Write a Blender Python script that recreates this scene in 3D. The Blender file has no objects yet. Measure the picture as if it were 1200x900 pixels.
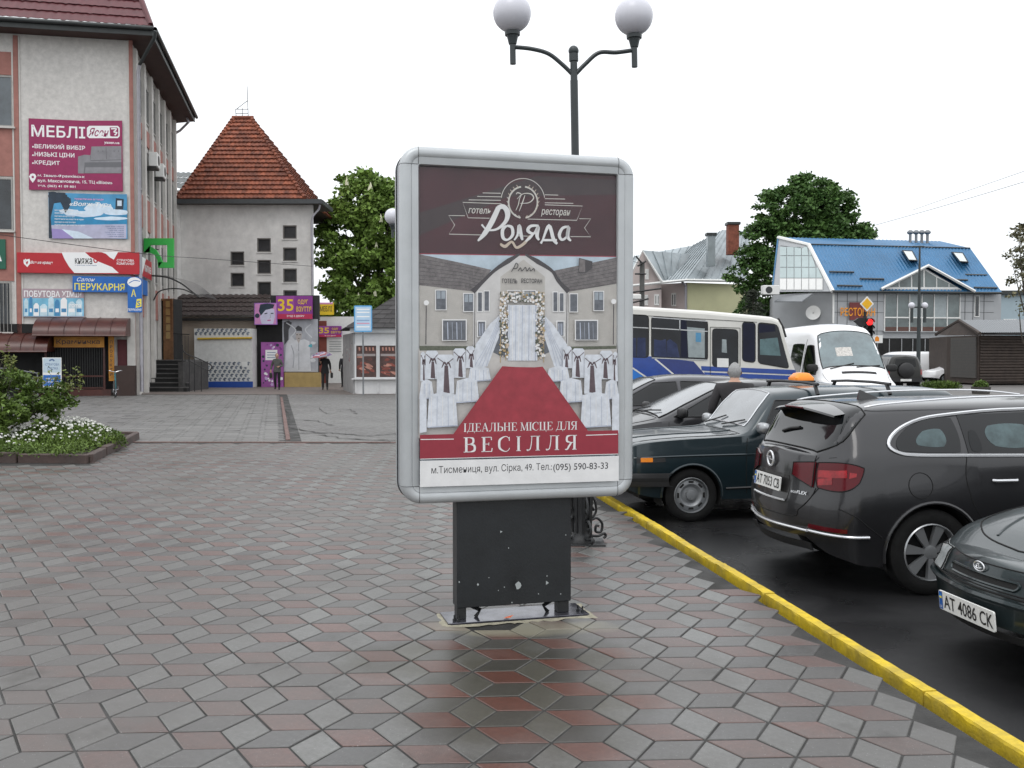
import bpy, bmesh, math, random
import numpy as np
from mathutils import Vector, Matrix
random.seed(7); RNG = np.random.default_rng(7)
S = bpy.context.scene
COL = S.collection
R = math.radians
# ------------------------------------------------------------------ camera
F_PX, HOR, CAM_H = 1150.0, 416.0, 1.66
PITCH = math.atan((450-HOR)/F_PX)
cam_d = bpy.data.cameras.new('camera'); cam = bpy.data.objects.new('camera', cam_d); COL.objects.link(cam)
cam_d.sensor_width = 36.0; cam_d.lens = 36.0*F_PX/1200; cam_d.clip_start = 0.1; cam_d.clip_end = 3000
cam.location = (0, 0, CAM_H); cam.rotation_euler = (math.pi/2-PITCH, 0, 0)
S.camera = cam
# ------------------------------------------------------------------ light: overcast sky, soft weak sun
S.view_settings.view_transform = 'Standard'; S.view_settings.look = 'None'
S.view_settings.gamma = 1.0; S.view_settings.use_curve_mapping = False
S.view_settings.exposure = 0.45
SUN_EL, SUN_AZ = R(58), R(200)
world = bpy.data.worlds.new("World"); S.world = world; world.use_nodes = True
wn, wl = world.node_tree.nodes, world.node_tree.links
wn.clear()
wo = wn.new('ShaderNodeOutputWorld'); bg = wn.new('ShaderNodeBackground'); bg.inputs['Strength'].default_value = 0.1
sky = wn.new('ShaderNodeTexSky'); sky.sky_type = 'NISHITA'; sky.sun_disc = False
sky.sun_elevation = SUN_EL; sky.sun_rotation = SUN_AZ
tc = wn.new('ShaderNodeTexCoord'); sp = wn.new('ShaderNodeSeparateXYZ'); wl.new(tc.outputs['Generated'], sp.inputs[0])
rp = wn.new('ShaderNodeValToRGB'); wl.new(sp.outputs['Z'], rp.inputs[0])
rp.color_ramp.elements[0].position = 0.0; rp.color_ramp.elements[0].color = (8.5, 8.75, 9.0, 1)
rp.color_ramp.elements[1].position = 1.0; rp.color_ramp.elements[1].color = (14.0, 14.3, 14.7, 1)
e = rp.color_ramp.elements.new(0.3); e.color = (9.8, 10.0, 10.2, 1)
ns = wn.new('ShaderNodeTexNoise'); ns.inputs['Scale'].default_value = 2.0; ns.inputs['Detail'].default_value = 3
wl.new(tc.outputs['Generated'], ns.inputs['Vector'])
mr = wn.new('ShaderNodeMapRange'); mr.inputs['To Min'].default_value = 0.93; mr.inputs['To Max'].default_value = 1.07
wl.new(ns.outputs['Fac'], mr.inputs['Value'])
vm = wn.new('ShaderNodeVectorMath'); vm.operation = 'SCALE'; wl.new(rp.outputs['Color'], vm.inputs[0]); wl.new(mr.outputs[0], vm.inputs['Scale'])
mx = wn.new('ShaderNodeMixRGB'); mx.inputs['Fac'].default_value = 0.93
wl.new(sky.outputs[0], mx.inputs['Color1']); wl.new(vm.outputs[0], mx.inputs['Color2'])
wl.new(mx.outputs[0], bg.inputs['Color']); wl.new(bg.outputs[0], wo.inputs['Surface'])
sun_d = bpy.data.lights.new('sun', 'SUN'); sun = bpy.data.objects.new('sun', sun_d); COL.objects.link(sun)
sun_d.energy = 0.5; sun_d.angle = R(25); sun_d.color = (1.0, 0.97, 0.93)
_d = Vector((math.sin(SUN_AZ)*math.cos(SUN_EL), math.cos(SUN_AZ)*math.cos(SUN_EL), math.sin(SUN_EL)))
sun.rotation_euler = _d.to_track_quat('Z', 'Y').to_euler()

# ------------------------------------------------------------------ picture <-> place
def ray(px, py):
    u = (px-600)/F_PX; v = (450-py)/F_PX
    return Vector((u, math.cos(PITCH)+v*math.sin(PITCH), -math.sin(PITCH)+v*math.cos(PITCH)))
def at(px, py, Y):
    d = ray(px, py); return d*(Y/d.y)+Vector((0, 0, CAM_H))
def gnd(px, py, z=0.0):
    d = ray(px, py); return d*((z-CAM_H)/d.z)+Vector((0, 0, CAM_H))
class Wall:
    """vertical plane through two ground points; local frame: x along, -y outwards (towards camera side), z up"""
    def __init__(s, p0, p1):
        s.o = Vector((p0[0], p0[1], 0)); d = Vector((p1[0]-p0[0], p1[1]-p0[1], 0)); s.L = d.length; s.u = d/s.L
        s.n = Vector((s.u.y, -s.u.x, 0)); s.rz = math.atan2(s.u.y, s.u.x)
        s.M = Matrix.Translation(s.o) @ Matrix.Rotation(s.rz, 4, 'Z')
    def uz(s, px, py, off=0.0):
        d = ray(px, py); c = Vector((0, 0, CAM_H)); o = s.o+s.n*off
        t = (o-c).dot(s.n)/d.dot(s.n); p = c+d*t
        return ((p-s.o).dot(s.u), p.z)
    def rect(s, x0, y0, x1, y1, off=0.0):
        a = s.uz(x0, (y0+y1)/2, off)[0]; b = s.uz(x1, (y0+y1)/2, off)[0]
        t = s.uz((x0+x1)/2, y0, off)[1]; c = s.uz((x0+x1)/2, y1, off)[1]
        return a, c, b, t          # u0,z0,u1,z1

# ------------------------------------------------------------------ materials
MATS = {}
def mat(name, col, rough=0.7, metal=0.0, var=0.12, scale=6.0, bump=0.0, bscale=40.0, spec=0.5, coat=0.0, emit=0.0,
        col2=None, cscale=None, sharp=0.0, island=False, rvar=0.0, ior=None, trans=0.0, alpha=1.0):
    if name in MATS: return MATS[name]
    m = bpy.data.materials.new(name); m.use_nodes = True; MATS[name] = m
    n, l = m.node_tree.nodes, m.node_tree.links; b = n['Principled BSDF']
    b.inputs['Roughness'].default_value = rough; b.inputs['Metallic'].default_value = metal
    b.inputs['Specular IOR Level'].default_value = spec; b.inputs['Coat Weight'].default_value = coat
    b.inputs['Coat Roughness'].default_value = 0.06
    if ior: b.inputs['IOR'].default_value = ior
    if trans: b.inputs['Transmission Weight'].default_value = trans
    if alpha < 1: b.inputs['Alpha'].default_value = alpha
    c = (*col, 1)
    tcn = n.new('ShaderNodeTexCoord'); geo = None
    nz = n.new('ShaderNodeTexNoise'); nz.inputs['Scale'].default_value = scale; nz.inputs['Detail'].default_value = 5
    nz.inputs['Roughness'].default_value = 0.65
    l.new(tcn.outputs['Object'], nz.inputs['Vector'])
    mrn = n.new('ShaderNodeMapRange'); mrn.inputs['From Min'].default_value = 0.3; mrn.inputs['From Max'].default_value = 0.7
    mrn.inputs['To Min'].default_value = 1-var; mrn.inputs['To Max'].default_value = 1+var
    l.new(nz.outputs['Fac'], mrn.inputs['Value'])
    sc = n.new('ShaderNodeVectorMath'); sc.operation = 'SCALE'; l.new(mrn.outputs[0], sc.inputs['Scale'])
    src = None
    if col2 is not None:
        n2 = n.new('ShaderNodeTexNoise'); n2.inputs['Scale'].default_value = cscale or 1.0; n2.inputs['Detail'].default_value = 6
        n2.inputs['Roughness'].default_value = 0.6
        l.new(tcn.outputs['Object'], n2.inputs['Vector'])
        r2 = n.new('ShaderNodeMapRange'); k = 0.2*(1-sharp)+0.01
        r2.inputs['From Min'].default_value = 0.5-k; r2.inputs['From Max'].default_value = 0.5+k+sharp*0.1
        l.new(n2.outputs['Fac'], r2.inputs['Value'])
        mm = n.new('ShaderNodeMixRGB'); mm.inputs['Color1'].default_value = c; mm.inputs['Color2'].default_value = (*col2, 1)
        l.new(r2.outputs[0], mm.inputs['Fac']); src = mm.outputs[0]
    if src: l.new(src, sc.inputs[0])
    else: sc.inputs[0].default_value = col
    out = sc.outputs[0]
    if island:
        geo = n.new('ShaderNodeNewGeometry'); oi = n.new('ShaderNodeObjectInfo')
        ad = n.new('ShaderNodeMath'); ad.operation = 'ADD'; l.new(geo.outputs['Random Per Island'], ad.inputs[0]); l.new(oi.outputs['Random'], ad.inputs[1])
        fr = n.new('ShaderNodeMath'); fr.operation = 'FRACT'; l.new(ad.outputs[0], fr.inputs[0])
        ri = n.new('ShaderNodeMapRange'); ri.inputs['To Min'].default_value = 1-island; ri.inputs['To Max'].default_value = 1+island
        l.new(fr.outputs[0], ri.inputs['Value'])
        s2 = n.new('ShaderNodeVectorMath'); s2.operation = 'SCALE'; l.new(out, s2.inputs[0]); l.new(ri.outputs[0], s2.inputs['Scale']); out = s2.outputs[0]
    l.new(out, b.inputs['Base Color'])
    if rvar:
        n3 = n.new('ShaderNodeTexNoise'); n3.inputs['Scale'].default_value = scale*0.35; n3.inputs['Detail'].default_value = 3
        l.new(tcn.outputs['Object'], n3.inputs['Vector'])
        r3 = n.new('ShaderNodeMapRange'); r3.inputs['From Min'].default_value = 0.35; r3.inputs['From Max'].default_value = 0.65
        r3.inputs['To Min'].default_value = max(0.03, rough-rvar); r3.inputs['To Max'].default_value = min(1, rough+rvar)
        l.new(n3.outputs['Fac'], r3.inputs['Value']); l.new(r3.outputs[0], b.inputs['Roughness'])
    if bump:
        n4 = n.new('ShaderNodeTexNoise'); n4.inputs['Scale'].default_value = bscale; n4.inputs['Detail'].default_value = 4
        l.new(tcn.outputs['Object'], n4.inputs['Vector'])
        bp = n.new('ShaderNodeBump'); bp.inputs['Strength'].default_value = bump; bp.inputs['Distance'].default_value = 0.01
        l.new(n4.outputs['Fac'], bp.inputs['Height']); l.new(bp.outputs[0], b.inputs['Normal'])
    if emit:
        b.inputs['Emission Color'].default_value = c; b.inputs['Emission Strength'].default_value = emit
    return m

# ------------------------------------------------------------------ mesh builder
WM = {}     # world matrices of roots
class MB:
    def __init__(s): s.v = []; s.f = []; s.mi = []; s.sm = []; s.mats = []; s.cur = 0; s.M = Matrix.Identity(4); s.smooth = False
    def m(s, material):
        if material not in s.mats: s.mats.append(material)
        s.cur = s.mats.index(material); return s
    def fr(s, M): s.M = M.M if isinstance(M, Wall) else (M if M is not None else Matrix.Identity(4)); return s
    def add(s, vs, fs, smooth=None):
        b = len(s.v); M = s.M
        s.v += [tuple(M @ Vector(p)) for p in vs]
        for f in fs:
            s.f.append([i+b for i in f]); s.mi.append(s.cur); s.sm.append(s.smooth if smooth is None else smooth)
        return s
    def box(s, x0, x1, y0, y1, z0, z1, ch=0.0):
        if x1 < x0: x0, x1 = x1, x0
        if y1 < y0: y0, y1 = y1, y0
        if z1 < z0: z0, z1 = z1, z0
        if ch <= 0:
            v = [(x, y, z) for z in (z0, z1) for y in (y0, y1) for x in (x0, x1)]
            return s.add(v, [(0, 2, 3, 1), (4, 5, 7, 6), (0, 1, 5, 4), (2, 6, 7, 3), (0, 4, 6, 2), (1, 3, 7, 5)])
        c = min(ch, (x1-x0)*.49, (y1-y0)*.49, (z1-z0)*.49); v = []
        X, Y, Z = (x0, x1), (y0, y1), (z0, z1); g = (1, -1)
        idx = {}
        for i in (0, 1):
            for j in (0, 1):
                for k in (0, 1):
                    for a in range(3):
                        p = [X[i]+g[i]*c, Y[j]+g[j]*c, Z[k]+g[k]*c]; p[a] = (X, Y, Z)[a][(i, j, k)[a]]
                        idx[i, j, k, a] = len(v); v.append(tuple(p))
        f = []
        for a in range(3):
            b_, c_ = (a+1) % 3, (a+2) % 3
            for sd in (0, 1):
                q = []
                for (m_, n_) in ((0, 0), (1, 0), (1, 1), (0, 1)):
                    t = [0, 0, 0]; t[a] = sd; t[b_] = m_; t[c_] = n_; q.append(idx[t[0], t[1], t[2], a])
                f.append(q if sd else q[::-1])
        for a in range(3):
            b_, c_ = (a+1) % 3, (a+2) % 3
            for m_ in (0, 1):
                for n_ in (0, 1):
                    t0 = [0, 0, 0]; t0[b_] = m_; t0[c_] = n_; t1 = list(t0); t1[a] = 1
                    f.append([idx[(*t0, b_)], idx[(*t1, b_)], idx[(*t1, c_)], idx[(*t0, c_)]])
        for i in (0, 1):
            for j in (0, 1):
                for k in (0, 1): f.append([idx[i, j, k, 0], idx[i, j, k, 1], idx[i, j, k, 2]])
        return s.add(v, f)
    def poly(s, pts): return s.add(pts, [list(range(len(pts)))])
    def prism(s, pts, d, axis='y'):
        """pts 2D (x,z) polygon (ccw seen from -y) extruded from y=d[0] to d[1]; axis 'z': pts (x,y)"""
        n = len(pts)
        if axis == 'y': A = [(p[0], d[0], p[1]) for p in pts]; B = [(p[0], d[1], p[1]) for p in pts]
        elif axis == 'z': A = [(p[0], p[1], d[0]) for p in pts]; B = [(p[0], p[1], d[1]) for p in pts]
        else: A = [(d[0], p[0], p[1]) for p in pts]; B = [(d[1], p[0], p[1]) for p in pts]
        return s.add(A+B, [list(range(n)), list(range(2*n-1, n-1, -1))]+[[i, i+n, (i+1) % n+n, (i+1) % n] for i in range(n)])
    def tube(s, pts, r, n=8, cap=True, closed=False, smooth=True):
        pts = [Vector(p) for p in pts]; m = len(pts); rs = r if hasattr(r, '__len__') else [r]*m
        vs = []; up = None
        for i, p in enumerate(pts):
            if closed: t = (pts[(i+1) % m]-pts[i-1])
            else: t = (pts[min(i+1, m-1)]-pts[max(i-1, 0)])
            if t.length < 1e-9: t = Vector((0, 0, 1))
            t.normalize()
            if up is None: up = Vector((0, 0, 1)) if abs(t.z) < .9 else Vector((1, 0, 0))
            a = t.cross(up)
            if a.length < 1e-5: a = t.orthogonal()
            a.normalize(); b = a.cross(t).normalized(); up = b
            for k in range(n):
                th = 2*math.pi*k/n; vs.append(p+(a*math.cos(th)+b*math.sin(th))*rs[i])
        fs = []
        for i in range(m if closed else m-1):
            j = (i+1) % m
            for k in range(n): fs.append([i*n+k, i*n+(k+1) % n, j*n+(k+1) % n, j*n+k])
        s.add(vs, fs, smooth)
        if cap and not closed: s.f += [[len(s.v)-len(vs)+k for k in range(n)][::-1], [len(s.v)-n+k for k in range(n)]]; s.mi += [s.cur]*2; s.sm += [False]*2
        return s
    def lathe(s, prof, n=20, c=(0, 0, 0), axis='z', smooth=True, a0=0, a1=2*math.pi):
        full = abs(a1-a0-2*math.pi) < 1e-6; cols = n if full else n+1; vs = []
        for (r, h) in prof:
            for k in range(cols):
                th = a0+(a1-a0)*k/n; x, y = r*math.cos(th), r*math.sin(th)
                p = (x, y, h) if axis == 'z' else ((x, h, y) if axis == 'y' else (h, x, y))
                vs.append((p[0]+c[0], p[1]+c[1], p[2]+c[2]))
        fs = [[i*cols+k, i*cols+(k+1) % cols, (i+1)*cols+(k+1) % cols, (i+1)*cols+k] for i in range(len(prof)-1) for k in range(n)]
        return s.add(vs, fs, smooth)
    def ball(s, c, r, n=16, m=10, squash=1.0):
        return s.lathe([(r*math.sin(math.pi*i/m)+1e-5, -r*squash*math.cos(math.pi*i/m)) for i in range(m+1)], n, c)
    def grid(s, P, smooth=True, closed=False):
        """P: list of rows of 3D points"""
        h = len(P); w = len(P[0]); vs = [p for row in P for p in row]
        return s.add(vs, [[i*w+j, i*w+(j+1) % w, (i+1)*w+(j+1) % w, (i+1)*w+j] for i in range(h-1) for j in range(w if closed else w-1)], smooth)
    def text(s, body, x0, z0, x1, z1, y=0.0, bold=0.0, shear=0.0, keep=False, space=1.0):
        """flat lettering fitted to a rectangle in the x-z plane of the current frame, at depth y"""
        vs, fs = text2d(body, bold, shear, space)
        a = min(p[0] for p in vs); b = max(p[0] for p in vs); c = min(p[1] for p in vs); d = max(p[1] for p in vs)
        sx = (x1-x0)/(b-a); sz = (z1-z0)/(d-c)
        if keep: sx = min(sx, sz)*(1 if sx > 0 else -1); sz = abs(sx)
        return s.add([(x0+(p[0]-a)*sx, y, z0+(p[1]-c)*sz) for p in vs], fs, False)
    def stroke(s, pts, w, y=0.0, closed=False):
        """flat ribbon in x-z plane; w = width or list"""
        m = len(pts); ws = w if hasattr(w, '__len__') else [w]*m
        if len(ws) != m: ws = list(np.interp(np.linspace(0, 1, m), np.linspace(0, 1, len(ws)), ws))
        vs = []
        for i in range(m):
            if closed: a, b = pts[i-1], pts[(i+1) % m]
            else: a, b = pts[max(i-1, 0)], pts[min(i+1, m-1)]
            tx, tz = b[0]-a[0], b[1]-a[1]; L = math.hypot(tx, tz) or 1; nx, nz = -tz/L*ws[i]/2, tx/L*ws[i]/2
            vs += [(pts[i][0]+nx, y, pts[i][1]+nz), (pts[i][0]-nx, y, pts[i][1]-nz)]
        k = m if closed else m-1
        return s.add(vs, [[2*i, 2*((i+1) % m), 2*((i+1) % m)+1, 2*i+1] for i in range(k)], False)
    def build(s, name, parent=None, material=None, label=None, cat=None, group=None, kind=None, bevel=0.0, data=None):
        if material is not None and not s.mats: s.mats = [material]
        V = s.v
        if parent is not None:
            Mi = WM[parent.name].inverted(); loc = None
            V = [tuple(Mi @ Vector(p)) for p in V] if Mi != Matrix.Identity(4) else V
        else:
            A = np.array(V); loc = Vector(((A[:, 0].min()+A[:, 0].max())/2, (A[:, 1].min()+A[:, 1].max())/2, A[:, 2].min()))
            V = [(p[0]-loc.x, p[1]-loc.y, p[2]-loc.z) for p in V]
        me = bpy.data.meshes.new(name); me.from_pydata(V, [], s.f)
        for m_ in s.mats: me.materials.append(m_)
        me.polygons.foreach_set('material_index', s.mi); me.polygons.foreach_set('use_smooth', s.sm); me.update()
        o = bpy.data.objects.new(name, me); COL.objects.link(o)
        if parent is not None: o.parent = parent; WM[o.name] = WM[parent.name]
        else: o.location = loc; WM[o.name] = Matrix.Translation(loc)
        if bevel:
            bm = o.modifiers.new('bevel', 'BEVEL'); bm.width = bevel; bm.segments = 2; bm.limit_method = 'ANGLE'; bm.angle_limit = R(35)
        if any(s.sm) and True:
            try: me.set_sharp_from_angle(angle=R(42))
            except Exception: pass
        tag(o, label, cat, group, kind)
        return o
def tag(o, label=None, cat=None, group=None, kind=None):
    if label: o['label'] = label
    if cat: o['category'] = cat
    if group: o['group'] = group
    if kind: o['kind'] = kind
    return o
def thing(name, label, cat, loc=(0, 0, 0), rz=0.0, group=None, kind=None):
    o = bpy.data.objects.new(name, None); COL.objects.link(o); o.location = loc; o.rotation_euler = (0, 0, rz)
    o.empty_display_size = 0.2
    WM[o.name] = Matrix.Translation(Vector(loc)) @ Matrix.Rotation(rz, 4, 'Z')
    return tag(o, label, cat, group, kind)
def copy_tree(o, parent=None, kids=None):
    c = o.copy(); COL.objects.link(c)
    if parent is not None: c.parent = parent; c.matrix_parent_inverse = o.matrix_parent_inverse
    for ch in CH.get(o.name, []) if kids is None else kids: copy_tree(ch, c)
    return c
CH = {}
def index_children():
    CH.clear()
    for o in bpy.data.objects:
        if o.parent: CH.setdefault(o.parent.name, []).append(o)
_tc = {}
def text2d(body, bold=0.0, shear=0.0, space=1.0):
    bold = min(bold, .016); k = (body, bold, shear, space)
    if k in _tc: return _tc[k]
    cu = bpy.data.curves.new('t', 'FONT'); cu.body = body; cu.offset = bold; cu.shear = shear; cu.resolution_u = 3; cu.space_character = space
    o = bpy.data.objects.new('t', cu); me = o.to_mesh()
    vs = [(v.co.x, v.co.y) for v in me.vertices]; fs = [list(p.vertices) for p in me.polygons]
    o.to_mesh_clear(); bpy.data.objects.remove(o); bpy.data.curves.remove(cu)
    _tc[k] = (vs, fs); return _tc[k]
def cr(pts, n=6, closed=False):
    """catmull-rom through 2D/3D points"""
    P = [np.array(p, float) for p in pts]; m = len(P); out = []
    rng = range(m if closed else m-1)
    for i in rng:
        p0 = P[i-1] if (closed or i > 0) else P[0]; p1 = P[i]; p2 = P[(i+1) % m]
        p3 = P[(i+2) % m] if (closed or i+2 < m) else P[-1]
        for k in range(n):
            t = k/n; out.append(tuple(.5*((2*p1)+(-p0+p2)*t+(2*p0-5*p1+4*p2-p3)*t*t+(-p0+3*p1-3*p2+p3)*t**3)))
    if not closed: out.append(tuple(P[-1]))
    return out
def rrect(x0, z0, x1, z1, r, n=5):
    r = min(r, abs(x1-x0)/2*.999, abs(z1-z0)/2*.999); out = []
    for cx, cz, a in ((x1-r, z0+r, -90), (x1-r, z1-r, 0), (x0+r, z1-r, 90), (x0+r, z0+r, 180)):
        for k in range(n+1):
            t = R(a+90*k/n); out.append((cx+r*math.cos(t), cz+r*math.sin(t)))
    return out
def arc(cx, cz, r, a0, a1, n=16, rz=None):
    return [(cx+r*math.cos(R(a0+(a1-a0)*k/n)), cz+(rz or r)*math.sin(R(a0+(a1-a0)*k/n))) for k in range(n+1)]
# ------------------------------------------------------------------ palette
M_cement = mat('cement_bed', (.022, .021, .019), .7, var=.5, scale=7, bump=.5, bscale=60, rvar=.2)
M_asph = mat('wet_asphalt', (.009, .009, .0095), .40, var=.6, scale=110, bump=.35, bscale=330, rvar=.0, col2=(.015, .015, .016), cscale=.5)
_n, _l = M_asph.node_tree.nodes, M_asph.node_tree.links; _g = _n.new('ShaderNodeNewGeometry'); _z = _n.new('ShaderNodeTexNoise'); _z.inputs['Scale'].default_value = .8; _z.inputs['Detail'].default_value = 5
_l.new(_g.outputs['Position'], _z.inputs['Vector']); _r = _n.new('ShaderNodeMapRange'); _r.inputs['From Min'].default_value = .40; _r.inputs['From Max'].default_value = .60; _r.inputs['To Min'].default_value = .22; _r.inputs['To Max'].default_value = .55
_l.new(_z.outputs['Fac'], _r.inputs['Value']); _l.new(_r.outputs[0], _n['Principled BSDF'].inputs['Roughness'])
M_asph_old = mat('worn_asphalt', (.15, .147, .14), .6, var=.25, scale=18, bump=.5, bscale=120, rvar=.15, col2=(.095, .09, .087), cscale=.45)
M_yellow = mat('yellow_paint', (.66, .47, .015), .6, var=.18, scale=22, bump=.4, bscale=60, col2=(.42, .31, .04), cscale=5, sharp=.4)
M_kerb = mat('kerb_concrete', (.16, .15, .14), .7, var=.3, scale=14, bump=.4)
M_red_kerb = mat('reddish_kerb', (.13, .075, .065), .7, var=.3, scale=14, bump=.4)
def stone_mat(name, col, wet=(.50, .47, .38), island=.14):
    """weathered paving: colour, darker damp film and the wet patch with rust by the sign, all in place (world) coordinates"""
    m = mat(name, col, .5, var=.28, scale=34, bump=.18, bscale=170, island=island, rvar=.0, spec=.6)
    n, l = m.node_tree.nodes, m.node_tree.links; b = n['Principled BSDF']
    g = n.new('ShaderNodeNewGeometry')
    src = b.inputs['Base Color'].links[0].from_socket
    # dirt fading the pigment in large patches
    nz = n.new('ShaderNodeTexNoise'); nz.inputs['Scale'].default_value = .55; nz.inputs['Detail'].default_value = 6; nz.inputs['Roughness'].default_value = .65
    l.new(g.outputs['Position'], nz.inputs['Vector'])
    mr = n.new('ShaderNodeMapRange'); mr.inputs['From Min'].default_value = .38; mr.inputs['From Max'].default_value = .60; mr.inputs['To Max'].default_value = .8
    l.new(nz.outputs['Fac'], mr.inputs['Value'])
    mx = n.new('ShaderNodeMixRGB'); mx.inputs['Color2'].default_value = (.098, .093, .087, 1); l.new(src, mx.inputs['Color1']); l.new(mr.outputs[0], mx.inputs['Fac'])
    vo = n.new('ShaderNodeTexVoronoi'); vo.inputs['Scale'].default_value = 95; l.new(g.outputs['Position'], vo.inputs['Vector'])
    vr = n.new('ShaderNodeMapRange'); vr.inputs['From Min'].default_value = .10; vr.inputs['From Max'].default_value = .16; vr.inputs['To Min'].default_value = .5; vr.inputs['To Max'].default_value = 0; l.new(vo.outputs['Distance'], vr.inputs['Value'])
    gt = n.new('ShaderNodeMath'); gt.operation = 'GREATER_THAN'; gt.inputs[1].default_value = .62; sv = n.new('ShaderNodeSeparateXYZ'); l.new(vo.outputs['Color'], sv.inputs[0]); l.new(sv.outputs[0], gt.inputs[0])
    gm = n.new('ShaderNodeMath'); gm.operation = 'MULTIPLY'; l.new(gt.outputs[0], gm.inputs[0]); l.new(vr.outputs[0], gm.inputs[1])
    sk = n.new('ShaderNodeMixRGB'); l.new(gm.outputs[0], sk.inputs['Fac']); l.new(mx.outputs[0], sk.inputs['Color1']); l.new(sv.outputs[1], sk.inputs['Color2']); 
    st = n.new('ShaderNodeTexNoise'); st.inputs['Scale'].default_value = 1.7; st.inputs['Detail'].default_value = 8; st.inputs['Roughness'].default_value = .7; l.new(g.outputs['Position'], st.inputs['Vector'])
    s3 = n.new('ShaderNodeMapRange'); s3.inputs['From Min'].default_value = .56; s3.inputs['From Max'].default_value = .72; s3.inputs['To Max'].default_value = .75; l.new(st.outputs['Fac'], s3.inputs['Value'])
    mx = n.new('ShaderNodeMixRGB'); mx.blend_type = 'MULTIPLY'; mx.inputs['Color2'].default_value = (.38, .36, .33, 1); l.new(s3.outputs[0], mx.inputs['Fac']); l.new(sk.outputs[0], mx.inputs['Color1'])
    # wet patch in front of the sign
    sx = n.new('ShaderNodeSeparateXYZ'); l.new(g.outputs['Position'], sx.inputs[0])
    def ell(cx, cy, rx, ry):
        a = n.new('ShaderNodeMath'); a.operation = 'SUBTRACT'; l.new(sx.outputs['X'], a.inputs[0]); a.inputs[1].default_value = cx
        a2 = n.new('ShaderNodeMath'); a2.operation = 'DIVIDE'; l.new(a.outputs[0], a2.inputs[0]); a2.inputs[1].default_value = rx
        c = n.new('ShaderNodeMath'); c.operation = 'SUBTRACT'; l.new(sx.outputs['Y'], c.inputs[0]); c.inputs[1].default_value = cy
        c2 = n.new('ShaderNodeMath'); c2.operation = 'DIVIDE'; l.new(c.outputs[0], c2.inputs[0]); c2.inputs[1].default_value = ry
        p = n.new('ShaderNodeMath'); p.operation = 'POWER'; l.new(a2.outputs[0], p.inputs[0]); p.inputs[1].default_value = 2
        q = n.new('ShaderNodeMath'); q.operation = 'POWER'; l.new(c2.outputs[0], q.inputs[0]); q.inputs[1].default_value = 2
        s_ = n.new('ShaderNodeMath'); s_.operation = 'ADD'; l.new(p.outputs[0], s_.inputs[0]); l.new(q.outputs[0], s_.inputs[1])
        n2 = n.new('ShaderNodeTexNoise'); n2.inputs['Scale'].default_value = 2.3; n2.inputs['Detail'].default_value = 5; l.new(g.outputs['Position'], n2.inputs['Vector'])
        t = n.new('ShaderNodeMath'); t.operation = 'MULTIPLY_ADD'; l.new(n2.outputs['Fac'], t.inputs[0]); t.inputs[1].default_value = 2.6; l.new(s_.outputs[0], t.inputs[2])
        r = n.new('ShaderNodeMapRange'); r.inputs['From Min'].default_value = 1.6; r.inputs['From Max'].default_value = 2.5; r.inputs['To Min'].default_value = 1; r.inputs['To Max'].default_value = 0
        l.new(t.outputs[0], r.inputs['Value']); return r.outputs[0]
    w = ell(.05, 4.9, .62, 1.1); w2 = ell(-.55, 5.3, .42, .34)
    wm = n.new('ShaderNodeMath'); wm.operation = 'MAXIMUM'; l.new(w, wm.inputs[0]); l.new(w2, wm.inputs[1])
    dk = n.new('ShaderNodeMixRGB'); dk.blend_type = 'MULTIPLY'; dk.inputs['Color2'].default_value = (*wet, 1)
    # inside the patch the clean pigment shows
    mx2 = n.new('ShaderNodeMixRGB'); l.new(w, mx2.inputs['Fac']); l.new(mx.outputs[0], mx2.inputs['Color1']); l.new(src, mx2.inputs['Color2'])
    l.new(mx2.outputs[0], dk.inputs['Color1']); l.new(wm.outputs[0], dk.inputs['Fac'])
    sand = ell(-.02, 5.93, .62, .20)
    sm_ = n.new('ShaderNodeMixRGB'); sm_.inputs['Color2'].default_value = (.22, .205, .15, 1)
    sf = n.new('ShaderNodeMath'); sf.operation = 'MULTIPLY'; l.new(sand, sf.inputs[0]); sf.inputs[1].default_value = .8
    l.new(sf.outputs[0], sm_.inputs['Fac']); l.new(dk.outputs[0], sm_.inputs['Color1'])
    l.new(sm_.outputs[0], b.inputs['Base Color'])
    # roughness: damp film
    n5 = n.new('ShaderNodeTexNoise'); n5.inputs['Scale'].default_value = 1.1; n5.inputs['Detail'].default_value = 5; l.new(g.outputs['Position'], n5.inputs['Vector'])
    r5 = n.new('ShaderNodeMapRange'); r5.inputs['From Min'].default_value = .38; r5.inputs['From Max'].default_value = .62; r5.inputs['To Min'].default_value = .30; r5.inputs['To Max'].default_value = .50
    l.new(n5.outputs['Fac'], r5.inputs['Value'])
    ms = n.new('ShaderNodeMath'); ms.operation = 'MULTIPLY_ADD'; l.new(wm.outputs[0], ms.inputs[0]); ms.inputs[1].default_value = -.02; l.new(r5.outputs[0], ms.inputs[2])
    l.new(ms.outputs[0], b.inputs['Roughness'])
    return m
M_st_light = stone_mat('paving_light_grey', (.122, .122, .116))
M_st_dark = stone_mat('paving_dark_grey', (.074, .073, .071))
M_st_pink = stone_mat('paving_red', (.108, .060, .051), (.72, .48, .36))
M_grey_brick = mat('paving_grey_brick', (.135, .132, .126), .55, var=.2, scale=8, island=.18, bump=.3, bscale=90)
M_soil = mat('soil', (.03, .022, .016), .95, var=.4, scale=20, bump=.8, bscale=40)

KD = Vector((-.139, .990, 0)); KN = Vector((.990, .139, 0))     # along the kerb / towards the road
K0 = gnd(705, 578, 0); K0.z = 0
ROAD_Z = -0.14
def kerb_pt(s, off, z=0): return K0+KD*s+KN*off+Vector((0, 0, z))
def kerb_x(Y): s = (Y-K0.y)/KD.y; return (K0+KD*s).x
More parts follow.
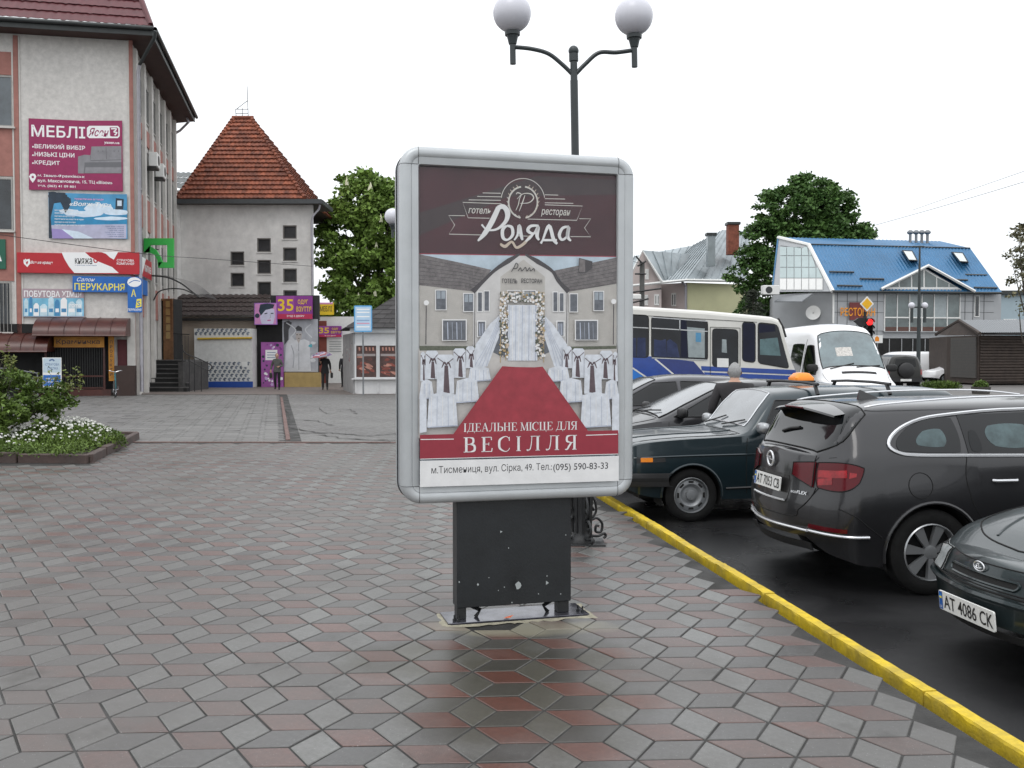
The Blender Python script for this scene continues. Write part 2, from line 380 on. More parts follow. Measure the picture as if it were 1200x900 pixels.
# ground: one sheet to the horizon, at road level, asphalt
mb = MB().m(M_asph)
mb.poly([(-900, -60, ROAD_Z), (900, -60, ROAD_Z), (900, 2500, ROAD_Z), (-900, 2500, ROAD_Z)])
o = mb.build('road', kind='structure')
# pavement slab (left of the kerb), walking level 0
PAV = thing('pavement', None, None, (0, 0, 0), kind='structure')
A, B = kerb_pt(-17, -.13), kerb_pt(40, -.13)
mb = MB().m(M_cement); sl = [(-60, A.y), (A.x, A.y), (B.x, B.y), (B.x-3, 62), (-60, 62)]
mb.prism(sl, (ROAD_Z-.3, -.0038), 'z'); mb.build('paving_bed', PAV)
# kerb stones, tops painted yellow
KERB = thing('kerb', None, None, (0, 0, 0), kind='structure')
s_ = -15.0
while s_ < 24:
    L = 1.0; a = kerb_pt(s_, 0); rz = math.atan2(KD.y, KD.x)
    Mx = Matrix.Translation(a) @ Matrix.Rotation(rz+random.uniform(-.004, .004), 4, 'Z')
    w = .068+random.uniform(-.004, .004); dz = random.uniform(-.004, .004)
    mb = MB().fr(Mx).m(M_yellow)
    # local x along kerb, local -y towards the road
    n = 14; rows = []
    for i in range(n+1):
        x = .006+(L-.012)*i/n; j = lambda k: random.uniform(-k, k)
        rows.append([(x, .012, ROAD_Z-.05), (x, .012+j(.004), -.016+dz), (x, .010+j(.003), -.003+dz), (x, -w+.006+j(.003), -.003+dz+j(.001)), (x, -w+j(.003), -.012+dz), (x, -w-.002, -.03+j(.008)), ])
    mb.grid(rows, False)
    mb.m(M_kerb); mb.grid([[r[5], (r[5][0], -w-.006, ROAD_Z-.05)] for r in rows], False)
    for r in (rows[0], rows[-1]): mb.m(M_yellow); mb.poly(r+[(r[0][0], -w-.006, ROAD_Z-.05)])
    mb.build('kerb_stone', KERB); s_ += 1.0
# rhombus paving (three rhombi to a hexagon)
SD = .2225; ROT = R(2.5); C0 = gnd(200+458/3.333, 640+600/3.333)
def rot(x, y): return (x*math.cos(ROT)-y*math.sin(ROT), x*math.sin(ROT)+y*math.cos(ROT))
VH = [rot(SD*math.cos(R(60*k)), SD*math.sin(R(60*k))) for k in range(6)]
def stone_geo(kind):
    ids = {0: (0, 1, 2), 1: (2, 3, 4), 2: (4, 5, 0)}[kind]
    P = [(0, 0)]+[VH[i] for i in ids]; cx = sum(p[0] for p in P)/4; cy = sum(p[1] for p in P)/4
    def sh(d):
        out = []
        for i in range(4):
            a, b, c = P[i-1], P[i], P[(i+1) % 4]
            def nrm(p, q):
                L = math.hypot(q[0]-p[0], q[1]-p[1]); return (-(q[1]-p[1])/L, (q[0]-p[0])/L)
            n1, n2 = nrm(a, b), nrm(b, c); k = 1+n1[0]*n2[0]+n1[1]*n2[1]
            out.append((b[0]+(n1[0]+n2[0])/k*d-cx, b[1]+(n1[1]+n2[1])/k*d-cy))
        return out
    lo, mid, top = sh(.0045), sh(.0050), sh(.0085)
    V = [(x, y, -.016) for x, y in lo]+[(x, y, -.0028) for x, y in mid]+[(x, y, 0) for x, y in top]
    Fc = [[8, 9, 10, 11]]+[[i, (i+1) % 4, 4+(i+1) % 4, 4+i] for i in range(4)]+[[4+i, 4+(i+1) % 4, 8+(i+1) % 4, 8+i] for i in range(4)]
    return (cx, cy), V, Fc
SG = [stone_geo(k) for k in range(3)]; SM = [M_st_pink, M_st_light, M_st_dark]
SME = []
for k in range(3):
    me = bpy.data.meshes.new('paving_stone'); me.from_pydata(SG[k][1], [], SG[k][2]); me.materials.append(SM[k]); me.update(); SME.append(me)
YB = 18.45       # far border of the rhombus field
FB = [(-30, 14.75), (-6.45, 14.75), (-7.25, 18.7), (-30, 18.7)]   # flower bed outline
def in_bed(x, y): return 14.72 < y < 18.75 and x < -6.42-(y-14.75)*.2
stones = []
e1 = rot(1.5*SD, .866*SD); e2 = rot(0, 1.7321*SD)
for i in range(-60, 30):
    for j in range(-75, 110):
        cx = C0.x+i*e1[0]+j*e2[0]; cy = C0.y+i*e1[1]+j*e2[1]
        if not (-4 < cy < YB and cx > -14): continue
        for k in range(3):
            x = cx+SG[k][0][0]; y = cy+SG[k][0][1]
            if y > YB-.1-(x+4)*.0 or x > kerb_x(y)-.21 or in_bed(x, y) or x < -13.5: continue
            # concrete footing of the sign and of the lamp
            if abs(x-.02) < .42 and abs(y-6.13-.25*(x-.02)) < .13: continue
            stones.append((x, y, k))
def vis(x, y):
    if y < 3.6: return False
    px = 600+F_PX*x/y; py = HOR+F_PX*CAM_H/y
    return -10 < px < 1210 and py < 910
stones.sort(key=lambda t: (not vis(t[0], t[1]), t[1]))
rest = ([], [], [])
for n_, (x, y, k) in enumerate(stones):
    tz = max(-.001, random.gauss(.0003, .0006)); tx = max(-.006, min(.006, random.gauss(0, .0028))); ty = max(-.006, min(.006, random.gauss(0, .0028)))
    dx, dy, dr = random.gauss(0, .0012), random.gauss(0, .0012), random.gauss(0, .006)
    if n_ < 298:
        o = bpy.data.objects.new('paving_stone', SME[k]); COL.objects.link(o); o.parent = PAV
        o.location = (x+dx, y+dy, tz); o.rotation_euler = (tx, ty, dr)
    else:
        b = len(rest[0]); c_, s__ = math.cos(dr), math.sin(dr)
        for (vx, vy, vz) in SG[k][1]: rest[0].append((x+dx+vx*c_-vy*s__, y+dy+vx*s__+vy*c_, vz+tz+vy*tx-vx*ty))
        rest[1].extend([[q+b for q in f] for f in SG[k][2]]); rest[2].extend([k]*len(SG[k][2]))
me = bpy.data.meshes.new('paving_stone'); me.from_pydata(rest[0], [], rest[1])
for m_ in SM: me.materials.append(m_)
me.polygons.foreach_set('material_index', rest[2]); me.update()
o = bpy.data.objects.new('far_paving_stones', me); COL.objects.link(o); o.parent = PAV; o['kind'] = 'stuff'
# border row of thin reddish kerbs between rhombus field and the area behind
BOR = thing('border_row', None, None, (0, 0, 0), kind='structure')
x = -7.3
while x < 0.0:
    L = 1.0; y0 = YB+.13-(x+7)*.012
    MB().m(M_red_kerb).box(x, x+L-.012, y0, y0+.075, -.1, .012+random.uniform(-.004, .004), .008).build('border_stone', BOR); x += L
# grey brick paving, rear left
GP = thing('grey_brick_path', None, None, (0, 0, 0), kind='structure')
Pc = gnd(335, 517); Pf = gnd(328, 463)
def px_right(y): return Pc.x+(Pf.x-Pc.x)*(y-Pc.y)/(Pf.y-Pc.y)
bw, bl = .21, .42; rows = []
bang = math.atan2(Pf.x-Pc.x, Pf.y-Pc.y)
near = []
j = 0; y = YB+.32
while y < 41:
    x = px_right(y)-.02; off = (j % 2)*bl*.0
    i = 0
    xx = x-(.11 if j % 2 else 0)
    while xx > -24:
        if not (y < 19.0 and xx < -7.4 and False) and not in_bed(xx-.2, y): near.append((xx-bl/2, y))
        xx -= bl
    y += bw; j += 1
def gvis(x, y): px = 600+F_PX*x/y; return -5 < px < 480
near.sort(key=lambda t: (not gvis(*t), t[1]))
bme = MB().m(M_grey_brick).box(-bl/2+.008, bl/2-.008, -bw/2+.008, bw/2-.008, -.014, .0, .006)
B0 = bpy.data.meshes.new('paving_brick'); B0.from_pydata([tuple(v) for v in bme.v], [], bme.f); B0.materials.append(M_grey_brick); B0.update()
mb = MB().m(M_grey_brick)
for n_, (x, y) in enumerate(near):
    dz = random.gauss(0, .0015)
    if n_ < 295:
        o = bpy.data.objects.new('paving_brick', B0); COL.objects.link(o); o.parent = GP; o.location = (x, y, dz)
        o.rotation_euler = (random.gauss(0, .006), random.gauss(0, .004), 0)
    elif n_ < 8000:
        q = random.gauss(0, .001)
        mb.add([(x-bl/2+.009, y-bw/2+.009, -.002+dz), (x+bl/2-.009, y-bw/2+.009, -.002+dz), (x+bl/2-.009, y+bw/2-.009, dz+q), (x-bl/2+.009, y+bw/2-.009, dz+q)], [(0, 1, 2, 3)])
mb.build('far_paving_bricks', GP, kind='stuff')
MBk = MB().m(M_red_kerb)
# kerb along the right of the brick path
d = Vector((Pf.x-Pc.x, Pf.y-Pc.y, 0)).normalized(); nrm = Vector((d.y, -d.x, 0))
EK = thing('edging_row', None, None, (0, 0, 0), kind='structure')
t = .25
while t < 20:
    a = Vector((Pc.x, Pc.y, 0))+d*t; Mx = Matrix.Translation(a) @ Matrix.Rotation(math.atan2(d.y, d.x), 4, 'Z')
    MB().fr(Mx).m(M_red_kerb).box(0, .98, -.09, 0, -.1, .02+random.uniform(-.006, .006), .01).build('edging_stone', EK); t += 1
# worn asphalt patch to the right of it, behind the border
mb = MB().m(M_asph_old); n = 60; rows = []
for j in range(n+1):
    yy = YB+.22+(42-YB)*j/n*1.0; xl = px_right(yy)+.30; xr = max(kerb_x(yy)-.14, xl+1)
    rows.append([(xl+(xr-xl)*i/30, yy, .002*math.sin(i*.9+j*.37)*math.sin(j*.5)) for i in range(31)])
mb.grid(rows, True); mb.build('asphalt_patch', kind='structure')
# dark cracks / tar seams on it: broken strips following sunken seams
M_tar = mat('crack_tar', (.03, .028, .026), .8, var=.3)
CR = MB().m(M_tar)
for pts in ([(332, 500), (360, 505), (400, 514), (470, 517)], [(345, 492), (372, 494), (392, 499)], [(372, 478), (385, 485), (408, 480), (420, 486)], [(350, 508), (395, 508), (430, 511), (470, 508)], [(338, 516), (338, 490), (330, 475)]):
    P = [gnd(*p) for p in pts]; P = cr([(p.x, p.y) for p in P], 10)
    P = [(x+random.gauss(0, .04), y+random.gauss(0, .05)) for x, y in P]
    w = [.02]+[random.uniform(.03, .13) for _ in P[2:]]+[.02]
    m_ = len(P); vs = []
    for i, (x, y) in enumerate(P): vs += [(x, y-w[i]/2, .014), (x, y+w[i]/2, .014)]
    CR.add(vs, [[2*i, 2*i+2, 2*i+3, 2*i+1] for i in range(m_-1)])
CR.build('asphalt_crack', kind='structure')
# far reddish pavement in front of the shops
M_far_pav = mat('far_red_paving', (.15, .115, .10), .6, var=.25, scale=5, bump=.3, col2=(.12, .11, .1), cscale=.7)
mb = MB().m(M_far_pav); mb.poly([(-60, 41.2, .004), (-1.5, 41.2, .004), (-3, 62, .004), (-60, 62, .004)]); mb.build('shop_forecourt', kind='structure')
# ------------------------------------------------------------------ the city-light sign
M_alu = mat('brushed_aluminium', (.50, .52, .53), .40, metal=.35, var=.06, scale=4, bump=.06, bscale=200, col2=(.43, .45, .46), cscale=2.5, rvar=.08)
M_alu_dk = mat('frame_joint', (.06, .06, .065), .6)
M_panel = mat('dark_grey_painted_steel', (.011, .013, .015), .48, var=.3, scale=5, bump=.08, bscale=60, rvar=.12)
M_chip = mat('chipped_paint', (.35, .38, .38), .7)
M_plate = mat('wet_steel_plate', (.10, .10, .12), .16, metal=.7, var=.4, scale=12, rvar=.1)
M_black = mat('black_iron', (.012, .013, .014), .45, var=.2, scale=20, bump=.25, bscale=120)
M_sand = mat('sandy_mortar', (.30, .28, .21), .85, var=.3, scale=20, bump=.8, bscale=60)
WS = Wall((-.656, 5.935), (.726, 6.305))
def paint(name, c, v=.06, s=12): return mat('print_'+name, c, .33, var=v, scale=s, spec=.5)
class Print:
    def __init__(s, W, off=0.0, a=None): s.W = W; s.mb = MB().fr(W); s.k = 0; s.off = off; s.a = a or (lambda x, y: (x, y))
    def lay(s): s.k += 1; return s.off-s.k*.00022
    def P(s, x, y): return s.W.uz(*s.a(x, y), -s.off)
    def fill(s, mat_, pts):
        y = s.lay(); s.mb.m(mat_).poly([(u, y, z) for u, z in [s.P(*p) for p in pts]]); return s
    def many(s, mat_, polys):
        y = s.lay(); s.mb.m(mat_)
        for pts in polys: s.mb.poly([(u, y, z) for u, z in [s.P(*p) for p in pts]])
        return s
    def line(s, mat_, pts, w, smooth=0, closed=False):
        y = s.lay(); Q = [s.P(*p) for p in pts]
        if smooth: Q = cr(Q, smooth, closed)
        s.mb.m(mat_).stroke(Q, w, y, closed); return s
    def text(s, mat_, body, x0, y0, x1, y1, bold=0, shear=0, space=1.0):
        y = s.lay(); a, b = s.P(x0, (y0+y1)/2), s.P(x1, (y0+y1)/2); t = s.P((x0+x1)/2, y0)[1]; c = s.P((x0+x1)/2, y1)[1]
        s.mb.m(mat_).text(body, a[0], c, b[0], t, y, bold, shear, space=space); return s
# serif capitals, drawn as thick and thin strokes in a unit-high box
def _bar(x0, y0, x1, y1, w): return ('l', [(x0, y0), (x1, y1)], w)
TK, TN = .135, .04
def _serif(x, y, w=.26): return _bar(x-w/2, y, x+w/2, y, TN)
GL = {
 'І': (.34, [_bar(.17, 0, .17, 1, TK), _serif(.17, .02), _serif(.17, .98)]),
 'В': (.72, [_bar(.18, 0, .18, 1, TK), _bar(.03, .98, .4, .98, TN), _bar(.03, .02, .42, .02, TN), _bar(.18, .53, .42, .53, TN),
            ('c', [(.38, .98), (.56, .9), (.56, .63), (.38, .53)], [.04, .13, .13, .04]), ('c', [(.4, .53), (.63, .43), (.63, .12), (.4, .02)], [.04, .14, .14, .04])]),
 'Е': (.68, [_bar(.18, 0, .18, 1, TK), _bar(.03, .98, .6, .98, TN), _bar(.03, .02, .63, .02, TN), _bar(.18, .52, .45, .52, TN), _bar(.59, .98, .6, .78, .05), _bar(.61, .02, .64, .24, .05), _bar(.45, .42, .45, .62, .04)]),
 'С': (.74, [('c', [(.66, .8), (.58, .95), (.4, 1.0), (.13, .8), (.08, .5), (.13, .2), (.4, 0), (.58, .05), (.68, .22)], [.05, .04, .05, .14, .15, .14, .05, .04, .04]), _bar(.66, .7, .66, .97, .045)]),
 'Л': (.84, [_bar(.66, 0, .66, 1, TK), _serif(.66, .02), _bar(.25, .98, .8, .98, TN), ('c', [(.32, .98), (.29, .5), (.22, .12), (.1, .03)], [.045, .05, .06, .07]), ('c', [(.13, .05), (.06, .03), (.04, .1)], [.09, .08, .06])]),
 'Я': (.76, [_bar(.58, 0, .58, 1, TK), _serif(.58, .02), _bar(.34, .98, .73, .98, TN), _bar(.34, .5, .58, .5, TN), ('c', [(.36, .98), (.16, .9), (.14, .6), (.36, .5)], [.04, .13, .13, .04]), ('c', [(.4, .5), (.26, .25), (.16, .05), (.02, .02)], [.1, .12, .1, .04])]),
 'Д': (.86, [_bar(.64, .05, .64, 1, TK), _bar(.24, .98, .78, .98, TN), _bar(.04, .04, .84, .04, .05), _bar(.055, -.18, .055, .05, .045), _bar(.82, -.18, .82, .05, .045), ('c', [(.33, .98), (.3, .5), (.2, .15), (.12, .05)], [.045, .05, .06, .05])]),
 'А': (.8, [_bar(.4, 1, .66, .02, .13), _bar(.4, 1, .12, .02, .045), _serif(.12, .02, .22), _serif(.66, .02, .24), _bar(.22, .34, .56, .34, .04)]),
 'Ь': (.7, [_bar(.18, 0, .18, 1, TK), _serif(.18, .98), _bar(.03, .02, .42, .02, TN), _bar(.18, .52, .42, .52, TN), ('c', [(.4, .52), (.62, .42), (.62, .12), (.4, .02)], [.04, .14, .14, .04])]),
 'Н': (.84, [_bar(.18, 0, .18, 1, TK), _bar(.66, 0, .66, 1, TK), _bar(.18, .52, .66, .52, TN)]+[_serif(a, b) for a in (.18, .66) for b in (.02, .98)]),
 'М': (.98, [_bar(.14, 0, .16, 1, .045), _bar(.18, 1, .48, .03, .12), _bar(.48, .03, .78, 1, .045), _bar(.82, 0, .8, 1, TK), _serif(.14, .02, .22), _serif(.82, .02), _serif(.12, .98, .18), _serif(.86, .98, .2)]),
 'Ц': (.86, [_bar(.18, 0, .18, 1, TK), _bar(.62, 0, .62, 1, TK), _bar(.05, .02, .82, .02, TN), _bar(.8, -.2, .8, .04, .05), _serif(.18, .98), _serif(.62, .98)]),
 ' ': (.28, [])}
def serif_text(mb, body, x0, z0, x1, z1, y, gap=.05):
    tot = sum(GL[c][0]+gap for c in body)-gap; sx = (x1-x0)/tot; sz = z1-z0; x = x0
    for k, c in enumerate(body):
        for t, pts, w in GL[c][1]:
            if t == 'c': pts = cr(pts, 6)
            ww = w if not hasattr(w, '__len__') else list(np.interp(np.linspace(0, 1, len(pts)), np.linspace(0, 1, len(w)), w))
            sc = (sx+sz)/2
            mb.stroke([(x+p[0]*sx, z0+p[1]*sz) for p in pts], [q*sc for q in ww] if hasattr(ww, '__len__') else ww*(sx if abs(pts[0][0]-pts[-1][0]) < .05 else sc), y-.00002*k)
        x += (GL[c][0]+gap)*sx
SIGN = thing('advertising_light_box', 'tall silver framed street poster stand advertising a wedding hotel on a dark grey pedestal', 'poster stand', WS.M @ Vector((WS.L/2, .08, 0)), WS.rz)
u0, z0, u1, z1 = WS.rect(491, 199.5, 722, 565)       # poster opening
z0 = WS.uz(606, 564.5)[1]; z1 = WS.uz(607, 199.6)[1]
FW = WS.uz(736.5, 400)[0]-u1; FW2 = u0-WS.uz(469, 400)[0]
print('poster opening', u0, z0, u1, z1, 'frame', FW, FW2)
FWm = .115
# frame: swept profile around a rounded rectangle
prof = [(0, .004), (0, -.012), (.006, -.020), (.045, -.026), (.047, -.023), (.052, -.028), (.085, -.030), (.104, -.022), (.113, -.004), (.115, .02), (.115, .052)]
def sweep(prof, z0, z1, u0, u1, r0=.012):
    rows = []
    for (o, y) in prof:
        r = r0+o*1.0
        rows.append([(p[0], y, p[1]) for p in rrect(u0-o, z0-o, u1+o, z1+o, r, 7)])
    return rows
mb = MB().fr(WS).m(M_alu); mb.grid(sweep(prof, z0, z1, u0, u1), True, closed=True); mb.build('frame', SIGN)
for (cx, cz, sx, sz) in ((u0, z1, -1, 1), (u1, z1, 1, 1), (u0, z0, -1, -1), (u1, z0, 1, -1)):
    mb = MB().fr(WS).m(M_alu_dk).tube([(cx+sx*o*.98, y-.0012, cz+sz*.004) for o, y in prof[1:]], .0016, 5)
    mb.build('corner_joint', SIGN); mb = MB().fr(WS).m(M_alu_dk).tube([(cx+sx*.004, y-.0012, cz+sz*o*.98) for o, y in prof[1:]], .0016, 5); mb.build('corner_joint', SIGN)
M_hous = mat('housing_grey', (.30, .32, .34), .45, metal=.4, var=.08)
mb = MB().fr(WS).m(M_hous); pr = [(.109, .05), (.109, .155)]
mb.grid(sweep(pr, z0, z1, u0, u1), True, closed=True)
mb.poly([(p[0], .155, p[1]) for p in rrect(u0-.109, z0-.109, u1+.109, z1+.109, .12, 7)][::-1]); mb.build('housing', SIGN)
prof2 = [(p[0], .207-p[1]) for p in prof][::-1]
mb = MB().fr(WS).m(M_alu); mb.grid(sweep(prof2, z0, z1, u0, u1), True, closed=True); mb.build('back_frame', SIGN)
mb = MB().fr(WS).m(paint('back_sheet', (.4, .4, .4))).box(u0-.003, u1+.003, .188, .2, z0-.003, z1+.003).build('back_poster', SIGN)
# ---- the printed poster
A6 = lambda x, y: (460+x/4.138, 170+y/4.138)
B7 = lambda x, y: (460+x/3.914, 370+y/3.914)
P = Print(WS, .006, A6)
c_mar = paint('maroon', (.060, .020, .026), .25, 3); c_ln = paint('silver_line', (.62, .60, .56)); c_wal = paint('wall', (.46, .44, .41), .08)
c_wal2 = paint('wall_light', (.56, .55, .54), .08); c_roof = paint('roof', (.165, .15, .15), .35, 40); c_rdk = paint('roof_edge', (.06, .055, .06))
c_sky = paint('sky', (.50, .60, .68), .2, 5); c_win = paint('window', (.12, .13, .15), .3, 30); c_wf = paint('white', (.72, .72, .72)); c_wht = paint('cloth', (.60, .63, .68), .16, 22)
c_sh = paint('cloth_shade', (.42, .46, .55), .12); c_red = paint('carpet', (.30, .035, .05), .16, 14); c_red2 = paint('band', (.27, .028, .045), .08); c_gr = paint('floor', (.46, .44, .42), .12)
c_gold = paint('gold', (.42, .31, .16)); c_sash = paint('sash', (.10, .07, .08), .2, 30); c_leaf = paint('leaf', (.10, .11, .08), .3, 60); c_pink = paint('pinkline', (.32, .05, .08)); c_txt = paint('text_dark', (.05, .05, .055)); c_org = paint('cream', (.56, .47, .38)); c_rd2 = paint('dark_flash', (.05, .035, .038), .2)
full = [(491.0, 195), (724, 203.4), (721.5, 562), (489.5, 569)]
IA = lambda x, y: ((x-460)*4.138, (y-170)*4.138)
P.fill(c_sky, [IA(*p) for p in full][::-1])
P.fill(c_mar, [(125, 528), (1092, 541), (1092, 138), (125, 103)][::1])
P.fill(c_rd2, [(125, 330), (125, 440), (560, 250), (1090, 240), (1090, 170), (700, 150)])
P.line(c_pink, [(127, 527), (1090, 541)], .006)
ln = .0042
P.line(c_ln, arc(632, 270, 106, 188, 352, 24, 108), ln)          # y down: arc over the top
for a_, b_ in (((437, 232), (524, 234)), ((410, 249), (524, 251)), ((369, 266), (524, 268)), ((738, 241), (803, 243)), ((738, 260), (836, 262)), ((738, 280), (876, 283))): P.line(c_ln, [a_, b_], ln)
P.line(c_ln, [(528, 285), (340, 278), (366, 353), (470, 355)], ln); P.line(c_ln, [(738, 290), (920, 296), (893, 365), (655, 359)], ln)
P.line(c_ln, [(350, 343), (272, 342), (301, 388), (274, 432), (430, 436)], ln); P.line(c_ln, [(862, 444), (960, 445), (930, 402), (960, 358), (905, 357)], ln); P.line(c_ln, [(600, 440), (655, 442)], ln)
P.line(c_ln, arc(632, 278, 70, 100, 262, 20, 76), .010); P.line(c_ln, arc(632, 278, 70, 80, -82, 20, 76), .010)
for k in range(11):
    a = R(100+15*k); x, y = 632+70*math.cos(a), 278+76*math.sin(a)
    P.line(c_org if k > 6 else c_ln, [(x, y), (x-9, y-12)], .004); x = 1264-x; P.line(c_org, [(x, y), (x+9, y-12)], .004)
P.line(c_ln, [(598, 240), (604, 232), (622, 240), (614, 262), (608, 290), (596, 318)], [.003, .007, .004, .006, .003], 6)
P.line(c_ln, [(602, 262), (630, 238), (668, 238), (682, 258), (660, 280), (618, 284)], [.003, .005, .008, .006, .003], 6)
P.line(c_ln, [(640, 245), (628, 280), (612, 322)], [.004, .007, .003], 6)
P.text(c_ln, 'готель', 366, 308, 475, 334, .01, .25); P.text(c_ln, 'ресторан', 718, 314, 860, 350, .01, .25)
br = [.012, .034, .030, .022]
P.line(c_wf, [(412, 466), (446, 428), (480, 372), (512, 304)], [.010, .030, .034, .030], 8)
P.line(c_wf, [(508, 306), (536, 300), (556, 330), (546, 372), (505, 408), (458, 412), (430, 386)], [.026, .030, .036, .024, .014, .010, .012], 8)
P.line(c_wf, [(552, 392), (532, 412), (534, 450), (556, 460), (580, 436), (576, 400), (552, 392)], [.012, .022, .022, .012, .02, .02, .012], 6)
P.line(c_wf, [(588, 462), (604, 436), (612, 392), (622, 440), (628, 462)], [.01, .014, .022, .022, .012], 6)
P.line(c_org, [(520, 480), (544, 492), (576, 470), (600, 498), (640, 474), (664, 440)], [.014, .02, .014, .016, .018, .012], 8)
P.line(c_wf, [(706, 392), (668, 394), (654, 416), (682, 430), (704, 398), (698, 440), (708, 462)], [.012, .018, .022, .014, .02, .024, .012], 6); P.line(c_wf, [(680, 430), (662, 452), (642, 468)], [.014, .018, .01], 5)
P.line(c_wf, [(716, 478), (726, 460), (756, 392), (778, 458), (796, 480)], [.016, .012, .022, .024, .014], 5); P.line(c_wf, [(726, 462), (794, 462)], .014)
P.line(c_wf, [(850, 396), (822, 404), (806, 436), (818, 460), (842, 444), (852, 398), (846, 444), (862, 466)], [.012, .018, .022, .016, .014, .022, .024, .01], 6)
# building
P.fill(c_wal, [(125, 676), (128, 900), (125, 1010), (420, 1010), (420, 700)]); P.fill(c_wal, [(800, 700), (800, 1010), (1088, 1000), (1088, 668)])
P.fill(c_roof, [(127, 530), (330, 572), (478, 606), (402, 698), (385, 710), (127, 680)]); P.fill(c_roof, [(1088, 545), (780, 610), (850, 712), (1088, 672)])
for k in range(7): P.line(c_rdk, [(127, 552+k*20), (300+8*k, 582+k*17), (450-6*k, 612+k*15)], .0022); P.line(c_rdk, [(1088, 560+k*18), (960, 588+k*17), (800+6*k, 628+k*13)], .0022)
P.fill(c_rdk, [(900, 548), (965, 565), (965, 598), (930, 622), (897, 620)]); P.fill(c_roof, [(903, 552), (930, 560), (930, 618), (900, 616)])
P.fill(c_wal2, [(388, 712), (480, 620), (560, 560), (600, 538), (662, 540), (735, 585), (850, 706), (848, 1010), (388, 1010)])
P.fill(c_wal, [(520, 640), (520, 1000), (735, 1000), (735, 640), (632, 556)])
P.line(c_rdk, [(614, 530), (560, 562), (490, 610), (430, 668), (386, 712)], [.010, .03, .02, .022, .034], 6)
P.line(c_rdk, [(640, 532), (700, 566), (770, 612), (800, 660), (850, 712)], [.010, .03, .02, .022, .034], 6)
for x_ in (397, 842): P.line(c_rdk, [(x_, 712), (x_-3, 1000)], .004)
for (a_, b_, c_, d_) in ((208, 706, 256, 798), (343, 722, 388, 806), (411, 716, 430, 806), (442, 710, 464, 804), (556, 708, 612, 752), (630, 708, 687, 752), (775, 715, 794, 806), (806, 720, 824, 806), (856, 724, 890, 808), (972, 712, 1016, 802)):
    P.many(c_wf, [[(a_-4, d_+4), (c_+4, d_+4), (c_+4, b_-4), (a_-4, b_-4)]]); P.many(c_win, [[(a_, d_), (c_, d_), (c_, b_), (a_, b_)]])
    if c_-a_ > 40: P.many(paint('window_pane', (.30, .34, .38), .2, 20), [[(a_+3, b_+40), ((a_+c_)/2-2, b_+40), ((a_+c_)/2-2, b_+3), (a_+3, b_+3)], [((a_+c_)/2+2, b_+40), (c_-3, b_+40), (c_-3, b_+3), ((a_+c_)/2+2, b_+3)]])
P.line(c_txt, [(572, 615), (586, 592), (594, 574), (604, 584), (596, 600), (582, 600)], .005, 4)
P.line(c_txt, [(604, 612), (616, 596), (622, 612), (640, 594), (646, 612), (660, 596), (664, 612), (680, 600), (684, 614)], .005, 4)
P.text(c_txt, 'ГОТЕЛЬ', 527, 649, 600, 671, .02); P.text(c_txt, 'РЕСТОРАН', 620, 649, 720, 671, .02)
P.a = B7
for (a_, b_, c_, d_) in ((228, 22, 332, 112), (835, 24, 932, 110), (388, 28, 420, 95), (750, 28, 778, 92)):
    P.many(c_wf, [[(a_-5, d_+3), (c_+5, d_+3), (c_+5, b_-5), (a_-5, b_-5)]]); P.many(c_win, [[(a_, d_), (c_, d_), (c_, b_), (a_, b_)]])
    for k in range(1, 5): P.line(c_sh, [(a_+(c_-a_)*k/5, b_+8), (a_+(c_-a_)*k/5+2, d_-3)], .006 if k % 2 else .002)
P.fill(c_gr, [(115, 150), (115, 560), (1022, 545), (1022, 145)]); P.many(c_leaf, [[(120, 160), (385, 158), (385, 140), (120, 138)], [(790, 158), (1020, 152), (1020, 138), (790, 142)]])
P.fill(c_win, [(440, 160), (500, 190), (660, 190), (730, 160), (690, 0), (480, 0)])
# drapes, arch and garland
P.fill(c_wht, [(486, -2), (520, 4), (430, 232), (352, 240), (378, 130), (440, 40)]); P.fill(c_wht, [(688, -2), (658, 4), (735, 232), (812, 240), (792, 130), (730, 40)])
for k in range(4): P.line(c_sh, [(482+k*7, 10), (440-k*5+k*12, 110), (370+k*18, 232)], .003, 4); P.line(c_sh, [(694-k*7, 10), (735+k*5-k*12, 110), (800-k*18, 232)], .003, 4)
IAB = lambda x, y: ((x/4.138+460-460)*3.914, (y/4.138+170-370)*3.914)
P.fill(c_wht, [(523, 206), (657, 206), (657, -48), (523, -48)])
for k in range(9): P.line(c_wf if k % 2 else c_sh, [(530+k*15, -45), (528+k*15+random.uniform(-3, 3), 205)], .004)
P.line(c_gold, [(489, 215), (489, -108), (688, -106), (686, 215)], .004); P.line(c_gold, [(512, 205), (512, -90)], .003); P.line(c_gold, [(664, 205), (664, -90)], .003)
fl = [(random.uniform(486, 522), random.uniform(-60, 195)) for _ in range(150)]+[(random.uniform(650, 690), random.uniform(-60, 195)) for _ in range(150)]+[(random.uniform(488, 690), random.uniform(-108, -62)+6*math.sin(3)) for _ in range(150)]
for kk, cc in enumerate((c_leaf, c_gold, c_wf, c_leaf, c_org, c_wf)):
    P.many(cc, [[(x+r*math.cos(2.1*q+x)*.9, y-r*math.sin(1.05*q+.5)) if False else (x+r*math.cos(R(72*q)), y-r*math.sin(R(72*q))) for q in range(5)] for (x, y) in fl[kk::6] for r in [random.uniform(3, 7)]])
for x_, t_ in ((148, -52), (1003, -58)):
    P.line(c_rdk, [(x_, 132), (x_+2, t_)], .006); P.fill(c_wf, [(x_+2+12*math.cos(R(30*k)), t_-6-12*math.sin(R(30*k))) for k in range(12)])
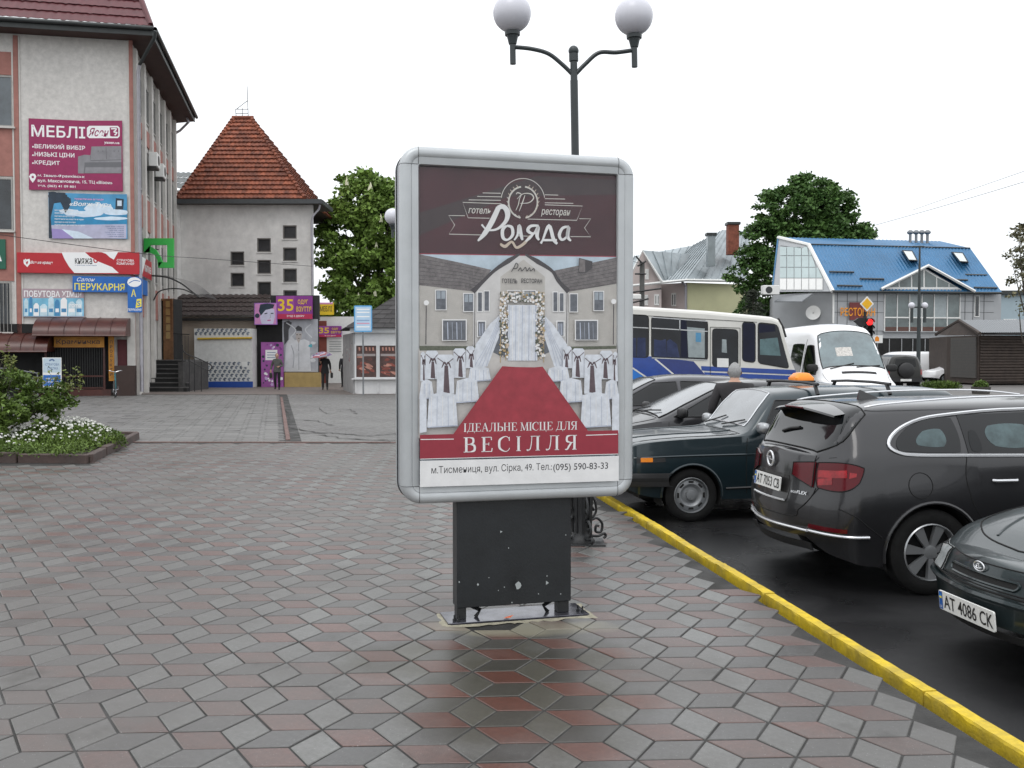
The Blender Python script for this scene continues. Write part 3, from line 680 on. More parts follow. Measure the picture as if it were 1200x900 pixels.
# chairs with skirts and sashes
def skirt(x0, y0, x1, y1, legs=1):
    P.fill(c_sh, [(x0-4, y1+4), (x1+6, y1-4), (x1+2, y1-14), (x0, y1-8)]); P.fill(c_wht, [(x0-6, y1), (x1+4, y1-10), (x1-6, y0+12), ((x0+x1)/2, y0), (x0+4, y0+14)])
    for k in range(5): P.line(c_sh if k % 2 else c_wf, [(x0+(x1-x0)*(.12+.19*k), y0+20), (x0+(x1-x0)*(.10+.2*k), y1-6)], .0035)
def back(x0, y0, x1, y1, side):
    P.fill(c_wht, [(x0, y1), (x1, y1), (x1-2, y0+8), (x1-10, y0), (x0+10, y0), (x0+2, y0+8)]); xc = (x0+x1)/2+side*4; w = (x1-x0)*.2
    P.fill(c_sash, [(xc-w*.8, y1-6), (xc+w, y1-2), (xc+w*.5, y0+50), (xc-w*.5, y0+50)])
    P.line(c_sash, [(x0+4, y0+16), (xc, y0+44), (x1-4, y0+18)], .005); P.line(c_sash, [(xc-w*1.3, y0+60), (xc-w*.5, y0+36), (xc, y0+48), (xc+w*.6, y0+36), (xc+w*1.3, y0+62)], [.004, .012, .006, .012, .004], 4)
for mir in (0, 1):
    X = (lambda x: x) if not mir else (lambda x: 1142-x)
    sd = -1 if mir else 1
    def bk(a, b, c, d): back(min(X(a), X(c)), b, max(X(a), X(c)), d, sd)
    def skt(a, b, c, d): skirt(min(X(a), X(c)), b, max(X(a), X(c)), d)
    bk(330, 140, 372, 240); bk(272, 150, 330, 284); skt(345, 228, 440, 300); bk(145, 160, 205, 290); bk(122, 165, 146, 300)
    skt(285, 284, 386, 396); bk(196, 178, 276, 356); skt(122, 290, 180, 380); skt(158, 348, 288, 508)
    P.line(c_txt, [(X(152), 396), (X(146), 440), (X(152), 470)], .006, 4); P.fill(c_wht, [(X(118), 535), (X(150), 530), (X(150), 360), (X(118), 356)][::sd])
P.fill(c_red, [(266, 545), (886, 530), (676, 233), (640, 236), (560, 235), (492, 231)])
P.fill(c_red2, [(118, 652), (1020, 629), (1020, 522), (118, 543)])
P.line(c_wf, [(121, 564), (272, 562)], .005); P.line(c_wf, [(873, 545), (1015, 540)], .005); P.line(c_wf, [(119, 653), (1018, 630)], .004)
P.fill(c_wf, [(118, 780), (1022, 752), (1022, 638), (118, 661)])
y = P.lay(); P.mb.m(c_wf)
for body, (xa, ya, xb, yb), gap in (('ІДЕАЛЬНЕ МІСЦЕ ДЛЯ', (316, 486, 834, 524), .02), ('ВЕСІЛЛЯ', (314, 549, 834, 616), .28)):
    a = P.P(xa, (ya+yb)/2)[0]; b = P.P(xb, (ya+yb)/2)[0]; t = P.P((xa+xb)/2, ya)[1]; c = P.P((xa+xb)/2, yb)[1]
    serif_text(P.mb, body, a, c, b, t, y, gap)
P.text(c_txt, 'м.Тисмениця, вул. Сірка, 49. Тел.:', 170, 677, 718, 719, .0); P.text(c_txt, '(095) 590-83-33', 724, 671, 973, 710, .004)
P.mb.build('poster', SIGN)
M_glass = mat('clear_cover_glass', (.25, .26, .27), .10, var=.01, alpha=.03, spec=.6)
MB().fr(WS).m(M_glass).box(u0+.001, u1-.001, -.0115, -.0095, z0+.001, z1-.001).build('cover_glass', SIGN)
# pedestal
pu0, pz0, pu1, pz1 = WS.rect(536.5, 583, 671, 710)
mb = MB().fr(WS).m(M_panel).box(pu0, pu1, .03, .16, pz0, z0-.10, .004)
mb.build('pedestal_panel', SIGN)
mb = MB().fr(WS).m(M_chip); cp = Print(WS, -.029)
for (x, y, r, k) in ((607, 686, 3.6, 9), (587, 623, 1.6, 3), (641, 683, 2.4, 3), (663, 627, .8, 4), (560, 685, 1.3, 4), (596, 642, .9, 4), (591, 688, .8, 4), (600, 706, .8, 5), (631, 696, .7, 4), (657, 696, .7, 5), (573, 677, .6, 4), (538, 682, 1, 4), (584, 692, .6, 4), (641, 675, .9, 3)):
    cp = Print(WS, -.0295); cp.fill(M_chip, [(x+r*random.uniform(.7, 1.2)*math.cos(-2*math.pi*q/k), y+r*1.2*random.uniform(.7, 1.2)*math.sin(-2*math.pi*q/k)) for q in range(k)]); cp.mb.build('chipped_spot', SIGN)
for x0, x1 in ((537, 548), (656, 669)):
    a = WS.uz(x0, 715)[0]; b = WS.uz(x1, 715)[0]
    MB().fr(WS).m(M_black).box(a, b, .04, .12, .012, pz0+.02, .003).build('foot_post', SIGN)
for x0, x1 in ((548, 566), (641, 655)):
    a = WS.uz(x0, 715)[0]; b = WS.uz(x1, 715)[0]
    if x0 < 600: pts = [(a, pz0+.02), (b, .055), (b-.03, .012)]
    else: pts = [(b+.01, pz0+.02), (a, .055), (a+.03, .012)]
    mb = MB().fr(WS).m(M_black); P3 = [(p[0], .08, p[1]) for p in pts]; mb.tube(P3[:3], .014, 4, smooth=False); mb.build('foot_brace', SIGN)
a = WS.uz(524, 720)[0]; b = WS.uz(689, 715)[0]
MB().fr(WS).m(M_plate).box(a, b, -.03, .25, -.006, .012, .002).build('base_plate', SIGN)
for x_, d_ in ((a+.05, .02), (a+.07, -.005), (b-.03, .02), (b-.05, .05)): MB().fr(WS).m(M_black).lathe([(.0, .012), (.012, .012), (.012, .026), (.006, .028), (.006, .05), (0, .05)], 6, (x_, d_, 0)).build('anchor_bolt', SIGN)
MB().fr(WS).m(paint('orange_scrap', (.6, .16, .08))).add([(.62, -.01, .016), (.66, -.025, .02), (.69, 0, .03), (.65, .02, .018)], [(0, 1, 2, 3)]).build('litter_scrap', label='crumpled orange scrap on the steel plate under the poster stand', cat='litter')
# irregular mortar skirt around the plate
mb = MB().fr(WS).m(M_sand); n = 60; r0 = []; r1 = []
cx, cy = (a+b)/2, .1
for k in range(n):
    t = 2*math.pi*k/n; ex = (b-a)/2+.0; ey = .15; ct, st = math.cos(t), math.sin(t)
    q = max(abs(ct)/ex, abs(st)/ey); bx, by = ct/q, st/q; w = 1+random.uniform(.03, .12)
    r0.append((cx+bx*.97, cy+by*.97, .004)); r1.append((cx+bx*w, cy+by*(w+.35*(st < 0)*random.random()), .0015))
mb.grid([r0, r1], False, closed=True); mb.build('mortar_skirt', kind='structure')

# ------------------------------------------------------------------ globe lamps
M_pole = mat('dark_green_grey_enamel', (.026, .034, .036), .38, var=.1, scale=9)
M_globe = mat('opal_globe', (.60, .60, .65), .3, var=.03, spec=.5)
def globe_lamp(label, x, y, lean=0.0, half=.53, h=3.98, group='double globe street lamps', base=True, rz=0.0):
    t = thing('street_lamp', label, 'street lamp', (x, y, 0), rz, group)
    Mx = WM[t.name] @ Matrix.Rotation(lean, 4, 'Y')
    pr = [(.034, .0), (.034, h), (.042, h), (.042, h+.09), (.034, h+.10)]
    mb = MB().fr(Mx).m(M_pole).lathe([(.036, .0), (.034, h-.33), (.031, h-.33), (.031, h-.17), (.041, h-.165), (.041, h-.10), (.034, h-.1)], 14)
    mb.ball((0, 0, h-.075), .046, 14, 8); mb.build('pole', t)
    for sg in (-1, 1):
        zt = h-.02 if sg < 0 else h-.065
        pts = cr([(sg*.02, 0, h-.27), (sg*.10, 0, h-.19), (sg*.22, 0, h-.095), (sg*half*.7, 0, zt-.03), (sg*half, 0, zt-.012)], 6)
        a = MB().fr(Mx).m(M_pole).tube(pts, .019, 8); a.build('arm', t)
        mb = MB().fr(Mx).m(M_pole).lathe([(.0, zt-.16), (.026, zt-.16), (.026, zt+.01), (.034, zt+.012), (.045, zt+.06), (.052, zt+.085), (.066, zt+.088), (.068, zt+.115), (.058, zt+.12), (.06, zt+.145), (0, zt+.146)], 16, (sg*half, 0, 0)); mb.build('lamp_holder', t)
        mb = MB().fr(Mx).m(M_globe).ball((sg*half, 0, zt+.28), .166, 28, 18); mb.build('globe', t)
    if base:
        mb = MB().fr(WM[t.name]).m(M_black)
        mb.lathe([(.12, 0), (.12, .02), (.10, .05), (.075, .10), (.085, .30), (.10, .62), (.105, .95), (.07, .99), (.05, 1.06)], 12)
        for k in range(8):
            a = R(45*k+10); c, s = math.cos(a), math.sin(a)
            mb.tube([(c*r, s*r, z) for r, z in ((.083, .1), (.09, .3), (.104, .62), (.108, .93))], .012, 5)
        mb.build('cast_base', t)
        for k in range(4):
            a = R(90*k+20); c, s = math.cos(a), math.sin(a); mb = MB().fr(WM[t.name]).m(M_black)
            sc = [(.09, .42), (.13, .36), (.14, .27), (.10, .22), (.08, .27), (.10, .31), (.12, .28)]
            mb.tube([(c*r, s*r, z) for r, z in cr(sc, 5)], .011, 6)
            sc = [(.10, .20), (.15, .21), (.20, .16), (.19, .09), (.14, .09), (.14, .14), (.17, .14)]
            mb.tube([(c*r, s*r, z) for r, z in cr(sc, 5)], .012, 6)
            mb.tube([(c*r, s*r, z) for r, z in cr([(.08, .06), (.16, .05), (.22, .07), (.235, .045), (.215, .03)], 5)], .013, 6)
            mb.build('scroll_foot', t)
        MB().fr(WM[t.name]).m(M_black).box(-.2, .2, -.17, .17, 0, .012, .003).build('base_plate', t)
    return t
lb = gnd(688, 636)
globe_lamp('large double globe lamp post rising directly behind the poster stand beside the yellow kerb', lb.x-.05, lb.y, lean=-.018, h=4.385)
l2 = at(490, 300, 20.5)
globe_lamp('farther globe lamp peeking out beyond the left edge of the silver poster frame', l2.x, 20.5, h=4.28)
# ------------------------------------------------------------------ left: shop building
M_rend = mat('pebbledash_render', (.64, .615, .585), .9, var=.14, scale=5, bump=.9, bscale=22, col2=(.52, .50, .475), cscale=.5)
M_pinkr = mat('pink_render', (.33, .15, .125), .85, var=.15, scale=3, bump=.4, bscale=30)
M_whiter = mat('white_plaster', (.55, .53, .50), .85, var=.12, scale=2, bump=.3, bscale=25)
M_tile = mat('maroon_metal_tile', (.095, .020, .025), .35, var=.2, scale=3, metal=.1)
M_fasc = mat('dark_fascia', (.030, .034, .034), .5, var=.25, scale=2)
M_soff = mat('brown_soffit', (.05, .022, .018), .7, var=.25, scale=3)
M_gl_dk = mat('dark_window_glass', (.025, .03, .035), .12, var=.5, scale=1.4, spec=.7)
M_gl_grey = mat('reflecting_window_glass', (.07, .085, .095), .10, var=.4, scale=1.0, spec=.9)
M_wfr = mat('old_window_frame', (.32, .31, .29), .6)
M_pipe = mat('zinc_pipe', (.38, .37, .40), .45, metal=.3)
M_brn = mat('brown_painted_metal', (.065, .018, .013), .35, var=.3, scale=3)
M_iron = mat('black_railing', (.015, .015, .016), .5)
M_wood = mat('brown_wood_door', (.16, .075, .03), .5, var=.4, scale=5)
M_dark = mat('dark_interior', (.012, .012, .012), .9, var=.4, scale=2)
M_step = mat('stone_step', (.085, .082, .08), .55, var=.3, scale=8, bump=.3)
M_stepd = mat('step_riser_dark', (.02, .02, .02), .8)
M_white = mat('white_paint', (.72, .72, .70), .5, var=.05)
Pw = lambda px, Y: at(px, 450, Y)
cB = Pw(158, 40.6); cA = Pw(-60, 39.2); cC = Pw(206, 53.5)
WF = Wall((cA.x, cA.y), (cB.x, cB.y))          # street front
WSd = Wall((cB.x, cB.y), (cC.x, cC.y))         # side wall
BL = thing('shop_building', 'tall grey beige three storey shop building with maroon roof and many signs', 'building', (cB.x, cB.y, 0), WF.rz)
eave = at(170, 37, 40.0).z
uL = 0.0; uR = WF.L; H_ = eave-.1
MB().fr(WF).m(M_rend).prism([(0, -.1), (uR, -.1), (uR, H_), (0, H_)], (0, .35)).build('wall', BL)
mb = MB().m(M_rend); bk = [(cB.x, cB.y+.0), (cC.x, cC.y), (cC.x-16, cC.y+3), (cA.x-2, cA.y+16), (cA.x, cA.y+.36)]
mb.fr(WSd).prism([(0.02, -.1), (WSd.L, -.1), (WSd.L, H_), (.02, H_)], (0.02, .4)).build('side_wall', BL)
mb = MB().m(M_rend)
mb.prism([(p[0], p[1]) for p in [(cA.x, cA.y+.5), (cB.x-.5, cB.y+.5), (cC.x-.5, cC.y-.1), (cC.x-12, cC.y), (cA.x-2, cC.y)]], (0, H_-.05), 'z').build('rear_wall', BL)
# pilaster strips, front
def strip(W, px0, px1, py0, py1, m_, name, d=.03, yoff=0.0, root=BL):
    a, z0_, b, z1_ = W.rect(px0, py0, px1, py1)
    return MB().fr(W).m(m_).box(a, b, -d, yoff, max(z0_, -.05), z1_).build(name, root)
strip(WF, 18, 23.5, 42, 392, M_pinkr, 'pilaster_strip', .06); strip(WF, 15.8, 17.6, 42, 392, M_whiter, 'pilaster_strip', .05)
strip(WF, 23.8, 25.5, 42, 392, M_whiter, 'pilaster_strip', .045)
strip(WF, 153.2, 157.6, 45, 440, M_pinkr, 'pilaster_strip', .07); strip(WF, 151.2, 152.8, 45, 300, M_whiter, 'pilaster_strip', .05)
strip(WF, 150, 159.5, 366, 458, M_whiter, 'pilaster_base', .16)
# window bay at far left: pink spandrels and windows
for (a, b, c, d) in ((-40, 60, 17, 87), (-40, 149, 17, 206), (-40, 272, 17, 329)): strip(WF, a, c, b, d, M_pinkr, 'spandrel', .04)
tz = Print(WF, .045); tz.fill(M_rend, [(0, 44), (17, 44), (17, 73), (11, 73), (0, 58)][::-1]); tz.mb.build('render_field', BL)
def window(W, px0, py0, px1, py1, root, glass, frame=M_wfr, cols=1, rows=1, d=.02, name='window', fw=.06, sill=True, back=.0):
    a, z0_, b, z1_ = W.rect(px0, py0, px1, py1)
    mb = MB().fr(W).m(frame)
    def fb(x0, x1, zz0, zz1): mb.box(x0, x1, -d-.03, -back+.01, zz0, zz1)
    fb(a, b, z1_-fw, z1_); fb(a, b, z0_, z0_+fw); fb(a, a+fw, z0_+fw, z1_-fw); fb(b-fw, b, z0_+fw, z1_-fw)
    for i in range(1, cols): x = a+(b-a)*i/cols; mb.box(x-fw*.35, x+fw*.35, -d-.025, 0, z0_+fw, z1_-fw)
    for i in range(1, rows): z = z0_+(z1_-z0_)*i/rows; mb.box(a+fw, b-fw, -d-.022, 0, z-fw*.3, z+fw*.3)
    f = mb.build(name, root)
    for i in range(cols):
        for j in range(rows):
            x0 = a+(b-a)*i/cols+fw*.3; x1 = a+(b-a)*(i+1)/cols-fw*.3; zz0 = z0_+(z1_-z0_)*j/rows+fw*.3; zz1 = z0_+(z1_-z0_)*(j+1)/rows-fw*.3
            t = random.uniform(-.004, .004)
            p = MB().fr(W).m(glass).add([(x0, -d+t, zz0), (x1, -d-t, zz0), (x1, -d-t*.5, zz1), (x0, -d+t*.5, zz1)], [(0, 1, 2, 3)]).build('pane', None if False else root)
            # panes are sub-parts of the window
            p.parent = f
    if sill:
        s_ = MB().fr(W).m(M_whiter).box(a-.08, b+.08, -.16, 0, z0_-.07, z0_-.003).build('sill', root); s_.parent = f
    return f
window(WF, -40, 88, 15.5, 148, BL, M_gl_grey, cols=2); window(WF, -40, 208, 15.5, 270, BL, M_gl_dk, cols=2); window(WF, -40, 330, 13.5, 389, BL, M_gl_dk, cols=2)
a, z0_, b, z1_ = WF.rect(-40, 330, 14, 389)
mb = MB().fr(WF).m(M_wfr)
for k in range(13): x = a+(b-a)*k/12; mb.tube([(x, -.1, z0_), (x, -.1, z1_)], .012, 4)
mb.build('window_bars', BL, kind='stuff')
# side wall: three bays, pink and white strips, windows
L2 = WSd.L
for k in range(7):
    u = .25+k*(L2-.6)/6; MB().fr(WSd).m(M_whiter).box(u, u+.42, -.16, 0, .0, H_-.3).build('pilaster', BL)
zr = [(1.0, 3.0), (5.0, 6.9), (8.9, 10.9), (11.9, 13.7)]
for k in range(6):
    u0_ = .25+.42+k*(L2-.6)/6; u1_ = .25+(k+1)*(L2-.6)/6
    for (za, zb) in ((3.3, 4.7), (7.2, 8.6), (11.0, 11.7)) if k != 1 else ((7.2, 8.6), (11.0, 11.7)): MB().fr(WSd).m(M_pinkr).box(u0_, u1_, -.04, 0, za, zb).build('spandrel', BL)
    for (za, zb) in ((5.0, 7.0), (8.8, 10.8), (12.0, 13.6)):
        f = MB().fr(WSd).m(M_wfr); f.box(u0_+.02, u1_-.02, -.03, .01, za, za+.07); f.box(u0_+.02, u1_-.02, -.03, .01, zb-.07, zb); f.box(u0_+.02, u0_+.1, -.03, .01, za+.07, zb-.07); f.box(u1_-.1, u1_-.02, -.03, .01, za+.07, zb-.07); f.box((u0_+u1_)/2-.03, (u0_+u1_)/2+.03, -.03, .01, za+.07, zb-.07)
        fo = f.build('window', BL)
        for (xa, xb) in ((u0_+.1, (u0_+u1_)/2-.03), ((u0_+u1_)/2+.03, u1_-.1)):
            p = MB().fr(WSd).m(M_gl_dk).poly([(xa, -.012, za+.07), (xb, -.012, za+.07), (xb, -.012, zb-.07), (xa, -.012, zb-.07)]).build('pane', BL); p.parent = fo
# eaves: soffit, fascia, gutter; roof slopes with metal tiles
ov = 1.0
eo = WF.o+WF.u*(WF.L+ov)+WF.n*ov; el = WF.o-WF.u*3+WF.n*ov
er = WSd.o+WSd.u*(WSd.L+.8)+WSd.n*(ov*1.05)
zE = eave
crn = Vector((eo.x, eo.y, 0))
mb = MB().m(M_soff); mb.poly([(el.x, el.y, zE-.18), (crn.x, crn.y, zE-.18), (er.x, er.y, zE-.18), (er.x-3, er.y+1, zE-.18), (cB.x-.4, cB.y+.5, zE-.18), (el.x, el.y+2.4, zE-.18)][::-1]); mb.build('soffit', BL)
def gutterline(p, q, name):
    d = (q-p).normalized(); Wl = Wall((p.x, p.y), (q.x, q.y))
    m_ = MB().fr(Wl).m(M_fasc); m_.box(0, Wl.L, 0, .05, zE-.22, zE+.16); m_.build('fascia', BL)
    m_ = MB().fr(Wl).m(M_fasc); m_.lathe([(.085, 0), (.085, Wl.L)], 12, (0, -.09, zE+.05), axis='x'); m_.build('gutter', BL)
gutterline(Vector((el.x, el.y, 0)), crn, 'a'); gutterline(crn, Vector((er.x, er.y, 0)), 'b')
# roof surface: steep mansard slope; front edge from crn rising inwards
zT = zE+6.5
ridgeF = [at(152, 24, 41.2), at(104, -80, 44)]
def tiled(p00, p10, p01, p11, rows, cols, m_, root, amp=.05, name='roof_tile_course'):
    """p00-p10 lower edge, p01-p11 upper; corrugated, stepped courses, each course one part"""
    p00, p10, p01, p11 = map(Vector, (p00, p10, p01, p11)); nn = (p10-p00).cross(p01-p00).normalized()
    if nn.z < 0: nn = -nn
    out = []
    for j in range(rows):
        a0, a1 = j/rows, (j+1)/rows+.012
        g = []
        for (tt, lift) in ((a0, .05), (a0+.0005, .07), (a1, .015)):
            A_ = p00.lerp(p01, tt); B_ = p10.lerp(p11, tt); W_ = (B_-A_).length; n = max(4, int(cols*6))
            row = []
            for i in range(n+1):
                q = A_.lerp(B_, i/n); dd = (q-p00).dot((p10-p00).normalized())
                row.append(q+nn*(lift+amp*abs(math.sin(math.pi*dd/.32+.0))**.7 if True else 0))
            g.append(row)
        b_ = MB().m(m_); b_.grid(g, True); out.append(b_.build(name, root))
    return out
fl_ = Vector((el.x, el.y, zE+.14)); fc_ = Vector((crn.x-.12, crn.y+.1, zE+.14))
up = Vector((-2.6, 3.0, zT-zE)); ft = fc_+Vector((-2.7, 2.7, 5.6)); fl2 = fl_+Vector((1.5, 3.2, 5.6))
tiled(fl_, fc_, fl2, ft, 14, 14, M_tile, BL)
sr = Vector((er.x-.1, er.y, zE+.14)); sr2 = sr+Vector((-3.2, -2.4, 5.6))
tiled(fc_, sr, ft, sr2, 14, 20, M_tile, BL)
mb = MB().m(M_tile).tube([fc_+Vector((0, 0, .1)), ft+Vector((0, 0, .1))], .12, 8); mb.build('hip_cap', BL)
mb = MB().m(M_tile); mb.poly([tuple(fl2), tuple(ft), tuple(sr2), (sr2.x-8, sr2.y, sr2.z), (fl2.x, sr2.y, fl2.z)]); mb.build('roof_top', BL)
mb = MB().m(M_soff); mb.poly([(el.x, el.y+.1, zE+.1), (crn.x-.1, crn.y+.1, zE+.1), (er.x-.1, er.y, zE+.1), (er.x-12, er.y, zE+.1)]); mb.build('roof_deck', BL)
# downpipe: crooked neck from the gutter corner then down the corner
pt = [at(182, 36, 39.6), at(181, 44, 39.7), at(163.5, 76, 40.4), at(162, 84, 40.5)]
base = Vector((pt[-1].x, pt[-1].y, .15))
MB().m(M_fasc).tube(pt[:3], .07, 8).build('gutter_elbow', BL)
MB().m(M_pipe).tube([pt[2], pt[3], base], .075, 10).build('downpipe', BL)
pt = [at(219, 138, 53.6), at(221, 143, 53.6), at(211, 153, 54), at(204, 157, 54)]
MB().m(M_pipe).tube(pt, .07, 8).build('downpipe', BL)
# air conditioners on the side wall
for (x0, y0, x1, y1), lab in (((183, 184, 190, 199), 'upper air conditioner on the side wall of the tall shop building'), ((190.5, 193, 198, 212), 'lower air conditioner on the side wall of the tall shop building')):
    a, z0_, b, z1_ = WSd.rect(x0, y0, x1, y1, .5); t = thing('air_conditioner', lab, 'air conditioner', WSd.M @ Vector((a, -.2, z0_)), WSd.rz, 'air conditioners on the shop side wall')
    w = min(.95, b-a)
    MB().fr(WSd).m(M_white).box(a, a+w, -.55, -.18, z0_, z0_+.62, .02).build('casing', t)
    mb = MB().fr(WSd).m(M_iron).lathe([(.0, -.565), (.22, -.565), (.22, -.552)], 16, (a+w*.45, 0, z0_+.31), axis='y'); mb.build('fan_grille', t)
    MB().fr(WSd).m(M_iron).box(a+.03, a+w-.03, -.5, -.0, z0_-.06, z0_-.005).build('bracket', t)

# ---- signs on the shop building: each a thing of its own
def sign(name, label, W, px, root_y=.0, th=.06, backm=None, cat='sign', off=.05, group=None, front=None):
    """px rect; returns thing and Print for its face"""
    x0, y0, x1, y1 = px; a, z0_, b, z1_ = W.rect(x0, y0, x1, y1, off+th)
    t = thing(name, label, cat, W.M @ Vector(((a+b)/2, -off, z0_)), W.rz, group)
    MB().fr(W).m(backm or M_white).box(a, b, -off-th, -off, z0_, z1_, .004).build('board', t)
    return t, Print(W, -off-th-.001)
def pm(n, c, v=.06, s=3): return mat('sign_'+n, c, .5, var=v, scale=s)
# MEBLI banner
s_mag = pm('magenta', (.27, .012, .085), .12); s_wh = pm('white', (.80, .80, .80), .02); s_gsofa = pm('sofa_grey', (.22, .215, .23), .2); s_gs2 = pm('sofa_dark', (.13, .13, .14))
t, q = sign('furniture_banner', 'magenta furniture shop banner with white lettering and a grey sofa, high on the front', WF, (34, 141, 143.5, 222.5), th=.03, backm=s_mag)
C1 = lambda x, y: (x/3.75, y/3.75); q.a = C1
q.fill(s_mag, [(127, 530), (537, 530), (537, 834), (127, 834)][::-1])
q.text(s_wh, 'МЕБЛІ', 138, 553, 374, 604, .035); q.fill(s_wh, [(*p,) for p in [(384+8, 607), (518, 607), (526, 598), (526, 562), (518, 553), (392, 553), (382, 562), (382, 598)]])
q.fill(s_mag, [(492, 600), (516, 600), (520, 594), (520, 564), (514, 560), (482, 560), (484, 598)]); q.line(s_wh, [(488, 566), (512, 566), (500, 580), (514, 582), (504, 594)], .05, 3)
q.text(s_mag, 'Ясен', 388, 563, 478, 600, .03, .35); q.text(s_wh, 'yasen.ua', 458, 624, 525, 636, .02)
q.text(s_wh, 'ВЕЛИКИЙ ВИБІР', 152, 632, 374, 655, .03); q.text(s_wh, 'НИЗЬКІ ЦІНИ', 152, 670, 327, 693, .03); q.text(s_wh, 'КРЕДИТ', 152, 706, 263, 727, .03)
for y in (645, 682, 717): q.fill(s_wh, [(145+4*math.cos(R(-60*k)), y+4*math.sin(R(-60*k))) for k in range(6)])
q.fill(s_gsofa, [(343, 762), (534, 762), (534, 642), (402, 644), (398, 682), (372, 680), (343, 688)]); q.fill(s_gs2, [(368, 762), (534, 762), (534, 712), (372, 714)]); q.fill(s_gsofa, [(373, 760), (534, 760), (534, 735), (376, 735)])
q.line(s_gs2, [(398, 684), (398, 706), (534, 702)], .03); q.line(s_gs2, [(466, 646), (468, 700)], .025)
for x in (430, 450, 500, 520): q.line(s_gs2, [(x, 662), (x+3, 666)], .04)
q.fill(s_wh, [(128, 776), (134, 790), (144, 803), (154, 790), (160, 776), (154, 765), (144, 762), (134, 765)]); q.fill(s_mag, [(144+6*math.cos(R(-60*k)), 778+6*math.sin(R(-60*k))) for k in range(6)])
q.text(s_wh, 'м. Івано-Франківськ', 166, 767, 372, 782, .03); q.text(s_wh, 'вул. Максимовича, 15, ТЦ «Візон»', 166, 791, 494, 808, .03); q.text(s_wh, 'тел. (063) 41 09 801', 166, 813, 332, 826, .03)
q.mb.build('print', t)
# beach banner
s_sky = pm('beach_sky', (.06, .28, .50), .3, .9); s_sea = pm('beach_sea', (.02, .22, .42), .3, 1.2); s_sand = pm('beach_sand', (.42, .42, .55), .2, 1.5); s_cl = pm('cloud', (.60, .70, .80), .15); s_plm = pm('palm', (.015, .03, .05), .4); s_pk = pm('pink_ink', (.75, .30, .55)); s_ink = pm('blue_ink', (.10, .16, .30)); s_vio = pm('violet_ink', (.30, .24, .50))
t, q = sign('travel_banner', 'blue banner with a tropical beach, clouds and pink lettering, below the furniture banner', WF, (57, 227, 149, 279), th=.03, backm=s_sky)
q.a = lambda x, y: (x/3.4625, 220+y/3.4625)
q.fill(s_sky, [(198, 142), (515, 142), (515, 26), (198, 26)]); q.fill(s_sea, [(198, 150), (515, 146), (515, 112), (198, 118)]); q.fill(s_sand, [(198, 206), (513, 206), (513, 148), (198, 152)])
for (x, y, w, h) in ((400, 85, 60, 22), (340, 105, 80, 14), (470, 100, 50, 16), (280, 95, 40, 10), (450, 125, 70, 8)): q.fill(s_cl, [(x+w*math.cos(R(-30*k)), y+h*math.sin(R(-30*k))*random.uniform(.7, 1.1)) for k in range(12)])
q.fill(s_vio, [(215, 206), (330, 206), (260, 170), (205, 165)]); q.fill(s_cl, [(300, 206), (380, 206), (320, 178), (250, 168)])
for k in range(9): q.line(s_plm, [(200, 30+k*3), (225+k*7, 26+k*2+8*math.sin(k)), (240+k*3, 44+k*7)], [.25, .18, .04], 3)
q.fill(s_plm, [(198, 205), (212, 205), (206, 120), (220, 60), (198, 28)])
q.text(s_pk, 'туристична агенція', 302, 42, 420, 52, .02); q.text(s_wh, '«Вояж-Тур»', 282, 58, 452, 80, .035, .2)
for k in range(6): q.text(s_wh, 'відпочинок на морі та в горах', 222, 88+k*12, 300+(k*37) % 70, 96+k*12, .01)
for k in range(6): q.text(s_ink, 'тури, візи, квитки', 425+(k % 3)*8, 155+k*8, 502, 160+k*8, .01)
q.fill(s_plm, [(468, 88), (500, 88), (502, 46), (470, 42)]); q.fill(s_cl, [(476, 74), (494, 74), (494, 52), (476, 52)]); q.mb.build('print', t)
# insurance sign, red with white swoosh, wrapping the corner
s_red = pm('red', (.42, .012, .022), .08)
t, q = sign('insurance_sign', 'long red and white insurance company sign wrapping round the corner of the shop front', WF, (20, 297, 163, 320.5), th=.22, backm=s_red, off=.03)
q.a = lambda x, y: (x/3.4625, 220+y/3.4625)
q.fill(s_red, [(70, 342), (566, 346), (566, 262), (250, 262), (250, 270), (70, 272)])
q.fill(s_wh, [(302, 346), (482, 346), (455, 322), (400, 300), (365, 280), (345, 262), (250, 262), (262, 290), (280, 320)])
q.fill(s_wh, [(410, 261), (480, 259), (462, 292), (445, 282), (430, 268)]); q.fill(s_red, [(384, 262), (402, 261), (440, 290), (450, 310), (420, 298)])
q.text(pm('black', (.02, .02, .02)), 'княжа', 304, 286, 374, 310, .05); q.line(s_red, [(380, 290), (384, 302), (394, 300), (392, 286)], .05, 4)
q.text(s_ink, 'страхова компанія', 304, 312, 392, 318, .01); q.text(s_wh, 'Все на краще', 124, 297, 214, 312, .03, .3); q.line(s_wh, [(100, 292), (101, 306), (110, 318), (119, 304), (117, 292), (108, 296), (100, 292)], .09)
q.text(s_wh, 'СТРАХОВА', 474, 290, 544, 300, .02); q.text(s_wh, 'КОМПАНІЯ', 474, 303, 544, 313, .02)
q.mb.build('print', t)
MB().fr(WSd).m(s_wh).box(-.25, 3.3, -.25, -.03, *(lambda r: (r[1], r[3]))(WF.rect(20, 297, 163, 320.5, .25))).build('side_board', t)
zz = WF.rect(20, 297, 163, 320.5, .25); q = MB().fr(WSd).m(s_red); q.poly([(.5, -.256, zz[1]), (3.2, -.256, zz[1]), (3.2, -.256, zz[3]), (1.6, -.256, zz[3])]); q.m(s_wh).text('княжа', 1.2, zz[1]+.25, 2.9, zz[1]+.55, -.262, .04); q.build('side_print', t)
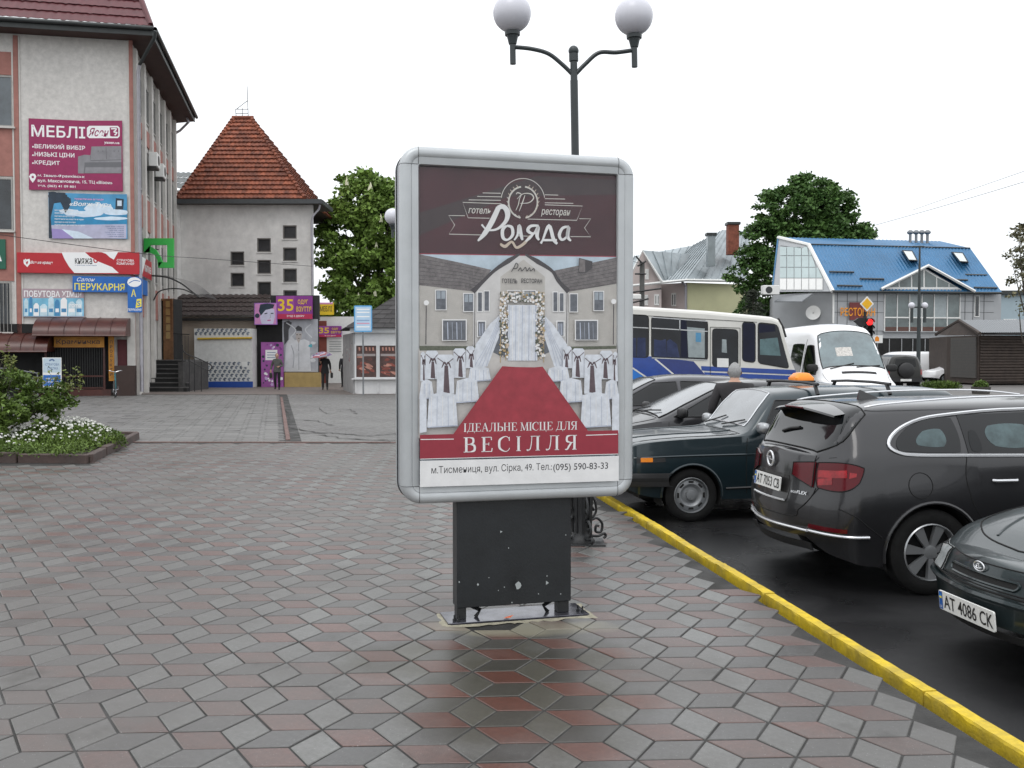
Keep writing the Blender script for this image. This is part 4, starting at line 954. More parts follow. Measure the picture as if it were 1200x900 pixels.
# hairdresser sign
s_blue = pm('blue', (.012, .12, .42), .1); s_yel = pm('yellow', (.80, .68, .06)); s_orange = pm('orange', (.45, .19, .015), .3, 2)
t, q = sign('hairdresser_sign', 'blue hairdresser sign with yellow capital letters directly under the red insurance sign', WF, (85, 324, 163, 342.5), th=.1, backm=s_blue, off=.12)
q.a = lambda x, y: (x/3.4625, 220+y/3.4625)
q.text(s_wh, 'Салон', 312, 364, 385, 380, .0, .4); q.text(s_yel, 'ПЕРУКАРНЯ', 302, 388, 506, 416, .04); q.mb.build('print', t)
MB().fr(WSd).m(s_blue).box(-.3, 2.2, -.22, -.12, *(lambda r: (r[1], r[3]))(WF.rect(85, 324, 163, 342.5, .22))).build('side_board', t)
t, q = sign('salon_hanging_sign', 'small blue hanging sign with a white salon picture at the building corner', WF, (149.5, 326, 166, 366), th=.12, backm=s_blue, off=.35)
q.a = lambda x, y: (x/3.4625, 220+y/3.4625)
q.fill(s_wh, [(545+29*math.cos(R(-30*k)), 383+20*math.sin(R(-30*k))) for k in range(12)]); q.line(s_blue, [(522, 388), (545, 376), (568, 380)], .03, 3)
q.text(s_yel, 'А', 532, 412, 552, 442, .03); q.fill(s_yel, [(550, 488), (574, 482), (574, 450), (555, 452)]); q.text(s_blue, 'S', 556, 458, 570, 480, .03); q.text(s_wh, 'ПЕРУКАРНЯ', 518, 490, 574, 500, .02); q.mb.build('print', t)
# household goods sign
s_pale = pm('pale_mauve', (.36, .27, .30)); s_cy = pm('cyan', (.16, .42, .58), .3, 1.5); s_cyl = pm('pale_cyan', (.50, .65, .72), .2); s_cyd = pm('deep_cyan', (.05, .22, .42), .2)
t, q = sign('household_goods_sign', 'pale blue sign picturing cleaning products left of the red curved awning', WF, (26.5, 338.5, 98.3, 371.5), th=.05, backm=s_pale)
q.a = lambda x, y: (x/3.4625, 220+y/3.4625)
q.fill(s_pale, [(94, 522), (340, 522), (340, 410), (94, 412)]); q.fill(s_cy, [(94, 522), (340, 522), (340, 448), (94, 448)])
q.text(s_wh, 'ПОБУТОВА ХІМІЯ', 98, 418, 330, 444, .03)
for k, (x, w, h) in enumerate(((98, 16, 62), (118, 14, 70), (136, 22, 44), (162, 30, 40), (196, 22, 70), (222, 20, 58), (246, 26, 66), (276, 30, 50), (308, 26, 60))):
    cc = (s_cyl, s_cyd, s_wh, s_cyl)[k % 4]; q.fill(cc, [(x, 520), (x+w, 520), (x+w, 522-h), (x+w*.7, 512-h), (x+w*.35, 512-h), (x, 522-h)]); q.fill((s_cyd, s_wh, s_cyd, s_wh)[k % 4], [(x+3, 505), (x+w-3, 505), (x+w-3, 490), (x+3, 490)])
q.text(s_wh, 'roma', 282, 472, 330, 486, .04); q.mb.build('print', t)
# green sign far left
t, q = sign('green_shop_sign', 'dark green panel on the pink strip at the left edge', WF, (-30, 280, 6.5, 315), backm=pm('green_dark', (.01, .10, .06), .1)); q.mb.m(s_wh); q.text(s_wh, 'А', -14, 286, 2, 306, .03); q.mb.build('print', t)
# green square bank sign hanging out over the steps
gY = 42.8; s_grn = pm('bright_green', (.04, .42, .07), .06)
WG = Wall((at(150, 400, gY).x, gY), (at(260, 400, gY).x, gY))
g = lambda x, y: WG.uz(x/3.4625, 220+y/3.4625)
t = thing('green_bank_sign', 'bright green square bank emblem with a white arrow like cut, hung above the steps', 'sign', WG.M @ Vector((g(643, 325)[0], .1, g(643, 325)[1])), 0)
mb = MB().fr(WG).m(s_grn)
o_ = [g(583, 205), g(703, 205), g(703, 325), g(640, 325)]
for poly in ([(583, 205), (583, 232), (703, 232), (703, 205)], [(678, 232), (678, 325), (703, 325), (703, 232)], [(583, 232), (583, 262), (608, 262), (608, 232)], [(642, 302), (642, 325), (678, 325), (678, 302)], [(583.5, 262.5), (606, 263), (625, 271), (638, 292), (641.5, 325), (658, 301.5), (650, 280), (632, 252), (607.5, 236)]):
    mb.prism([g(*p) for p in poly], (0, .14))
mb.build('emblem', t); gg = g(620, 240)
MB().fr(WG).m(M_iron).tube([(gg[0]-.9, .3, gg[1]), (gg[0]+.2, .16, gg[1]-.1)], .02, 5).build('bracket', t)
# red curved awning, left awning
def awning(label, W, top, bot, depth):
    x0, y0, x1 = top; X0, Y0, X1 = bot
    a0, zt = W.uz(x0, y0); a1 = W.uz(x1, y0)[0]; b0, zb = W.uz(X0, Y0, depth); b1 = W.uz(X1, Y0, depth)[0]
    t = thing('curved_awning', label, 'awning', W.M @ Vector(((a0+a1)/2, 0, zb)), W.rz, 'brown red curved awnings on the shop front')
    rows = []
    for k in range(9):
        f = k/8; y = -depth*math.sin(f*math.pi/2); z = zb+(zt-zb)*math.cos(f*math.pi/2); rows.append([(b0+(b1-b0)*i/10, y, z) for i in range(11)])
    MB().fr(W).m(M_brn).grid(rows).build('canopy', t)
    for b_ in (b0, b1): MB().fr(W).m(M_brn).add([(b_, 0, zb)]+[(b_, r[0][1], r[0][2]) for r in rows], [list(range(len(rows)+1))]).build('end_panel', t)
    MB().fr(W).m(M_brn).tube([(b0, -depth, zb), (b1, -depth, zb)], .035, 6).build('edge_rail', t)
    for k in range(1, 6): u = b0+(b1-b0)*k/6; MB().fr(W).m(M_brn).tube([(u, r[0][1]-.012, r[0][2]+.012) for r in rows], .012, 4).build('rib', t)
    return t
awning('brown red curved awning over the grilled doorway and orange sign', WF, (40, 372, 152), (37.5, 393, 147), 1.3)
awning('lower curved awning running off the left edge of the shop front', WF, (-40, 390, 54), (-40, 412, 55), 1.3)
# shop bay below: recess, grille, orange signs
a, z0_, b, z1_ = WF.rect(56, 394, 124, 455)
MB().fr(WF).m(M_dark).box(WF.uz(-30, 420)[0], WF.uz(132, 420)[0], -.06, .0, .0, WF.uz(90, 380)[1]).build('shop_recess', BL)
GR = thing('security_grille', 'rusty brown steel security grille across the doorway beneath the red awning', 'grille', WF.M @ Vector(((a+b)/2, -.3, 0)), WF.rz)
for z_ in (z0_+.02, z0_+.5, z1_-.45, z1_): MB().fr(WF).m(M_brn).box(a, b, -.33, -.29, z_-.03, z_+.03).build('cross_rail', GR)
for x_ in (a, b): MB().fr(WF).m(M_brn).box(x_-.04, x_+.04, -.34, -.28, .0, z1_+.05).build('upright', GR)
for k in range(1, 24): x_ = a+(b-a)*k/24; MB().fr(WF).m(M_iron).box(x_-.012, x_+.012, -.32, -.30, z0_+.05, z1_-.03).build('bar', GR)
MB().fr(WF).m(M_brn).box(WF.uz(26, 459)[0], WF.uz(133, 459)[0], -.5, -.07, 0, .26).build('brown_plinth', BL)
t, q = sign('grocery_sign', 'faded orange sign with dark lettering under the red awning', WF, (63, 394.5, 122, 407), th=.05, backm=s_orange, off=.45); q.text(pm('brown_ink', (.06, .03, .02)), 'Крамничка', 66, 397.5, 117, 404.5, .05); q.mb.build('print', t)
t, q = sign('vertical_orange_sign', 'narrow vertical orange sign beside the grille and above the bicycle', WF, (127.2, 394, 133.8, 446.5), th=.05, backm=s_orange, off=.40)
for k, c_ in enumerate('ПРОДУКТИ'): q.text(pm('brown_ink', (.06, .03, .02)), c_, 128.8, 399+k*5.4, 131.8, 402.6+k*5.4, .02)
q.mb.build('print', t)
strip(WF, 138, 151, 398, 430, mat('dark_red_render', (.11, .03, .035), .8), 'red_wall_panel', .05)
bx = MB().fr(WF).m(mat('dark_brown_panel', (.035, .018, .014), .6)); r_ = WF.rect(134.5, 428.5, 158, 460, .6); bx.box(r_[0], r_[2], -.7, -.17, 0, r_[3]); bx.build('basement_hatch_box', BL)
# white and blue board standing by the railing
t = thing('notice_board', 'upright white and blue notice board standing between the railing and the bush', 'sign', gnd(61, 462), 0)
Wn = Wall((at(40, 440, 37.5).x, 37.5), (at(80, 440, 37.5).x, 37.5)); q = Print(Wn, -.001)
r_ = Wn.rect(50, 419, 71.7, 455.5); mb = MB().fr(Wn).m(M_white).box(r_[0], r_[2], 0, .04, r_[1], r_[3]); mb.build('board', t)
q.a = lambda x, y: (x/3.4625, 220+y/3.4625); q.fill(pm('pale_blue', (.45, .55, .62)), [(175, 750), (246, 750), (246, 692), (175, 692)]); q.fill(s_blue, [(175, 804), (246, 804), (246, 760), (175, 760)]); q.text(s_ink, 'СТРАХОВА', 184, 712, 240, 722, .03); q.text(s_ink, 'СПІЛКА', 192, 728, 236, 738, .03); q.text(s_wh, 'автоцивілка', 186, 770, 238, 779, .02); q.text(s_wh, 'зелена карта', 186, 785, 238, 794, .02); q.line(s_ink, [(200, 702), (212, 697), (220, 703)], .06, 3); q.mb.build('print', t)
for x_ in (r_[0]+.05, r_[2]-.05): MB().fr(Wn).m(M_pipe).tube([(x_, .02, 0), (x_, .02, r_[1])], .02, 6).build('post', t)
# grey tube railing, far left
t = thing('grey_railing', 'grey tube railing along the shop ramp at the left edge', 'railing', gnd(15, 463), 0)
Wr = Wall((at(-30, 440, 38.3).x, 38.3), (at(60, 440, 38.9).x, 38.9)); M_gr = mat('grey_railing_paint', (.20, .21, .22), .5, metal=.3)
L_ = Wr.uz(45, 440)[0]
for z_, k in ((1.05, 1), (.82, 1), (.55, 0), (.30, 0)): MB().fr(Wr).m(M_gr).tube([(0, 0, z_+.12), (L_*.55, 0, z_+.08), (L_, 0, z_-.12)], .022 if k else .014, 6).build('rail', t)
for px_ in (-12, 8.6, 32, 44): u = Wr.uz(px_, 440)[0]; MB().fr(Wr).m(M_gr).tube([(u, 0, 0), (u, 0, 1.12 if px_ < 20 else .98)], .026, 6).build('post', t)
# steps, door, canopy on the side wall
st = at(163, 458, 44.0); zS = 1.42
ST = thing('entrance_steps', 'dark stone entrance steps with black railing climbing to the side door', 'steps', gnd(192, 461), 0)
gx0 = gnd(165, 459).x; Yb = 44.3
xL = lambda Y: at(166, 440, Y).x; nS = 7
for k in range(nS):
    Y0_ = Yb+k*.34; x0 = at(163.5, 440, Y0_).x+.05*k; x1 = at(219 if k < 4 else 214, 440, Y0_).x; z = (k+1)*.205
    MB().m(M_step).box(x0, x1, Y0_-.03, Y0_+.46, z-.045, z, .006).build('tread', ST)
    MB().m(M_stepd).box(x0+.03, x1-.03, Y0_+.02, Y0_+.42, max(0, z-.205), z-.046).build('riser', ST)
Y0_ = Yb+nS*.34; MB().m(M_step).box(at(163.5, 440, Y0_).x, at(218, 440, Y0_).x, Y0_, Y0_+2.4, 0, nS*.205).build('landing', ST)
x0, x1 = at(180, 440, Y0_+.6).x, at(204, 440, Y0_+.6).x; zt = at(190, 350, Y0_+.6).z; zb_ = nS*.205
DR = thing('entrance_door', 'open brown wooden door with small glass panes at the top of the dark steps', 'door', (x1, Y0_+.6, zb_), 0)
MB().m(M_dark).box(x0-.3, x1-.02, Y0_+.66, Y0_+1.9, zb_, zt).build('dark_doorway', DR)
MB().m(M_wood).box(x0, x0+.1, Y0_+.5, Y0_+.64, zb_, zt).build('door_post', DR); MB().m(M_wood).box(x0+.1, x1-.02, Y0_+.5, Y0_+.64, zt-.1, zt).build('door_head', DR)
dl = at(192, 440, Y0_+.5).x
mb = MB().m(M_wood); Y1 = Y0_+.55
mb.box(dl, x1, Y1-.06, Y1, zb_, zb_+.95); mb.box(dl, dl+.12, Y1-.06, Y1, zb_+.95, zt-.1); mb.box(x1-.12, x1, Y1-.06, Y1, zb_+.95, zt-.1); mb.build('door_leaf', DR)
for k in range(5):
    za = zb_+.95+k*(zt-.1-zb_-.95)/5; mb = MB().m(M_wood).box(dl+.12, x1-.12, Y1-.055, Y1-.005, za, za+.06); mb.build('glazing_bar', DR)
    MB().m(mat('amber_glass', (.35, .24, .10), .25)).box(dl+.12, x1-.12, Y1-.035, Y1-.02, za+.06, za+(zt-.1-zb_-.95)/5).build('pane', DR)
# arched canopy of clear sheet on curved bars
CN = thing('arched_canopy', 'thin arched canopy of dark curved bars over the side steps', 'canopy', (at(200, 440, 45).x, 45, 2.8), 0)
for Yk, dz in ((43.6, 0), (44.9, -.03), (46.2, -.06)):
    pts = cr([at(178, 323, Yk), at(196, 325, Yk), at(212, 332, Yk), at(224, 341, Yk), at(234, 349, Yk)], 5)
    MB().m(M_iron).tube(pts, .04 if Yk < 44 else .03, 6).build('arch_bar', CN)
    pts = cr([at(180, 352, Yk), at(186, 342, Yk), at(198, 338.5, Yk), at(214, 339, Yk), at(226, 344, Yk)], 5); MB().m(M_iron).tube(pts, .03, 6).build('lower_bar', CN)
A_ = cr([at(178, 322.5, 43.6), at(196, 324.5, 43.6), at(212, 331, 43.6), at(224, 340.5, 43.6), at(234, 348.5, 43.6)], 5)
rows = [[(p[0]*1+0, 43.6+dy, p[2]+.05) for p in A_] for dy in (0, 1.3, 2.6)]
MB().m(mat('smoked_sheet', (.05, .05, .055), .15, var=.1, alpha=.55)).grid(rows).build('roof_sheet', CN)
# stair railing with loop end
RL = [(214, 404), (216, 413), (232, 420), (246, 427), (248, 431), (244, 434), (232, 428), (222, 423)]
MB().m(M_iron).tube(cr([at(x, y, 44.4) for x, y in RL], 4), .025, 6).build('hand_rail', ST)
for (x, y0, y1) in ((222, 418, 459), (214, 404, 440), (228, 420, 459), (236, 424, 459)): MB().m(M_iron).tube([at(x, y0, 44.4), at(x, y1, 44.4)], .02, 6).build('rail_post', ST)
for k in range(9): MB().m(M_iron).tube([at(208+k*1.6, 392+k*.2, 46.9), at(208+k*1.6, 424, 46.9)], .012, 4).build('baluster', ST)
MB().m(M_iron).tube([at(203, 391, 46.9), at(222, 392, 46.9)], .025, 6).build('hand_rail', ST)
# stone cheek wall at steps right
MB().m(mat('dark_grey_render', (.05, .048, .047), .8, var=.4, scale=3)).box(at(215, 440, 45).x, at(220.5, 440, 45).x, 44.3, 48, 0, 1.35).build('cheek_wall', ST)
# ------------------------------------------------------------------ foliage
def leaf_mat(name, col, col2, island=.35, sc=.9):
    m = mat(name, col, .55, var=.25, scale=sc*3, col2=col2, cscale=sc, island=island, spec=.3)
    return m
M_lf_chest = leaf_mat('chestnut_leaf', (.10, .175, .032), (.19, .29, .06))
M_lf_maple = leaf_mat('maple_leaf', (.042, .095, .024), (.09, .17, .04))
M_lf_fir = leaf_mat('fir_needles', (.022, .036, .02), (.04, .045, .03))
M_lf_bush = leaf_mat('bush_leaf', (.05, .095, .016), (.12, .18, .035))
M_lf_pale = leaf_mat('olive_leaf', (.10, .11, .055), (.17, .15, .09))
M_bark = mat('bark', (.055, .045, .035), .9, var=.4, scale=8, bump=.8, bscale=20)
def leaves_mesh(P, size, mats, name, parent, aspect=.6, droop=.0, mi=None, rng=RNG, kind=None):
    n = len(P); P = np.asarray(P, float)
    d = rng.normal(size=(n, 3)); d[:, 2] = d[:, 2]*.6-droop; d /= np.linalg.norm(d, axis=1)[:, None]
    u = rng.normal(size=(n, 3)); u -= (u*d).sum(1)[:, None]*d; u /= np.linalg.norm(u, axis=1)[:, None]
    nn = np.cross(d, u); s = size*rng.uniform(.6, 1.3, n)[:, None]
    V = np.empty((n, 4, 3)); V[:, 0] = P; V[:, 1] = P+d*s*.5+u*s*aspect*.5+nn*s*.08; V[:, 2] = P+d*s; V[:, 3] = P+d*s*.5-u*s*aspect*.5+nn*s*.08
    me = bpy.data.meshes.new(name); me.vertices.add(4*n); me.vertices.foreach_set('co', V.reshape(-1))
    me.loops.add(4*n); me.loops.foreach_set('vertex_index', np.arange(4*n, dtype=np.int32))
    me.polygons.add(n); me.polygons.foreach_set('loop_start', np.arange(0, 4*n, 4, dtype=np.int32))
    for m_ in mats: me.materials.append(m_)
    if mi is not None: me.polygons.foreach_set('material_index', np.asarray(mi, dtype=np.int32))
    me.update(calc_edges=True); me.validate()
    if parent is not None:
        Mi = WM[parent.name].inverted(); me.transform(Mi)
    o = bpy.data.objects.new(name, me); COL.objects.link(o)
    if parent is not None: o.parent = parent
    if kind: o['kind'] = kind
    return o
def crown_points(blobs, n, rng, clump=.16, nclump=260, shell=.55):
    """blobs: (x,y,z,rx,ry,rz). leaf clumps through the outer volume of overlapping lobes"""
    B = np.array(blobs, float); vol = B[:, 3]*B[:, 4]*B[:, 5]; pr = vol/vol.sum(); out = []
    idx = rng.choice(len(B), nclump, p=pr); d = rng.normal(size=(nclump, 3)); d /= np.linalg.norm(d, axis=1)[:, None]
    r = (shell+(1-shell)*rng.random(nclump))**.7; C = B[idx, :3]+d*B[idx, 3:]*r[:, None]
    k = rng.choice(nclump, n); cs = rng.uniform(.5, 1.2, nclump)*clump*(vol.mean()**(1/3))
    q = rng.normal(size=(n, 3)); q /= np.linalg.norm(q, axis=1)[:, None]; q *= rng.random(n)[:, None]**.5; q[:, 2] *= .6
    return C[k]+q*cs[k][:, None]
def tree(label, x, y, blobs, leafm, n, size, trunk_r=.3, trunk_h=3.0, cat='tree', name='tree', z0=0, clump=.3, nclump=300, seed=1, group=None, droop=.2, extra=None):
    rng = np.random.default_rng(seed); t = thing(name, label, cat, (x, y, z0), 0, group)
    top = max(b[2] for b in blobs)
    mb = MB().m(M_bark).tube(cr([(x, y, z0-.2), (x+.1, y, z0+trunk_h*.5), (x-.05, y+.1, z0+trunk_h), (x, y, top)], 5), list(np.linspace(trunk_r, trunk_r*.3, 16)), 10); mb.build('trunk', t)
    for b in blobs[:9]:
        h = z0+trunk_h+random.uniform(0, .3)*(top-trunk_h-z0)*.6
        mb = MB().m(M_bark).tube(cr([(x, y, h), ((x+b[0])/2+random.uniform(-.3, .3), (y+b[1])/2, (h+b[2])/2-.3), (b[0], b[1], b[2])], 5), list(np.linspace(trunk_r*.4, trunk_r*.08, 11)), 6); mb.build('limb', t)
    P = crown_points(blobs, n, rng, clump, nclump); leaves_mesh(P, size, [leafm], 'crown', t, droop=droop, rng=rng)
    if extra: extra(t, P, rng)
    return t
# chestnut behind the kiosk (its white flower candles)
cx, cy = at(432, 300, 62).x, 62
zt = at(430, 196, 62).z
s_ = 62/1150
def pb(px, py, Y, rx, rz, ry=None): p = at(px, py, Y); return (p.x, p.y, p.z, rx*Y/1150, (ry or rx)*Y/1150, rz*Y/1150)
M_candle = mat('chestnut_candle', (.62, .62, .45), .7)
def candles(t, P, rng):
    idx = rng.choice(len(P), 130); mb = MB().m(M_candle)
    for i in idx:
        p = P[i]
        if p[1] > cy+1: continue
        mb.lathe([(.12, 0), (.09, .25), (0.01, .5)], 5, tuple(p))
    mb.build('flower_candles', t, kind='stuff')
tree('broad green chestnut tree with pale flower candles rising behind the white kiosk', cx, cy,
     [pb(430, 240, 62, 42, 36), pb(405, 270, 62, 34, 34), pb(455, 262, 61, 40, 45), pb(398, 320, 61, 26, 36), pb(430, 330, 60.5, 38, 42), pb(470, 320, 62, 42, 50), pb(500, 280, 63, 44, 60), pb(395, 355, 61, 22, 24), pb(530, 320, 63, 40, 50), pb(422, 215, 62, 26, 16), pb(448, 222, 63, 30, 20)],
     M_lf_chest, 60000, .32, .38, 3.2, seed=3, clump=.30, nclump=560, droop=.3, extra=candles)
# ------------------------------------------------------------------ flower bed
BED = thing('flower_bed', 'raised flower bed with reddish kerb edging, green bush and small white flowers', 'flower bed', (-8.6, 16.5, 0), 0)
pts = [gnd(-60, 541), gnd(105, 542.5), gnd(161, 514.5), gnd(-60, 511)]
M_edge = mat('flower_bed_kerb', (.085, .052, .045), .7, var=.35, scale=6, bump=.4, col2=(.05, .04, .036), cscale=3)
MB().m(M_soil).prism([(p.x, p.y) for p in pts], (-.05, .09), 'z').build('soil', BED)
def edging(a, b, L=.98):
    d = Vector((b.x-a.x, b.y-a.y, 0)); n = max(1, round(d.length/L)); d.normalize()
    for k in range(n):
        p = a+(b-a)*(k/n); q = (b-a).length/n; Mx = Matrix.Translation((p.x, p.y, 0)) @ Matrix.Rotation(math.atan2(d.y, d.x)+random.uniform(-.01, .01), 4, 'Z') @ Matrix.Rotation(random.uniform(-.05, .05), 4, 'X')
        MB().fr(Mx).m(M_edge).box(.01, q-.01, -.05, .06, -.1, .145+random.uniform(-.012, .012), .012).build('edging_stone', BED)
edging(pts[0], pts[1]); edging(pts[1], pts[2]); edging(pts[2], pts[3])
rng = np.random.default_rng(11)
bx_, by_ = -8.2, 16.6
def inbed(n, x0=-12.5, x1=-6.6):
    out = []
    while len(out) < n:
        x = rng.uniform(x0, x1); y = rng.uniform(14.9, 18.2)
        if x < -6.55-(y-14.75)*.2: out.append((x, y))
    return np.array(out)
# low green cover
p = inbed(14000); z = .10+rng.random(len(p))*.14; leaves_mesh(np.c_[p, z], .075, [M_lf_bush], 'ground_cover', BED, aspect=.3, droop=-.8, rng=rng, kind='stuff')
# white flowering mound right
def mound(cx, cy, rx, ry, h, n): 
    a = rng.uniform(0, 2*np.pi, n); r = np.sqrt(rng.random(n)); x = cx+rx*r*np.cos(a); y = cy+ry*r*np.sin(a); return np.c_[x, y, .1+h*np.sqrt(np.maximum(0, 1-r*r))*rng.uniform(.75, 1.05, n)]
pm_ = np.r_[mound(-7.75, 16.9, 1.0, 1.15, .42, 9000), mound(-8.6, 15.8, 1.3, .7, .22, 4500), mound(-11.2, 15.5, 1.6, .6, .3, 4500)]
leaves_mesh(pm_-[0, 0, .05], .065, [M_lf_bush], 'mound_foliage', BED, aspect=.35, droop=-.7, rng=rng, kind='stuff')
M_petal = mat('white_petals', (.78, .78, .74), .6)
fp = np.r_[mound(-7.8, 16.9, .95, 1.1, .48, 520), mound(-8.8, 15.8, 1.2, .6, .30, 120), mound(-11.2, 15.4, 1.6, .5, .36, 160)]
V = []; Fc = []
for c in fp:
    b = len(V); r = rng.uniform(.014, .028)
    V.append((c[0], c[1], c[2]+.01))
    tl = rng.uniform(-.5, .5, 2)
    for k in range(6):
        a = R(60*k); rr = r*(1 if k % 2 else .75)
        V.append((c[0]+rr*math.cos(a), c[1]+rr*math.sin(a), c[2]+.01+rr*(math.cos(a)*tl[0]+math.sin(a)*tl[1])-rr*.6*0))
    Fc += [[b, b+1+k, b+1+(k+1) % 6] for k in range(6)]
    # a second, upright ring so blooms read from the side
    b2 = len(V); V += [(c[0]-r, c[1], c[2]), (c[0]+r, c[1], c[2]), (c[0]+r*.7, c[1], c[2]+r*1.1), (c[0]-r*.7, c[1], c[2]+r*1.1)]; Fc.append([b2, b2+1, b2+2, b2+3])
me_ = MB().m(M_petal); me_.add(V, Fc); me_.build('white_blossom', BED, kind='stuff')
SHR = thing('bush', 'loose green bush growing in the flower bed behind the white flowers', 'bush', (bx_-1.2, by_+.3, .08), 0)
lobes = [(-8.6, 16.4, .75, .95, .7, .55), (-9.9, 16.5, .65, 1.0, .8, .55), (-8.5, 16.7, 1.15, .35, .35, .38), (-7.55, 16.8, .98, .5, .35, .12), (-10.9, 16.7, .85, .9, .7, .5), (-8.75, 16.8, 1.30, .22, .25, .35), (-7.9, 16.7, .95, .45, .4, .35), (-9.5, 16.7, 1.05, .4, .3, .3)]
P_ = crown_points(lobes, 14000, rng, .26, 200, .2); leaves_mesh(P_, .10, [M_lf_bush], 'foliage', SHR, aspect=.45, rng=rng)
for k in range(26):
    a = rng.uniform(0, 6.28); l = lobes[k % 8]; e_ = (l[0]+rng.uniform(-.3, .3), l[1]+rng.uniform(-.2, .2), l[2]+l[5]*.9)
    MB().m(M_bark).tube(cr([(bx_-.9+rng.uniform(-.6, .6), by_+.2, .08), ((bx_-.9+e_[0])/2, by_+.2, e_[2]*.55), e_], 4), [.018]*5+[.012, .01, .008, .006][:4], 5).build('stem', SHR)
# shoot sprays with pale young leaves
sp = []
for k in range(60):
    l = lobes[rng.integers(0, 8)]; b = np.array([l[0]+rng.normal()*l[3]*.5, l[1], l[2]+l[5]*.6]); d = np.array([rng.normal()*.35, rng.normal()*.2, 1]); d /= np.linalg.norm(d); L = rng.uniform(.15, .38)
    for q in range(14): sp.append(b+d*L*q/14+rng.normal(size=3)*.015)
leaves_mesh(np.array(sp), .075, [leaf_mat('young_leaf', (.11, .15, .03), (.16, .17, .05))], 'young_shoots', SHR, aspect=.45, rng=rng)

# ------------------------------------------------------------------ people: one skinned body from a joint skeleton
M_skin = mat('skin', (.42, .25, .18), .6, var=.05); M_hair_g = mat('grey_hair', (.30, .30, .30), .8, var=.2, scale=60, bump=.5, bscale=200); M_hair_d = mat('dark_hair', (.03, .02, .015), .7)
def person(label, loc, rz, P, top, legs, shoe, hairm, group=None, hood=None, seed=0, skirt_len=None, sc=1.0, bag=None, jacket_hem=.80, bare=False, hair_long=False):
    """P: joints {name:(x,y,z)}, facing -y locally"""
    t = thing('person', label, 'person', loc, rz, group); Mx = WM[t.name] @ Matrix.Scale(sc, 4)
    J = dict(pel=(0, 0, .95), waist=(0, 0, 1.10), chest=(0, -.01, 1.32), nb=(0, .0, 1.46), neck=(0, -.01, 1.52), hd=(0, -.02, 1.60), ht=(0, -.01, 1.70),
             shL=(-.17, 0, 1.42), elL=(-.23, .03, 1.14), wrL=(-.22, -.10, .93), shR=(.17, 0, 1.42), elR=(.23, .03, 1.14), wrR=(.22, -.10, .93),
             hiL=(-.09, 0, .92), knL=(-.10, -.03, .50), anL=(-.10, .02, .09), toL=(-.11, -.14, .03), hiR=(.09, 0, .92), knR=(.10, -.03, .50), anR=(.10, .02, .09), toR=(.11, -.14, .03))
    J.update(P)
    rad = dict(pel=.155, waist=.145, chest=.165, nb=.11, neck=.058, hd=.06, ht=.05, shL=.085, elL=.058, wrL=.04, shR=.085, elR=.058, wrR=.04, hiL=.105, knL=.07, anL=.05, toL=.036, hiR=.105, knR=.07, anR=.05, toR=.036)
    E_ = [('pel', 'waist'), ('waist', 'chest'), ('chest', 'nb'), ('nb', 'neck'), ('neck', 'hd'), ('chest', 'shL'), ('shL', 'elL'), ('elL', 'wrL'), ('chest', 'shR'), ('shR', 'elR'), ('elR', 'wrR'), ('pel', 'hiL'), ('hiL', 'knL'), ('knL', 'anL'), ('anL', 'toL'), ('pel', 'hiR'), ('hiR', 'knR'), ('knR', 'anR'), ('anR', 'toR')]
    names = ['pel']+[n for n in J if n != 'pel' and n != 'ht']; ix = {n: i for i, n in enumerate(names)}
    me = bpy.data.meshes.new('tmp'); me.from_pydata([J[n] for n in names], [(ix[a], ix[b]) for a, b in E_], []); o = bpy.data.objects.new('tmp', me); COL.objects.link(o)
    md = o.modifiers.new('s', 'SKIN'); 
    if not me.skin_vertices: me.attributes
    bm = bmesh.new(); bm.from_mesh(me); lay = bm.verts.layers.skin.verify()
    bm.verts.ensure_lookup_table()
    for n in names: r = rad[n]*1.0; bm.verts[ix[n]][lay].radius = (r, r*(.72 if n in ('pel', 'waist', 'chest', 'nb') else 1)); bm.verts[ix[n]][lay].use_root = (n == 'pel')
    bm.to_mesh(me); bm.free()
    sb = o.modifiers.new('u', 'SUBSURF'); sb.levels = 2; sb.render_levels = 2
    dg = bpy.context.evaluated_depsgraph_get(); ev = o.evaluated_get(dg); m2 = bpy.data.meshes.new_from_object(ev, depsgraph=dg)
    bpy.data.objects.remove(o); bpy.data.meshes.remove(me)
    # fingers and thumb joined to the same mesh, closed around what is held
    b = MB(); b.mats = [top, legs, shoe, M_skin]
    b.v = [tuple(v.co) for v in m2.vertices]; b.f = [list(p.vertices) for p in m2.polygons]
    for p in m2.polygons:
        c = p.center; arm = min((c-Vector(J[k])).length for k in ('wrL', 'wrR', 'elL', 'elR'))
        near_w = min((c-Vector(J[k])).length for k in ('wrL', 'wrR')) < .05
        if c.z > J['neck'][2]-.02: i = 3
        elif near_w: i = 3
        elif c.z > jacket_hem or arm < .16: i = 0
        elif c.z < .11: i = 2
        else: i = 1
        b.mi.append(i); b.sm.append(True)
    b.cur = 3
    for sd in ('L', 'R'):
        w = Vector(J['wr'+sd]); d = (w-Vector(J['el'+sd])).normalized(); s_ = d.cross(Vector((0, -1, .2))).normalized(); f_ = s_.cross(d).normalized()
        palm = w+d*.05; b.tube([w-d*.01, w+d*.03, w+d*.08], [.026, .033, .028], 8)
        for k, L in enumerate((.055, .07, .065, .05)):
            p0 = w+d*.08+s_*(-.027+.018*k); b.tube([p0, p0+d*L*.5+f_*.006, p0+d*L*.75+f_*.03, p0+d*L*.7+f_*.05], [.0095, .009, .008, .006], 6)
        p0 = w+d*.035+s_*-.03; b.tube([p0, p0+d*.025-s_*.025+f_*.01, p0+d*.05-s_*.028+f_*.03], [.011, .010, .007], 6)
    # head: skull, face, nose, ears
    h = Vector(J['hd']); hz = h.z+.035
